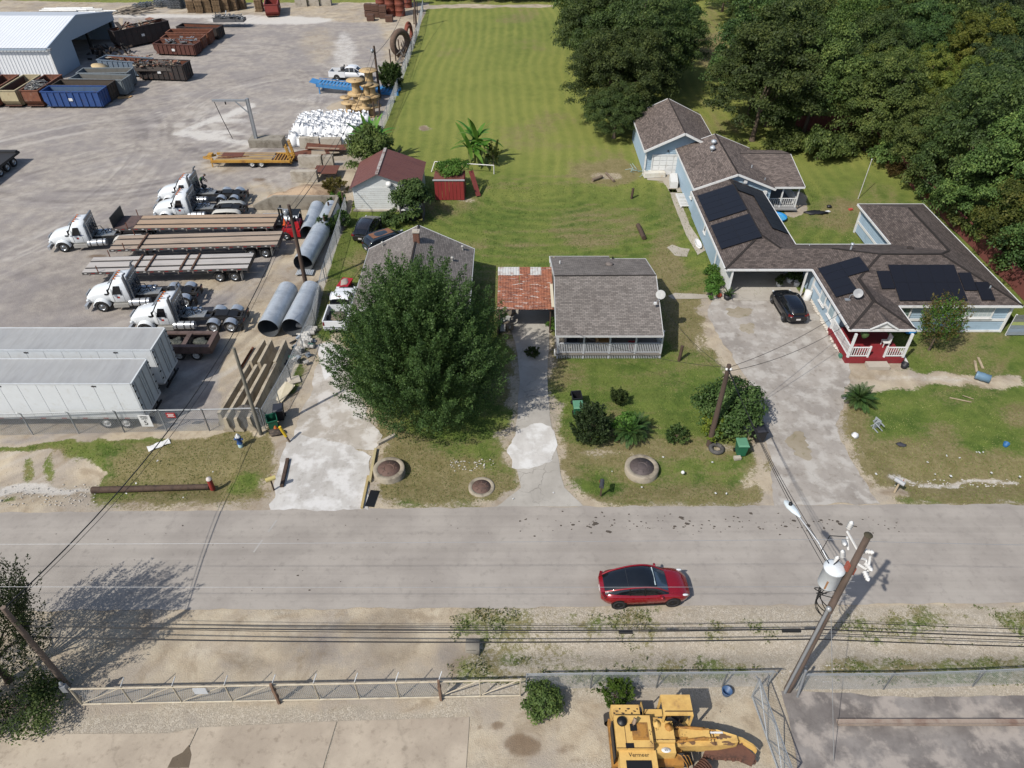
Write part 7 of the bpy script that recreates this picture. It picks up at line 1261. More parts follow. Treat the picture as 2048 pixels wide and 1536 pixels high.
# utility poles
POLE = M((88, 72, 62), .9, col2=(68, 56, 50), scale=2, stretch=(1, 1, .2), bump=.4); POLG = M((128, 124, 112), .85, col2=(106, 102, 92), scale=2, stretch=(1, 1, .2))
def upole(label, base, h, r=.15, mat=None, fit=True, lean=(0, 0)):
    t = thing('utility_pole', label, 'utility pole', base); obj('pole', MB().tube([(0, 0, -.3), (lean[0], lean[1], h)], r, 10, rad=[r * 1.15, r * .8]), mat or POLE, t)
    if fit: obj('bracket', MB().box((-.3, -.1, h - .5), (.45, .2, .3)).blob((-.3, -.25, h - .6), (.2, .16, .25), 8, 6, .1).tube([(-.5, -.1, h - .3), (-.9, -.1, h - .25)], .03, 5), STEEL, t)
    return t
LP = Vector((-21.6, 16.9, 0)); upole('brown utility pole leaning beside the sliding gate at the left', LP, 6.8, .135, M((128, 112, 100), .9, col2=(100, 86, 78), scale=2, stretch=(1, 1, .2), bump=.4), fit=False); P1 = Vector(G(613, 573)); upole('brown utility pole beside the steel pipes with a lamp bracket', P1, 7.7, .17); PB = Vector(G(760, 196)); upole('brown utility pole at the field fence by the wooden spools', PB, 6.8, .17); PF = Vector((-17.2, 139, 0)); upole('distant utility pole at the far corner of the field', PF, 8, .17)
PG = Vector(G(522, 868)); upole('grey weathered pole at the corner of the front fence', PG, 7.3, .12, POLG, False); PM = Vector(G(1418, 890)); upole('bare dark pole in front of the round glossy bush', PM, 6.8, .17, fit=False)
obj('insulator', MB().lathe([(.07, 0), (.1, .06), (.05, .12)], 8, T=RT((-.12, -.1, 6.5))).lathe([(.07, 0), (.1, .06), (.05, .12)], 8, T=RT((.12, -.1, 6.5))), W_, bpy.data.objects['utility_pole.005'])
# the transformer pole
TP = Vector((13.35, 16.72, 0)); tp = thing('utility_pole', 'tall brown pole with transformer, street lamp and white insulators at the right', 'utility pole', TP); BRN = M((110, 94, 84), .9, col2=(84, 72, 64), scale=2, stretch=(1, 1, .2), bump=.4)
obj('pole', MB().tube([(0, 0, -.3), (0, -.05, 12)], .2, 12, rad=[.19, .125]), BRN, tp); tr = obj('transformer', MB().lathe([(.0, 0), (.34, .02), (.38, .1), (.38, 1.05), (.42, 1.08), (.42, 1.14), (.3, 1.22), (0, 1.25)], 18, T=RT((-.55, .1, 8.6))), M((228, 234, 238), .5, dirt=(206, 212, 216)), tp)
obj('bushing', MB().lathe([(.06, 0), (.1, .05), (.06, .1), (.1, .15), (.06, .2), (.1, .25), (.03, .34)], 10, T=RT((-.45, .35, 9.8))), W_, tr); obj('rust_streak', MB().lathe([(.386, .15), (.386, .6)], 6, T=RT((-.55, .1, 8.6), rz=-2.2), cap=False).v and MB().box((-.75, -.21, 9.0), (.12, .03, .5)), M((176, 130, 90), .8), tr); obj('hanger', MB().box((-.15, .05, 9.0), (.3, .12, .9)), STEEL, tr)
INS = [(.06, 0), (.11, .04), (.06, .1), (.11, .14), (.06, .2), (.11, .24), (.06, .3), (.1, .34), (.03, .42)]
for k, (x, y, z, rx, ry) in enumerate(((-.45, .5, 11.7, 0, 0), (-.5, .35, 11.1, .9, -.6), (.3, .2, 10.7, .6, .9), (.42, -.1, 10.3, 1.3, .6), (.3, -.4, 10.2, 1.6, .3), (-.3, .3, 10.2, 0, -.3))): obj('insulator', MB().lathe(INS, 10, T=RT((x, y, z), rx=rx, ry=ry)), W_, tp)
obj('bracket', MB().beam((0, 0, 10.9), (-.5, .45, 11.6), .06, .06).beam((0, 0, 10.6), (.45, .0, 10.4), .06, .06).beam((0, 0, 10.3), (.4, -.3, 10.2), .06, .06).beam((.45, 0, 10.4), (.4, -.3, 10.2), .05, .05), W_, tp); obj('cutout', MB().tube([(.45, -.1, 10.75), (.5, -.3, 10.1)], .05, 8).tube([(-.42, .4, 11.3), (-.3, .2, 10.8)], .05, 8), W_, tp)
obj('red_guard', MB().box((-.17, -.02, 10.0), (.08, .24, .4)), M((160, 84, 66), .6), tp); obj('red_guard', MB().box((.18, .05, 9.7), (.07, .24, .4)), M((160, 84, 66), .6), tp)
LD = Vector((-1.2, 2.75, 0)); obj('lamp_arm', MB().tube([(-.15, .1, 8.9), Vector((0, 0, 9.5)) + LD * .55, Vector((0, 0, 9.75)) + LD], .045, 7).tube([(-.15, .1, 8.3), Vector((0, 0, 9.2)) + LD * .3], .03, 6), ALU, tp); hd = Vector((0, 0, 9.78)) + LD; lh = obj('lamp_head', MB().loft([[(hd + LD.normalized() * u + Vector((-LD.y, LD.x, 0)).normalized() * (w__ * math.cos(a)) + Vector((0, 0, .5 * w__ * math.sin(a))))[:] for a in np.arange(0, 6.28, .7)] for u, w__ in ((-.15, .05), (0, .1), (.2, .17), (.5, .2), (.75, .14), (.85, .04))], closed=True), M((214, 224, 228), .4), tp); c__ = hd + LD.normalized() * .52 + Vector((0, 0, .09)); obj('photocell', MB().lathe([(.08, 0), (.08, .1), (0, .12)], 10, T=RT(c__)), BLK, lh)
for k in range(7):
    q = random.Random(70 + k); a = Vector((-.2 + q.uniform(-.3, .1), q.uniform(0, .3), q.uniform(7.8, 10.2))); b = Vector((-.15, -.05, q.uniform(6.2, 8.4))); m_ = (a + b) / 2 + Vector((-q.uniform(.5, 1.2), q.uniform(-.1, .5), -.1)); obj('jumper_cable', MB().tube([a.lerp(m_, f).lerp(m_.lerp(b, f), f) for f in np.linspace(0, 1, 9)], .022, 5, caps=False), CABLE, tp)
obj('jumper_cable', MB().tube([(-.4, .5, 11.2), (-.9, .7, 11.0), (-1.1, .5, 10.3), (-.8, .2, 9.9)], .022, 5, caps=False), CABLE, tp); obj('conduit', MB().tube([(-.2, -.16, 0), (-.19, -.18, 7.2)], .07, 8), M((176, 180, 184), .4, .4), tp); obj('weather_head', MB().blob((-.19, -.2, 7.3), (.13, .13, .14), 8, 6, 0), ALU, tp); obj('guy_guard', MB().tube([(.35, -.35, 0), (.22, -.2, 2.2)], .06, 7), STEEL, tp); obj('pole_cap', MB().lathe([(.17, 0), (.14, .04), (0, .06)], 10, T=RT((0, -.05, 12))), M((72, 66, 50), .9), tp)
for k in range(5): obj('pole_step', MB().tube([(-.45, .0, 7.6 + .45 * k), (.45, 0, 7.6 + .45 * k)], .012, 4), ALU, tp)
# cables
def cable(label, a, b, sag, r=.018, mat=None, n=18, group=None):
    a = Vector(a); b = Vector(b); pts = [a.lerp(b, i / n) - Vector((0, 0, 4 * sag * (i / n) * (1 - i / n))) for i in range(n + 1)]; c = (a + b) / 2; return solo('cable', MB().tube([p - c for p in pts], r, 5, caps=False), mat or CABLE, label, 'cable', c, 0, group)
L = lambda z, x=0: (LP.x + x, LP.y + .15, z); T_ = lambda z, y=0: (TP.x, TP.y + y, z)
cable('thin pale power line over the near edge of the road', (-70, 16.9, 8.9), T_(8.3, .2), .25, .009, ALU); cable('thin pale power line crossing high over the road', (-70, 16.9, 11.4), T_(11.3, .3), .3, .009, ALU)
for k, (z, zt, sg_, r_, lb) in enumerate(((5.5, 6.0, .35, .014, 'thin telephone cable above the thick ones between the two near poles'), (5.1, 5.4, .2, .03, 'thick black cable, upper one between the two near poles'), (5.15, 5.45, .45, .016, 'slack thin cable looping beside the upper thick one'), (4.2, 4.6, .35, .032, 'thick black cable, lowest one between the two near poles'))): cable(lb, L(z), T_(zt), sg_, r_)
for k, (z, zt, lb) in enumerate(((6.0, 5.6, 'thin cable running right from the transformer pole'), (5.4, 5.0, 'upper thick cable running right from the transformer pole'), (5.1, 4.7, 'middle cable running right from the transformer pole'), (4.6, 4.2, 'lowest thick cable running right from the transformer pole'))): cable(lb, T_(z), (48, 16.2, zt), .35, .028 if k % 2 else .016)
cable('pale power line running right from the top of the transformer pole', T_(11.3, .2), (60, 16.5, 11.2), .3, .009, ALU)
solo('splice_case', MB().tube([(-.4, 0, 0), (.4, 0, 0)], .09, 8), BLK, 'black splice case on the cable left of the transformer pole', 'splice case', (12.2, 16.75, 5.25)); solo('splice_case', MB().tube([(-.3, 0, 0), (.3, 0, 0)], .07, 8), BLK, 'black splice case on the cable above the small gate bushes', 'splice case', (5.0, 16.8, 5.02))
cable('black service cable from the left pole to the pole by the steel pipes', LP + Vector((0, 0, 6.7)), P1 + Vector((0, 0, 7.0)), 2.6, .032); cable('second thinner service cable beside the black one over the yard corner', LP + Vector((0, .1, 6.5)), P1 + Vector((0, 0, 6.6)), 2.8, .014); cable('black cable from the pipe pole along the fence to the spool pole', P1 + Vector((.1, 0, 7.0)), PB + Vector((.1, 0, 5.8)), 1.6, .03); cable('thin cable beside the black one along the field fence', P1 + Vector((-.2, 0, 7.2)), PB + Vector((-.2, 0, 6.2)), 1.5, .014); cable('cable from the spool pole to the distant field pole', PB + Vector((.1, 0, 5.8)), PF + Vector((0, 0, 7)), 1.4, .03)
mt = PM + Vector((0, 0, 6.6))
for k in range(3): cable(('left', 'middle', 'right')[k] + ' of three service cables crossing the road from the transformer pole', T_(8.9 - .35 * k, .3), mt + Vector((-.1 + .1 * k, 0, -.1 * k)), .5, .02 if k == 1 else .014)
cable('service cable from the bare pole to the blue house', mt, (25.1, 44.5, 3.2), .5, .016); cable('second service cable from the bare pole to the blue house', mt - Vector((0, 0, .3)), (25.1, 43.2, 3.0), .7, .016); cable('thin service cable from the bare pole to the porch house', mt, (4.2, 42.6, 2.7), .6, .012); cable('thin cable from the dish on the porch house to the bare pole', (11.1, 45.3, 3.5), mt - Vector((0, 0, .2)), .5, .012); cable('guy wire slanting from the transformer pole to the gate', T_(7.2), (14.4, 13.4, .1), 0, .014, ALU)
# ---- sliding gate and right fence
GT = M((190, 178, 156), .65, dirt=(150, 134, 114), col2=(206, 196, 174)); g0 = Vector((-20.4, 15.95, 0)); g1 = Vector((.42, 16.38, 0)); gd = (g1 - g0).normalized(); gl = (g1 - g0).length; sgate = thing('sliding_gate', 'long cream tubular sliding gate with mesh and diagonal braces', 'gate', g0, math.atan2(gd.y, gd.x)); H_ = 1.6
for z in (.12, H_): obj('rail', MB().tube([(0, 0, z), (gl, 0, z)], .05, 8), GT, sgate)
bx = [0, 2.35, 4.7, 7.1, 9.3, 11.2, 13.1, 15.0, 17.0, 18.9, 20.8]; mb = MB()
for i, x in enumerate(bx):
    obj('upright', MB().tube([(x, 0, .12), (x, 0, H_ + .12)], .035 if i % 4 else .05, 7), GT, sgate)
    if i < len(bx) - 1: a, b = (x, bx[i + 1]); up = i < 4 or i >= 8; obj('brace', MB().tube([(a, .03, .15), (b, .03, H_)] if up else [(a, .03, H_), (b, .03, .15)], .03 if up else .018, 6), GT, sgate)
    if 0 < i < 9: obj('barb_arm', MB().beam((x, 0, H_ + .1), (x + .15, .3, H_ + .4), .035, .035), STEEL, sgate)
for k in range(int(17 / .1)):
    for s in (0, 1): mb.beam((k * .1 + .05, .01, .15 if s else .15), (k * .1 + (.55 if s else -.45), .01, H_), .006, .01) if 0 <= k * .1 + (.55 if s else -.45) <= 17 else None
w = obj('mesh_panel', mb, WIRE, sgate); w['kind'] = 'stuff'
for x in (9.3, 17.0): obj('roller_post', MB().box((x, -.1, .95), (.1, .1, 1.9)).box((x, -.05, 1.2), (.16, .16, .2)).box((x, -.05, .6), (.14, .14, .3)), M((140, 112, 92), .8, col2=(110, 84, 70)), sgate)
obj('gate_lamp', MB().lathe([(.06, 0), (.09, .1), (.05, .22), (0, .28)], 8, T=RT((-.2, 0, 2.0))).box((-.2, 0, 1.7), (.25, .2, .5)), STEEL, sgate); obj('sign_plate', MB().box((5.9, -.05, 1.25), (.62, .03, .5)), M((214, 218, 222), .4), sgate)
chain_fence('chain_link_fence', 'bent chain-link fence with rusty rail right of the sliding gate', [(.7, 16.75), (3.8, 16.8), (7.0, 16.82), (10.2, 16.85), (12.4, 16.9)], 1.45, 3.1, .1, .0035, barb=True); chain_fence('chain_link_fence', 'chain-link fence with green posts in front of the asphalt lot', [(13.7, 16.72), (18, 16.75), (22.4, 16.9), (31, 17.3), (40, 17.6)], 1.5, 4.3, .1, .0035)
gw = chain_fence('swing_gate', 'open steel mesh gate standing at an angle beside the trenching machine', [(11.5, 16.35), (11.85, 12.3)], 1.75, 4.5, .14, .005, barb=True, cat='gate')
o_ = Vector((.35, -4.05, 0))
for a, b in (((0, .1), (.5, 1.7)), ((.5, .1), (1, 1.7)), ((0, 1.7), (.5, .1)), ((.5, 1.7), (1, .1))): obj('brace', MB().tube([o_ * a[0] + Vector((0, 0, a[1])), o_ * b[0] + Vector((0, 0, b[1]))], .03, 6), FEN, gw)
obj('bottom_rail', MB().tube([Vector((0, 0, .12)), o_ + Vector((0, 0, .12))], .035, 6), FEN, gw)
solo('guard_beam', MB().box((0, 0, .22), (13, .28, .12)).box((0, -.13, .3), (13, .03, .14)), M((164, 148, 134), .7, col2=(136, 112, 98), scale=1), 'long low steel beam lying on the dark asphalt lot', 'beam', (21.6, 15.05, 0), .0)
solo('blue_bucket', MB().lathe([(.2, .02), (.24, .3), (.26, .32), (.22, .32), (.18, .04), (0, .04)], 14), M((70, 100, 140), .5), 'blue tub on the gravel by the right gate fence', 'bucket', tuple(G(1452, 1387)))
# red fence of the back lawn
rf = thing('red_fence', 'red board fence between the back lawn and the wood', 'fence', (43.4, 44, 0)); RF = M((128, 74, 68), .8, col2=(106, 60, 55), scale=1); fb = mesh('fence_board', MB().box((0, 0, .95), (.03, .36, 1.85))); fb.materials.append(RF)
for k in range(118): obj('fence_board', fb, None, rf, (.06 * math.sin(k * 12.9), .38 * k, .03 * math.sin(k * 7.1)))
for k in range(20): obj('fence_board', fb, None, rf, (-.4 - .38 * k, 45.2, .02 * math.sin(k * 5)), PI / 2)
for z in (.5, 1.5): obj('fence_rail', MB().box((.08, 22.4, z), (.08, 45, .1)), RF, rf)
cp_ = thing('panel_fence', 'grey and green striped panel fence at the right end of the blue house', 'fence', (39.2, 45.6, 0))
for k in range(6): obj('panel_board', MB().box((1.7, 0, .22 + .32 * k), (3.4, .05, .3)), M(((150, 158, 168), (150, 164, 180), (140, 150, 160), (176, 186, 120), (130, 132, 130), (120, 122, 120))[k], .6), cp_)
for x in (0.05, 1.7, 3.4): obj('post', MB().box((x, .05, 1), (.1, .1, 2)), W_, cp_)
# ---- trenching machine
tm = thing('trencher', 'yellow trenching machine with rusty digging bar beside the bush', 'trencher', (4.42, 12.62, 0)); tm.scale = (.94, .96, .96); YT = M((222, 182, 106), .65, col2=(206, 164, 92), scale=1.1, dirt=(146, 112, 76), bump=.2); YD = M((176, 126, 56), .7, col2=(128, 90, 50), scale=2); RUB = M((52, 48, 46), .85); RST = M((108, 74, 60), .85, col2=(80, 58, 50), scale=3, bump=.4)
for y in (.1, 2.6):
    tk = obj('track', MB().loft([[(x, y - .2, z), (x, y + .2, z)] for x, z in [(1.45 + (1.25 if math.cos(a) > 0 else -1.25) + .38 * math.cos(a), .4 + .38 * math.sin(a)) for a in np.linspace(0, 2 * PI, 25)]], caps=False), RUB, tm); obj('track_frame', MB().box((1.45, y, .42), (2.6, .3, .4)), YD, tm)
obj('chassis', MB().box((1.6, 1.3, .75), (3.3, 2.1, .5)), YD, tm); obj('hood', MB().box((.95, 1.35, 1.45), (1.75, 1.5, 1.0), 0, 0, .97, .97), YT, tm); obj('radiator_hood', MB().box((1.05, .2, 1.25), (1.7, .85, .9)), YT, tm); obj('radiator_grille', MB().box((1.05, -.02, 1.72), (1.15, .4, .02)), BLK, tm); obj('louvre', MB().box((.02, 1.1, 1.4), (.05, 1.6, .8)), BLK, tm)
obj('hatch', MB().box((1.25, 1.35, 1.96), (.75, .78, .03), 0, 0).box((1.25, 1.35, 1.985), (.58, .6, .03)), YD, tm); obj('exhaust', MB().tube([(.95, 1.55, 1.95), (.95, 1.6, 2.2), (1.05, 1.75, 2.35)], .09, 10), M((150, 128, 106), .7), tm); obj('exhaust_box', MB().box((.95, 1.5, 1.99), (.3, .3, .1)), BLK, tm); obj('air_cap', MB().lathe([(.22, 0), (.24, .06), (.2, .14), (0, .17)], 18, T=RT((.45, 1.78, 1.94))), BLK, tm); obj('hood_vent', MB().box((.7, .72, 1.955), (.38, .22, .02)), BLK, tm)
obj('side_tank', MB().box((.75, 2.45, 1.15), (1.35, .6, .85)).box((.75, 2.18, 1.62), (1.35, .14, .1)), YT, tm); obj('hand_rail', MB().tube([(1.5, 2.7, 1.5), (1.5, 2.7, 1.95), (1.5, 2.25, 2.05), (1.55, 2.2, 1.6)], .035, 6), YT, tm); mb = MB()
for k in range(9): mb.blob((.2 + .14 * k, 2.35 + .1 * (k % 3), 1.58), (.05 + .03 * (k % 2), .04, .012), 7, 4, .5, 0, k, False)
obj('paint_wear', mb, M((70, 56, 46), .9), tm)
obj('engine_block', MB().box((2.35, 1.5, 1.35), (1.0, 1.1, .9)).box((2.35, .8, 1.2), (1.0, .5, .75)), YT, tm); obj('side_deck', MB().box((2.1, 2.3, 1.3), (.8, .5, .5)), YT, tm)
for x, y in ((2.1, 1.75), (2.65, 1.6)): obj('filler_cap', MB().lathe([(.2, 0), (.2, .03), (.1, .05), (.08, .12), (0, .14)], 8, T=RT((x, y, 1.81))), YD if x > 2.3 else YT, tm)
obj('badge', MB().lathe([(.0, 0), (.2, .0), (.2, .012), (0, .014)], 18, T=RT((2.4, .68, 1.58)) @ Matrix.Diagonal((1.1, .6, 1, 1))), W_, tm); text('65', .16, BLK, tm, RT((2.4, .68, 1.6))); text('Vermeer', .26, BLK, tm, RT((1.1, .42, 1.705))); text('Vermeer', .1, BLK, tm, RT((2.4, 1.05, 1.805)))
cb = obj('canopy', MB().box((3.05, 2.3, 2.5), (1.4, .95, .1), 0, 0, .97, .97), YT, tm)
for x, y in ((2.4, 1.9), (3.7, 1.9), (2.4, 2.8), (3.7, 2.8)): obj('canopy_post', MB().box((x, y - .05, 1.82), (.09, .09, 1.3)), YT, tm)
obj('seat', MB().box((3.1, 2.2, 1.45), (.55, .5, .14)).box((3.35, 2.2, 1.75), (.12, .5, .5)), BLK, tm); obj('platform', MB().box((3.05, 2.2, 1.1), (1.5, 1.1, .12)), YT, tm); obj('console', MB().box((2.7, 1.9, 1.45), (.3, .5, .55)), YD, tm)
for k in range(5): obj('lever', MB().tube([(2.65 + .12 * k, 1.8, 1.6), (2.68 + .12 * k, 1.75, 1.95)], .02, 5), BLK, tm)
obj('boom', MB().prism([(2.9, .95, .7), (2.9, 1.85, .7), (5.0, 1.7, .75), (5.9, 1.45, .7), (5.9, 1.15, .7), (5.0, 1.0, .7)], (0, 0, .6)).box((3.9, 1.45, 1.38), (1.4, .5, .18)), YT, tm); mb = MB()
for k in range(4): mb.box((3.35 + .95 * (k % 2), 1.75 if k < 2 else 1.22, 1.31 if k < 2 else 1.48), (.35, .14, .05))
obj('boom_clamp', mb, YD, tm); obj('boom_plate', MB().box((4.95, 1.55, 1.36), (.6, .08, .03)), W_, tm); fa = [(4.9, 1.62), (5.6, 1.6), (6.2, 1.45), (6.65, 1.15), (6.75, 1.0)]
obj('chain_guard', MB().loft([[(x, y, .75), (x, y, 1.1), (x, y - .14, 1.12), (x, y - .16, .75)] for x, y in fa], sm=False, closed=True), YT, tm); obj('digging_bar', MB().prism([(4.3, .85, .35), (4.6, 1.25, .35), (5.4, 1.42, .35), (6.3, 1.2, .35), (6.75, .75, .35), (6.55, .45, .35), (6.0, .7, .35), (5.0, .75, .35)], (0, 0, .45)), RST, tm)
tm_m = mesh('tooth', MB().box((0, 0, 0), (.14, .2, .14), 0, 0, .6, .6)); tm_m.materials.append(RST)
for k in range(15): f = k / 14; a = Vector((4.4 + 2.3 * f, .78 + .55 * math.sin(PI * f) * .0 - .18 * f * f, .55)); obj('tooth', tm_m, None, tm, a + Vector((0, .05 * (k % 2), .08 * (k % 2))), .4 * k)
for k in range(10): f = k / 9; obj('tooth', tm_m, None, tm, (4.7 + 1.7 * f, 1.3 + .1 * math.sin(PI * f), .82), .5 * k)
for k in range(9): obj('hose', MB().tube([(2.9 + .05 * k, .75, 1.1), (3.1 + .06 * k, .55 + .05 * (k % 3), 1.3), (3.4 + .04 * k, .35, .9), (3.5, .2 + .03 * k, .6)], .03, 5), BLK if k % 3 else YD, tm)
obj('auger', MB().tube([(3.5, -.5, .6), (4.2, .3, .6)], .22, 10), RST, tm); mb = MB()
for k in range(12): mb.lathe([(.36, -.02), (.36, .02)], 12, T=RT((3.4 + .09 * k, -.45 + .08 * k, .6), rz=.7, ry=PI / 2))
obj('auger_blades', mb, RST, tm)
SEAM = M((92, 66, 40), .8)
for c_, d_ in (((.95, .62, 1.955), (1.72, .025, .02)), ((1.83, 1.35, 1.5), (.02, 1.46, .95)), ((.95, 2.1, 1.6), (1.7, .02, .6)), ((2.35, 1.05, 1.805), (1.0, .02, .015)), ((1.95, 1.5, 1.81), (.02, 1.1, .02)), ((.55, 1.2, 1.957), (.02, 1.3, .015)), ((3.9, 1.72, 1.31), (2.0, .03, .02)), ((3.3, 1.45, 1.31), (.04, .8, .03)), ((4.8, 1.35, 1.31), (.04, .7, .03)), ((3.05, 1.93, 2.66), (1.3, .03, .03))): obj('panel_seam', MB().box(c_, d_), SEAM, tm)
q = random.Random(91); mb = MB()
for k in range(46): mb.lathe([(.022, 0), (.022, .02), (0, .022)], 6, T=RT((q.choice((.15, 1.72, 2.0, 2.8, 3.2, 4.5)) + q.uniform(-.05, .05), q.uniform(.75, 2.0), 1.3 if k % 3 == 0 else 1.955 if k % 2 else 1.81)))
b__ = obj('bolt_heads', mb, SEAM, tm); b__['kind'] = 'stuff'; mb = MB()
for k in range(26): mb.blob((q.uniform(2.9, 5.6), q.uniform(1.0, 1.75), 1.3), (q.uniform(.05, .2), q.uniform(.03, .12), .012), 7, 4, .5, 0, k, False)
b__ = obj('dirt_cake', mb, M((120, 92, 68), .95), tm); b__['kind'] = 'stuff'
for k in range(6): obj('hydraulic_hose', MB().tube([(2.0 + .06 * k, 2.1, 1.5), (2.3 + .1 * k, 2.0, 1.9), (2.75 + .08 * k, 1.85, 1.75), (3.1 + .1 * k, 1.7, 1.4)], .025, 5, caps=False), BLK, tm)
for y in (-.35, .35): obj('boom_cylinder', MB().tube([(2.9, 1.45 + y, 1.45), (4.3, 1.45 + y * .6, 1.5)], .07, 8).tube([(4.3, 1.45 + y * .6, 1.5), (4.9, 1.45 + y * .5, 1.4)], .035, 8), YD, tm)
for k in range(16): obj('track_pad', MB().box((.2 + .17 * k, .1, .8), (.1, .44, .05)), RUB, tm); obj('track_pad', MB().box((.2 + .17 * k, 2.6, .8), (.1, .44, .05)), RUB, tm)
# ---- things along the street
def bin_(label, p, rz, body, lid, open_=False, s=1.0, tip=None):
    t = thing('wheelie_bin', label, 'bin', p, rz, 'wheeled rubbish bins'); mb = MB(); mb.loft([[(-.26, -.3, .12), (.26, -.3, .12), (.26, .3, .12), (-.26, .3, .12)], [(-.32, -.38, 1.02), (.32, -.38, 1.02), (.32, .38, 1.02), (-.32, .38, 1.02)]], sm=False, closed=True, caps=False).box((0, 0, .14), (.5, .58, .04)); obj('body', mb, body, t)
    obj('rim', MB().box((0, -.39, 1.02), (.7, .05, .07)).box((0, .39, 1.02), (.7, .05, .07)).box((-.33, 0, 1.02), (.05, .8, .07)).box((.33, 0, 1.02), (.05, .8, .07)), body, t)
    if open_: obj('lid', MB().beam((0, .42, 1.05), (0, .75, .35), .7, .05), lid, t); obj('lining', MB().box((0, 0, .5), (.5, .6, .04)), BLK, t)
    else: obj('lid', MB().loft([[(-.36, -.43, 1.06), (.36, -.43, 1.06), (.36, .42, 1.06), (-.36, .42, 1.06)], [(-.3, -.34, 1.14), (.3, -.34, 1.14), (.3, .36, 1.14), (-.3, .36, 1.14)]], sm=False, closed=True), lid, t)
    obj('handle', MB().tube([(-.28, .46, 1.02), (.28, .46, 1.02)], .025, 6), body, t)
    for x in (-.3, .3): obj('wheel', MB().lathe([(.13, -.04), (.13, .04)], 12, T=RT((x, .28, .13), ry=PI / 2)), BLK, t)
    t.scale = (s,) * 3; return t
GRN = M((34, 104, 76), .5, amt=.1); GRL = M((96, 146, 116), .5, amt=.1); BKP = M((34, 34, 38), .5, amt=.1)
b1 = bin_('green bin with its lid thrown open beside the yellow post', P0(549, 858), .4, GRN, GRN, True); bin_('black bin behind the open green bin at the fence corner', P0(562, 838), .2, BKP, M((52, 54, 62), .5)); bin_('black open bin on the lawn touching a green one', P0(1152, 812), .1, BKP, BKP, True); bin_('green bin with pale lid leaning against the dark shrub', P0(1155, 832), .05, GRN, GRL); bin_('green bin with faded lid near the driveway and tyre', P0(1479, 908), 0, GRN, GRL); bin_('black bin beside the driveway behind the green one', P0(1514, 880), .1, BKP, M((48, 48, 54), .5), s=1.1)
solo('traffic_cone', MB().lathe([(.16, .03), (.03, .62)], 12).box((0, 0, .02), (.38, .38, .04)), M((216, 120, 62), .6), 'faded orange cone in front of the open green bin', 'cone', (G(553, 862).x, G(553, 862).y, .25)); solo('junk_pile', MB().blob((0, 0, .1), (.5, .35, .2), 9, 6, .4, 0, 5), M((70, 62, 56), .9, col2=(110, 96, 82), scale=5), 'dark junk under the faded cone by the open bin', 'junk', P0(553, 868))
bo_ = thing('bollard', 'yellow topped steel post at the driveway corner', 'bollard', P0(580, 884)); obj('post', MB().tube([(0, 0, -.1), (-.18, .02, .6)], .07, 8), M((120, 104, 90), .8), bo_); obj('sleeve', MB().tube([(-.16, .02, .5), (-.42, .05, 1.35)], .1, 10), M((222, 186, 40), .5), bo_)
hy = thing('fire_hydrant', 'blue fire hydrant with white cap on a pale stand by the fence', 'hydrant', P0(482, 893)); BL = M((44, 84, 142), .5); obj('stand', MB().lathe([(.16, 0), (.16, .34), (0, .36)], 12), M((178, 206, 206), .5), hy); obj('barrel', MB().lathe([(.2, .34), (.15, .4), (.15, .78), (.2, .82), (.19, .9)], 12), BL, hy); obj('bonnet', MB().lathe([(.18, .9), (.14, 1.02), (.05, 1.1), (.05, 1.16), (0, 1.17)], 12), W_, hy)
for s in (-1, 1): obj('nozzle', MB().tube([(0, 0, .68), (s * .28, 0, .68)], .08, 8), BL, hy)
a, b = G(183, 978), G(418, 972); zz = float(zg(np.array([-24.]), np.array([30.]))[0]); solo('pole_log', MB().tube([Vector((a.x, a.y, -.1)), Vector((b.x, b.y, -.05))], .2, 10, rad=[.22, .17]), WOOD_D, 'long brown wooden pole lying in the ditch verge', 'log'); p = G(424, 974); mk = thing('pipe_marker', 'short red capped post at the end of the fallen pole', 'marker', (p.x, p.y, 0)); obj('post', MB().tube([(0, 0, -.2), (0, 0, .7)], .16, 12), M((156, 58, 52), .6), mk); obj('cap', MB().lathe([(.18, .7), (.16, .8), (0, .84)], 12), M((206, 196, 190), .6), mk)
solo('white_cloth', MB().loft([[(x, y, .06 + .04 * math.sin(x * 9 + y * 7)) for y in (-.25, 0, .25)] for x in np.linspace(-.7, .7, 8)], caps=False), W_, 'crumpled white cloth on the grassy bank below the fence', 'cloth', tuple(G(318, 891)), .6)
def ringwell(label, px, py, r, h, rust, cat='manhole'):
    p = G(px, py); t = thing('manhole', label, cat, (p.x, p.y, 0), 0, 'round concrete manholes'); obj('collar', MB().lathe([(r, -.3), (r, h - .03), (r - .04, h), (r * .73, h), (r * .71, h - .04)], 32, cap=False), M((166, 156, 138), .9, col2=(136, 126, 110), scale=1.4, bump=.3, dirt=(104, 96, 84)), t); cv = obj('cover', MB().lathe([(r * .72, h - .06), (r * .72, h - .02), (0, h)], 28), rust, t)
    for k in range(8): a_ = k * PI / 4; obj('cover_lug', MB().box((r * .45 * math.cos(a_), r * .45 * math.sin(a_), h), (.14, .05, .02), a_), rust, cv)
    obj('cover_ring', MB().lathe([(r * .36, h - .01), (r * .34, h + .012), (r * .3, h + .012), (r * .28, h - .01)], 24), rust, cv)
MR = M((108, 84, 74), .8, col2=(90, 74, 66), scale=3); ringwell('raised concrete manhole with rusty cover beside the white driveway', 779, 945, 1.0, .42, MR); ringwell('low broken concrete manhole near the road edge', 963, 974, .82, .06, MR); ringwell('raised pale manhole with dark cover in the middle lawn', 1283, 938, 1.08, .26, M((92, 82, 80), .7, col2=(76, 68, 66), scale=3))
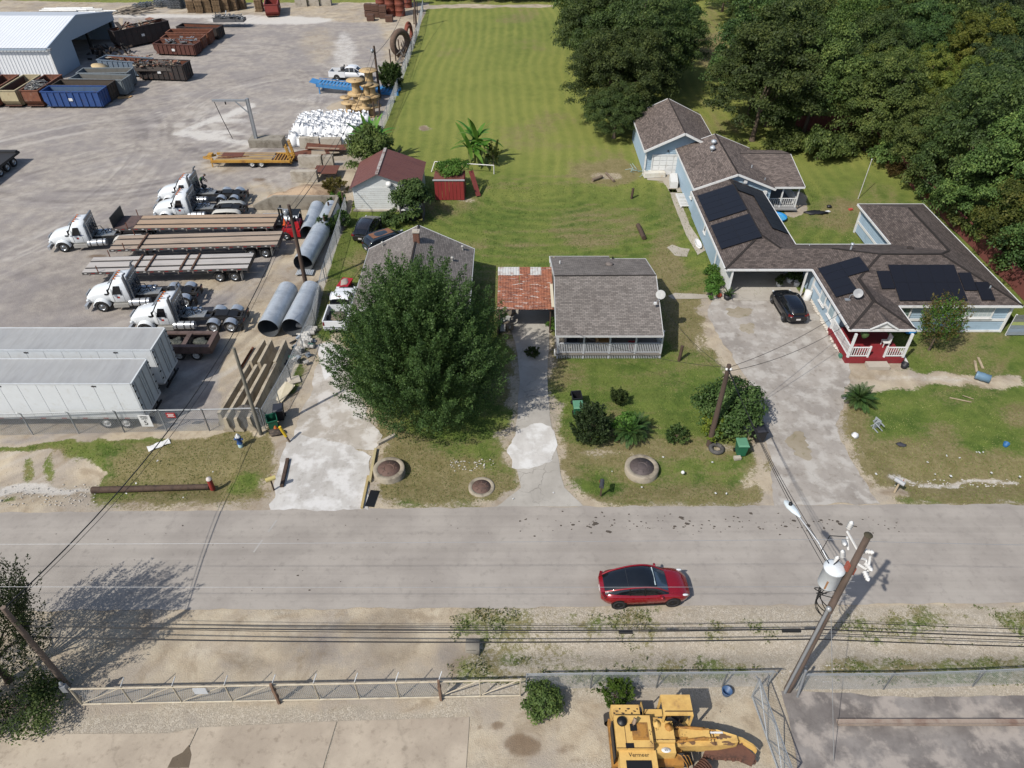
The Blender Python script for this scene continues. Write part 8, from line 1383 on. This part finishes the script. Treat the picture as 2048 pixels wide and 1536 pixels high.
def mailbox(label, p, rz, h, box, tilt=0): t = thing('mailbox', label, 'mailbox', p, rz); obj('post', MB().box((0, 0, h / 2), (.1, .1, h), 0, 0), WOOD_D if box is not GREYW else WOOD_L, t); obj('box', MB().loft([[(x, .14 * math.cos(a_), h + .1 + .16 * math.sin(a_)) for a_ in np.linspace(-.3, PI + .3, 9)] for x in (-.3, .3)], closed=True), box, t); obj('flag', MB().box((.1, .16, h + .22), (.03, .02, .2)), M((170, 60, 50), .5), t)
mailbox('dark mailbox on a pale post at the road edge of the middle lawn', P0(1201, 991), 1.4, .95, M((70, 72, 76), .5)); mailbox('grey mailbox on a leaning brown post beside the right ditch', P0(1789, 985), -.9, .85, GREYW); mailbox('small post box beside the left driveway edge', P0(548, 980), .5, .9, M((206, 190, 120), .6))
ring('tyre', 'old tyre lying flat at the foot of the bare dark pole', (G(1432, 900).x, G(1432, 900).y, .14), .38, .14, M((92, 90, 88), .9, col2=(66, 64, 62), scale=5), 0, cat='tyre')
ring('tyre', 'big tyre standing against the front fence beside the barriers', (-18.0, 35.6, .75), .6, .2, M((104, 98, 92), .9, col2=(76, 72, 68), scale=3), cat='tyre')
p = G(1474, 918); solo('concrete_brick', MB().box((0, 0, .1), (.45, .25, .2)), CONC, 'small pale hollow block in front of the faded-lid bin', 'block', p, .1); solo('white_bag', MB().blob((0, 0, .12), (.22, .24, .16), 9, 6, .3, 0, 4), W_, 'white plastic bag on the lawn edge right of the driveway', 'bag', P0(1709, 873)); solo('white_ball', MB().blob((0, 0, .15), (.12, .12, .12), 12, 8, 0), W_, 'white ball lying near the pale manhole', 'ball', P0(1365, 948)); solo('white_block', MB().box((0, 0, .12), (.35, .25, .22)), W_, 'white block beside the round sago palm', 'block', P0(1692, 797), .3)
sc_ = thing('fallen_chair', 'grey plastic chair tipped over on the front lawn', 'chair', P0(1750, 856), .4); GC = M((170, 176, 178), .5); obj('seat', MB().box((0, 0, .3), (.5, .06, .5)), GC, sc_); obj('backrest', MB().box((.3, .2, .3), (.06, .5, .5)), GC, sc_)
for x, z in ((-.2, .1), (-.2, .52), (.2, .1), (.2, .52)): obj('leg', MB().beam((x, -.02, z), (x - .08, -.5, z), .05, .05), GC, sc_)
for x in (.08, .54): obj('armrest', MB().beam((.25, .25, x), (-.2, .2, x), .05, .05), GC, sc_)
solo('blue_barrel', MB().lathe([(.3, 0), (.33, .1), (.3, .15), (.33, .5), (.3, .55), (.31, .95), (0, .96)], 16, T=RT((0, 0, .32), ry=PI / 2, rz=-.6)), M((110, 140, 162), .5), 'pale blue barrel lying on the gravel path', 'barrel', P0(1948, 756)); solo('black_pot', MB().lathe([(.2, 0), (.27, .4), (.24, .4), (.18, .05), (0, .05)], 14), BKP, 'black pot on the ground right of the red porch', 'pot', P0(1807, 735)); solo('blue_pail', MB().lathe([(.14, 0), (.19, .28), (.17, .28), (.12, .03), (0, .03)], 12), M((46, 106, 158), .5), 'blue pail standing on the right front lawn', 'bucket', P0(2010, 892)); solo('dark_rag', MB().blob((0, 0, .04), (.3, .2, .06), 9, 6, .35, 0, 6), M((66, 66, 74), .8), 'dark rag lying on the right front lawn', 'rag', P0(1802, 890)); solo('cut_branch', MB().beam((-.8, .3, .06), (.5, -.2, .08), .06, .05).beam((.2, .5, .1), (.8, .1, .1), .04, .04), WOOD_L, 'cut branch on the right front lawn', 'branch', P0(1925, 802))
for i, (px, py, dx, lb) in enumerate(((1950, 735, .5, 'left'), (1962, 728, .3, 'right'))): solo('timber', MB().beam((-.2, -.6, .08), (dx - .2, .7, .08), .16, .08), WOOD_L, lb + ' of two boards lying on the gravel path', 'timber', P0(px, py), 0, 'boards on the gravel path')
solo('doorstep', MB().box((0, 0, .09), (2.4, .5, .16), .08), M((206, 198, 184), .8), 'pale stone slab in front of the red porch steps', 'slab', P0(1735, 716)); solo('kids_car', MB().blob((0, 0, .3), (.5, .3, .25), 10, 6, .1).box((0, 0, .5), (.3, .4, .3)), M((56, 134, 196), .4), 'blue toy car on the lawn beside the red porch', 'toy car', P0(1818, 668)); solo('green_hose_box', MB().box((0, 0, .12), (.5, .35, .24)), M((74, 132, 112), .5), 'small green box at the left foot of the red porch', 'box', P0(1684, 714))
q = random.Random(81)
for i in range(26):
    f = i / 25; p = G(1618 + 62 * f + q.uniform(-3, 3), 592 + 115 * f); solo('edging_stone', MB().blob((0, 0, .08), (.24, .2, .12), 8, 5, .25, 0, i), M((206, 198, 186), .85), 'pale stone in the edging along the blue wall by the driveway', 'stone', p, q.uniform(0, 3), 'edging stones beside the driveway')
solo('water_drum', MB().lathe([(.3, 0), (.3, .85), (0, .88)], 16), W_, 'white drum standing at the blue wall by the driveway corner', 'drum', P0(1613, 598)); solo('paver', MB().box((0, 0, .05), (2.0, .4, .1), .2), M((190, 182, 168), .85), 'flat stone lying beside the porch edging', 'slab', P0(1778, 712))
for i, (px, py) in enumerate(((1557, 572), (1578, 565), (1592, 572), (1600, 560))): t = thing('potted_plant', ('first', 'second', 'third', 'fourth')[i] + ' white potted plant from the left inside the carport', 'potted plant', P0(px, py), 0, 'potted plants in the carport'); obj('pot', MB().lathe([(.22, 0), (.3, .45), (.26, .45), (.2, .06), (0, .06)], 14), W_, t); me_, _ = bough_crown('leaves', .4, .7, .4, 14, 500, .16, L_OAK, 90 + i, .4); obj('leaves', me_, None, t)
t = thing('potted_plant', 'spiky plant in a dark pot at the front corner of the carport', 'potted plant', P0(1454, 598), 0); obj('pot', MB().lathe([(.28, 0), (.36, .45), (.3, .45), (.25, .06), (0, .06)], 14), BKP, t)
for k in range(18): m2 = MB(); frond(m2, (0, 0, .4), 2.4 * k, .5 + .045 * k, .8, .09, .8); obj('leaf', m2, L_SAGO, t)
solo('red_ball', MB().blob((0, 0, .2), (.22, .2, .2), 10, 7, .1), M((190, 86, 60), .5), 'orange-red ball beside the last clipped shrub', 'ball', P0(1438, 594)); pl = thing('paddling_pool', 'small bright blue paddling pool by the back porch', 'pool', (26.6, 65.4, 0)); obj('wall', MB().lathe([(.9, 0), (.98, .3), (1.02, .32), (.98, .34), (.88, .04)], 24, cap=False), M((42, 140, 210), .4), pl); obj('base', MB().lathe([(.9, .02), (0, .03)], 24, cap=False), M((70, 166, 226), .4), pl); obj('water', MB().lathe([(.92, .16), (0, .16)], 24, cap=False), M((84, 176, 226), .08, spec=.6), pl)
solo('black_tarp', MB().blob((0, 0, .05), (1.2, .5, .14), 12, 6, .4, 0, 7), BKP, 'crumpled black tarpaulin on the back lawn', 'tarp', P0(1632, 426)); solo('black_bucket', MB().blob((0, 0, .12), (.3, .22, .16), 8, 5, .2, 0, 8), BKP, 'small black lump behind the tarpaulin', 'bucket', P0(1658, 415)); solo('white_scrap', MB().box((0, 0, .05), (.5, .3, .08), .4), W_, 'white scrap beside the tarpaulin', 'scrap', P0(1655, 424)); solo('red_toy', MB().box((0, 0, .08), (.4, .25, .14), .3), M((200, 86, 76), .5), 'red toy on the back lawn', 'toy', P0(1701, 420))
wp = thing('flag_pole', 'white bare pole leaning on the back lawn', 'pole', P0(1716, 398)); obj('pole', MB().tube([(0, 0, 0), (.9, 1.6, 3.6)], .04, 8), M((176, 174, 168), .6), wp); obj('cap', MB().blob((.9, 1.6, 3.65), (.07, .07, .07), 8, 5, 0), W_, wp)
wpal = thing('white_pallet', 'white slatted bed frame lying beside the blue wall', 'frame', P0(1366, 404))
for k in range(9): obj('slat', MB().box((0, -1.35 + .34 * k, .25), (1.15, .2, .05)), W_, wpal)
for x in (-.5, .5): obj('rail', MB().box((x, 0, .16), (.12, 3.0, .12)), W_, wpal)
solo('white_tub', MB().lathe([(.4, 0), (.5, .3), (.42, .3), (.36, .05), (0, .05)], 18).box((0, 0, 0), (0, 0, 0)), W_, 'long white tub against the blue wall near the carport', 'tub', P0(1396, 490)).scale = (.6, 1.9, .7); solo('mattress', MB().box((0, 0, .3), (2.4, 1.1, .5), .12, 0, .97, .92), M((228, 224, 212), .8, dirt=(200, 176, 140)), 'old white mattress in front of the garage door', 'mattress', P0(1307, 352)); solo('white_cabinet', MB().box((0, 0, .4), (.8, 2.3, .7), -.12), W_, 'tall white cabinet lying on the side path', 'cabinet', P0(1346, 368)); solo('teal_crate', MB().box((0, 0, .15), (.7, .4, .3)), M((46, 150, 138), .5), 'small teal crate at the garage door corner', 'crate', P0(1340, 348))
ch_ = thing('metal_chairs', 'tangle of pale metal chairs at the garage corner', 'chairs', P0(1276, 346)); q = random.Random(83)
for k in range(14): a = Vector((q.uniform(-.9, .7), q.uniform(-.8, .8), q.uniform(.1, .5))); d = Vector((q.gauss(0, 1), q.gauss(0, 1), q.gauss(0, 1))).normalized() * .8; obj('tube', MB().tube([a, a + d], .03, 5), M((156, 184, 180), .5), ch_)
for i, (x0, y0, x1, y1, r, lb) in enumerate(((1185, 360, 1204, 353, .18, 'left log of the two on the bare patch of lawn'), (1212, 346, 1228, 362, .14, 'right log of the two on the bare patch of lawn'), (1276, 450, 1288, 476, .22, 'thick log lying along the lawn edge'))): solo('log', MB().tube([G(x0, y0, r), G(x1, y1, r)], r, 9), M((132, 116, 98), .9, col2=(100, 86, 74), scale=2) if i < 2 else WOOD_D, lb, 'log', group='logs on the lawn')
for i, (px, py, h, lb) in enumerate(((1263, 397, 1.1, 'short dark post standing alone at the lawn edge'), (1358, 721, 1.3, 'short dark post standing right of the porch house'), (1210, 905, .0, ''))):
    if lb: solo('wooden_post', MB().tube([(0, 0, -.1), (.08, .1, h)], .13, 8), WOOD_D, lb, 'post', P0(px, py))
# behind and beside the houses
rs = thing('red_shed', 'small shed with red ribbed metal sides and vines on top', 'shed', (-6.55, 70.6, 0)); RS_ = M((150, 56, 56), .5, amt=.2)
for k in range(8): obj('wall_panel', MB().box((-1.32 + .38 * k, -1.0, 1.1), (.35, .05, 2.1)), RS_, rs)
obj('side_wall', MB().box((1.55, .3, 1.1), (.06, 2.6, 2.2)), M((120, 44, 42), .7), rs); obj('roof_edge', MB().box((0, -1.0, 2.22), (3.3, .2, .08)), GREYW, rs); obj('roof', MB().box((0, .3, 2.15), (3.2, 2.5, .06)), M((120, 70, 60), .8), rs); obj('leaning_board', MB().beam((2.2, 1.4, 2.2), (3.0, -.2, .1), .5, .06), M((120, 52, 46), .8), rs)
fr = thing('swing_stand', 'white pipe frame standing on the lawn behind the red shed', 'frame', P0(872, 345)); a, b = G(863, 344), G(988, 348); o0 = Vector(P0(872, 345)); pts = [Vector((a.x, a.y, 0)) - o0, Vector((a.x + .4, a.y + .5, 1.0)) - o0, Vector((b.x, b.y, 1.0)) - o0, Vector((b.x, b.y, 0)) - o0]
for k in range(3): obj('pipe', MB().tube(pts[k:k + 2], .06, 8), PVC, fr)
lt = thing('lean_to', 'dark lean-to with barrels under the rounded small tree', 'shed', P0(825, 440)); obj('roof', MB().box((0, .8, 1.9), (2.4, 2.0, .1)), BLK, lt)
for x in (-1.1, 1.1): obj('side', MB().box((x, .6, .95), (.1, 1.8, 1.9)), M((90, 90, 92), .7), lt)
obj('shelf', MB().box((-.4, -.1, 1.2), (1.2, .4, .08)), W_, lt)
for x in (-.6, .1): obj('barrel', MB().lathe([(.3, 0), (.32, .9), (0, .92)], 14, T=RT((x, 0, 0))), BKP, lt)
wb = thing('wheelbarrow', 'grey wheelbarrow standing between the two sheds', 'wheelbarrow', P0(832, 360), .2); obj('tray', MB().loft([[(-.4, -.25, .35), (.4, -.3, .35), (.4, .3, .35), (-.4, .25, .35)], [(-.6, -.35, .65), (.6, -.4, .6), (.6, .4, .6), (-.6, .35, .65)]], sm=False, closed=True), M((96, 102, 108), .5), wb); obj('wheel', MB().lathe([(.2, -.05), (.2, .05)], 12, T=RT((.75, 0, .2), rx=PI / 2)), BLK, wb)
for s in (-1, 1): obj('handle', MB().beam((.7, s * .1, .25), (-1.0, s * .3, .55), .05, .05), WOOD_L, wb)
jp = G(770, 318); q = random.Random(84); mb = MB()
for k in range(26): p = Vector((q.uniform(-1.6, 1.6), q.uniform(-1.2, 1.2), q.uniform(.1, .6))); d = Vector((q.gauss(0, 1), q.gauss(0, 1), q.gauss(0, .4))).normalized() * q.uniform(.5, 1.4); mb.beam(p - d / 2, p + d / 2, .2, .1, k % 2)
tag(obj('debris', mb, [M((150, 142, 130), .85), M((92, 84, 76), .85)], None, (jp.x, jp.y, 0)), kind='stuff')
rm_ = thing('garden_tractor', 'small red garden cart standing by the old white pickup', 'cart', P0(692, 580), 1.4); obj('tub', MB().loft([[(-.7, -.35, .3), (.7, -.35, .3), (.7, .35, .3), (-.7, .35, .3)], [(-.85, -.48, .8), (.8, -.48, .75), (.8, .48, .75), (-.85, .48, .8)]], sm=False, closed=True), RD, rm_); obj('load', MB().blob((.05, 0, .7), (.6, .35, .2), 9, 6, .3), M((170, 160, 150), .8), rm_); obj('hitch', MB().beam((-.7, 0, .4), (-1.3, 0, .3), .08, .06), RD, rm_)
for x in (-.4, .4):
    for s in (-1, 1): wheel(rm_, x, s * .5, .22, .14, .5)
q = random.Random(85); JW = M((206, 202, 194), .6, amt=.2)
for i in range(9): p = G(598 + q.uniform(0, 30), 655 + 5 * i); solo('concrete_tube', MB().tube([(-.4, 0, .2), (.45, q.uniform(-.1, .1), .2)], .2, 10), JW, 'pale stubby tube in the pile by the yard fence', 'tube', p, q.uniform(-.2, .2), 'pale tubes by the fence')
mb = MB()
for k in range(30): p = Vector((q.uniform(-1.0, 1.0), q.uniform(-1.6, 1.6), q.uniform(.05, .5))); d = Vector((q.gauss(0, 1), q.gauss(0, 1), q.gauss(0, .4))).normalized() * q.uniform(.2, .7); mb.beam(p - d / 2, p + d / 2, q.uniform(.1, .4), .1, k % 4)
tag(obj('rubbish', mb, [M((150, 160, 170), .6), M((60, 62, 64), .7), M((190, 184, 174), .7), M((50, 110, 96), .6)], None, (G(597, 705).x, G(597, 705).y, 0)), kind='stuff')
solo('white_board', MB().box((0, 0, .1), (.9, .8, .06), .4), M((222, 210, 190), .8), 'pale board lying on the verge behind the black bin', 'board', P0(588, 762)); solo('cream_sheet', MB().beam((-.5, -.7, .1), (.2, .7, .5), .9, .06), M((226, 214, 184), .8), 'cream sheet leaning by the yard fence behind the bins', 'sheet', P0(573, 790))
# things under the rusty carport and on the porch
q = random.Random(86); mb = MB()
for k in range(26): mb.box((q.uniform(-.5, .5), q.uniform(-1.8, 1.8), q.uniform(.15, .8)), (q.uniform(.2, .6), q.uniform(.2, .6), q.uniform(.2, .5)), q.uniform(0, 3), k % 3)
tag(obj('rubbish', mb, [M((176, 176, 172), .7), M((60, 60, 62), .7), M((120, 110, 96), .8)], None, (-.5, 47.6, 0)), kind='stuff')
for i, (x, m_, lb) in enumerate(((4.6, M((60, 62, 68), .6), 'dark armchair at the left end of the railed porch'), (7.0, M((196, 158, 104), .6), 'tan armchair in the middle of the railed porch'))):
    t = thing('armchair', lb, 'chair', (x, 43.9, .46)); obj('seat', MB().box((0, 0, .3), (.9, .8, .35)), m_, t); obj('backrest', MB().box((0, .35, .7), (.9, .2, .7)), m_, t)
    for s in (-1, 1): obj('armrest', MB().box((s * .48, 0, .45), (.15, .8, .6)), m_, t)
solo('red_cooler', MB().box((0, 0, .25), (.6, .4, .45)).box((0, 0, .5), (.62, .42, .06)), M((186, 60, 66), .5), 'red box on the porch of the small grey roofed house', 'cooler', (9.2, 43.4, .46)); solo('white_planter', MB().box((0, 0, .2), (.7, .4, .4)), W_, 'white planter at the left foot of the railed porch', 'planter', P0(1117, 709)); solo('black_kettle_grill', MB().lathe([(.1, 0), (.12, .3), (.25, .4), (.3, .6), (.2, .75), (0, .8)], 14), BKP, 'black kettle grill in front of the railed porch', 'grill', P0(1131, 711))
solo('flower_basket', MB().blob((0, 0, 0), (.28, .28, .3), 8, 6, .3), M((70, 92, 44), .8), 'dark hanging basket in the red porch', 'basket', (26.4, 43.0, 2.0)); t = thing('porch_chair', 'white chair inside the red porch', 'chair', (28.6, 43.6, .5)); obj('seat', MB().box((0, 0, .42), (.5, .5, .06)), W_, t); obj('backrest', MB().box((.22, 0, .75), (.06, .5, .6)), W_, t)
for sx in (-.2, .2):
    for sy in (-.2, .2): obj('leg', MB().box((sx, sy, .2), (.05, .05, .4)), W_, t)
a, b = G(1802, 705), G(1815, 732); solo('kerb', MB().beam((a.x, a.y, .08), (b.x, b.y, .08), .14, .16), W_, 'white edging strip right of the red porch', 'edging')
# culvert, ditch stones, litter
p = G(955, 1292); cu = thing('culvert', 'dark culvert mouth under the concrete apron', 'culvert', (p.x, p.y, -.3)); obj('mouth', MB().lathe([(.42, -.6), (.42, .1), (.36, .12), (.36, -.6)], 18, T=RT((0, 0, .1), ry=PI / 2), cap=False), CONCD, cu); obj('inside', MB().box((-.3, 0, .1), (.5, .6, .6)), BLK, cu)  # solid black block stands in for the shade within the pipe
p = G(742, 985); cw = thing('culvert', 'dark culvert pit between white driveway and raised manhole', 'culvert', (p.x, p.y, 0)); obj('headwall', MB().box((-.35, 0, -.1), (.15, 2.6, .5)), M((180, 160, 110), .8), cw); obj('pit', MB().box((.15, -.5, .03), (.55, 1.3, .02), -.12), BLK, cw)  # flat black plate stands in for the shade down in the pit
a, b = G(564, 975), G(576, 920); solo('curb_timber', MB().beam((a.x, a.y, .1), (b.x, b.y, .1), .2, .2), WOOD_D, 'dark timber edging the left side of the white driveway', 'timber'); a, b = G(740, 965), G(752, 900); solo('curb_timber', MB().beam((a.x, a.y, .1), (b.x, b.y, .1), .16, .2), M((186, 172, 130), .8), 'yellowish kerb along the right side of the white driveway', 'kerb')
a, b = G(756, 890), G(790, 872); solo('curb_timber', MB().beam((a.x, a.y, .1), (b.x, b.y, .1), .2, .2), CONC, 'short concrete kerb under the edge of the broad tree', 'kerb')
q = random.Random(87); st_ = MB()
for k in range(330):
    px, py = (q.uniform(900, 990), q.uniform(918, 940)) if k < 60 else (q.uniform(0, 190), q.uniform(960, 1012)) if k < 200 else (q.uniform(1790, 2040), q.uniform(953, 970)) if k < 300 else (q.uniform(1540, 1700), q.uniform(1330, 1380)) if k < 360 else (q.uniform(1430, 1520), q.uniform(890, 990)); p = G(px, py); s_ = q.uniform(.02, .065); st_.blob((p.x, p.y, float(zg(np.array([p.x]), np.array([p.y]))[0]) + .02), (s_, s_ * .8, s_ * .6), 6, 4, .25, 0, k, False)
tag(obj('stones', st_, M((206, 200, 190), .9)), kind='stuff')
lt_ = MB()
for k in range(26): p = G(q.choice((q.uniform(880, 1540), q.uniform(1690, 2040), q.uniform(200, 540))), q.uniform(900, 1000)); lt_.box((p.x, p.y, .06), (q.uniform(.05, .16), q.uniform(.05, .12), .03), q.uniform(0, 3))
tag(obj('litter', lt_, M((226, 226, 224), .6)), kind='stuff')
cl = MB()
for k in range(190):
    px = q.choice((q.uniform(1040, 1560), q.uniform(1040, 1560), q.uniform(1560, 1800), q.uniform(100, 1040))); py = 1050 + q.gauss(0, 10) if px > 1040 else q.uniform(1030, 1190); p = G(px, py); s_ = q.uniform(.03, .13) * (1 if q.random() < .2 else .4) * (1 if px > 1040 else .5); cl.blob((p.x, p.y, .012), (s_ * 1.6, s_, .025), 6, 4, .5, 0, k, False)
tag(obj('dirt', cl, M((84, 76, 68), .95)), kind='stuff')
for i, (px, py) in enumerate(((545, 1052), (516, 1092))): p = G(px, py, .012); tag(obj('road_marking', MB().box((p.x, p.y, .0105), (.1, .9, .003), -.3), M((180, 176, 170), .9)), kind='structure')
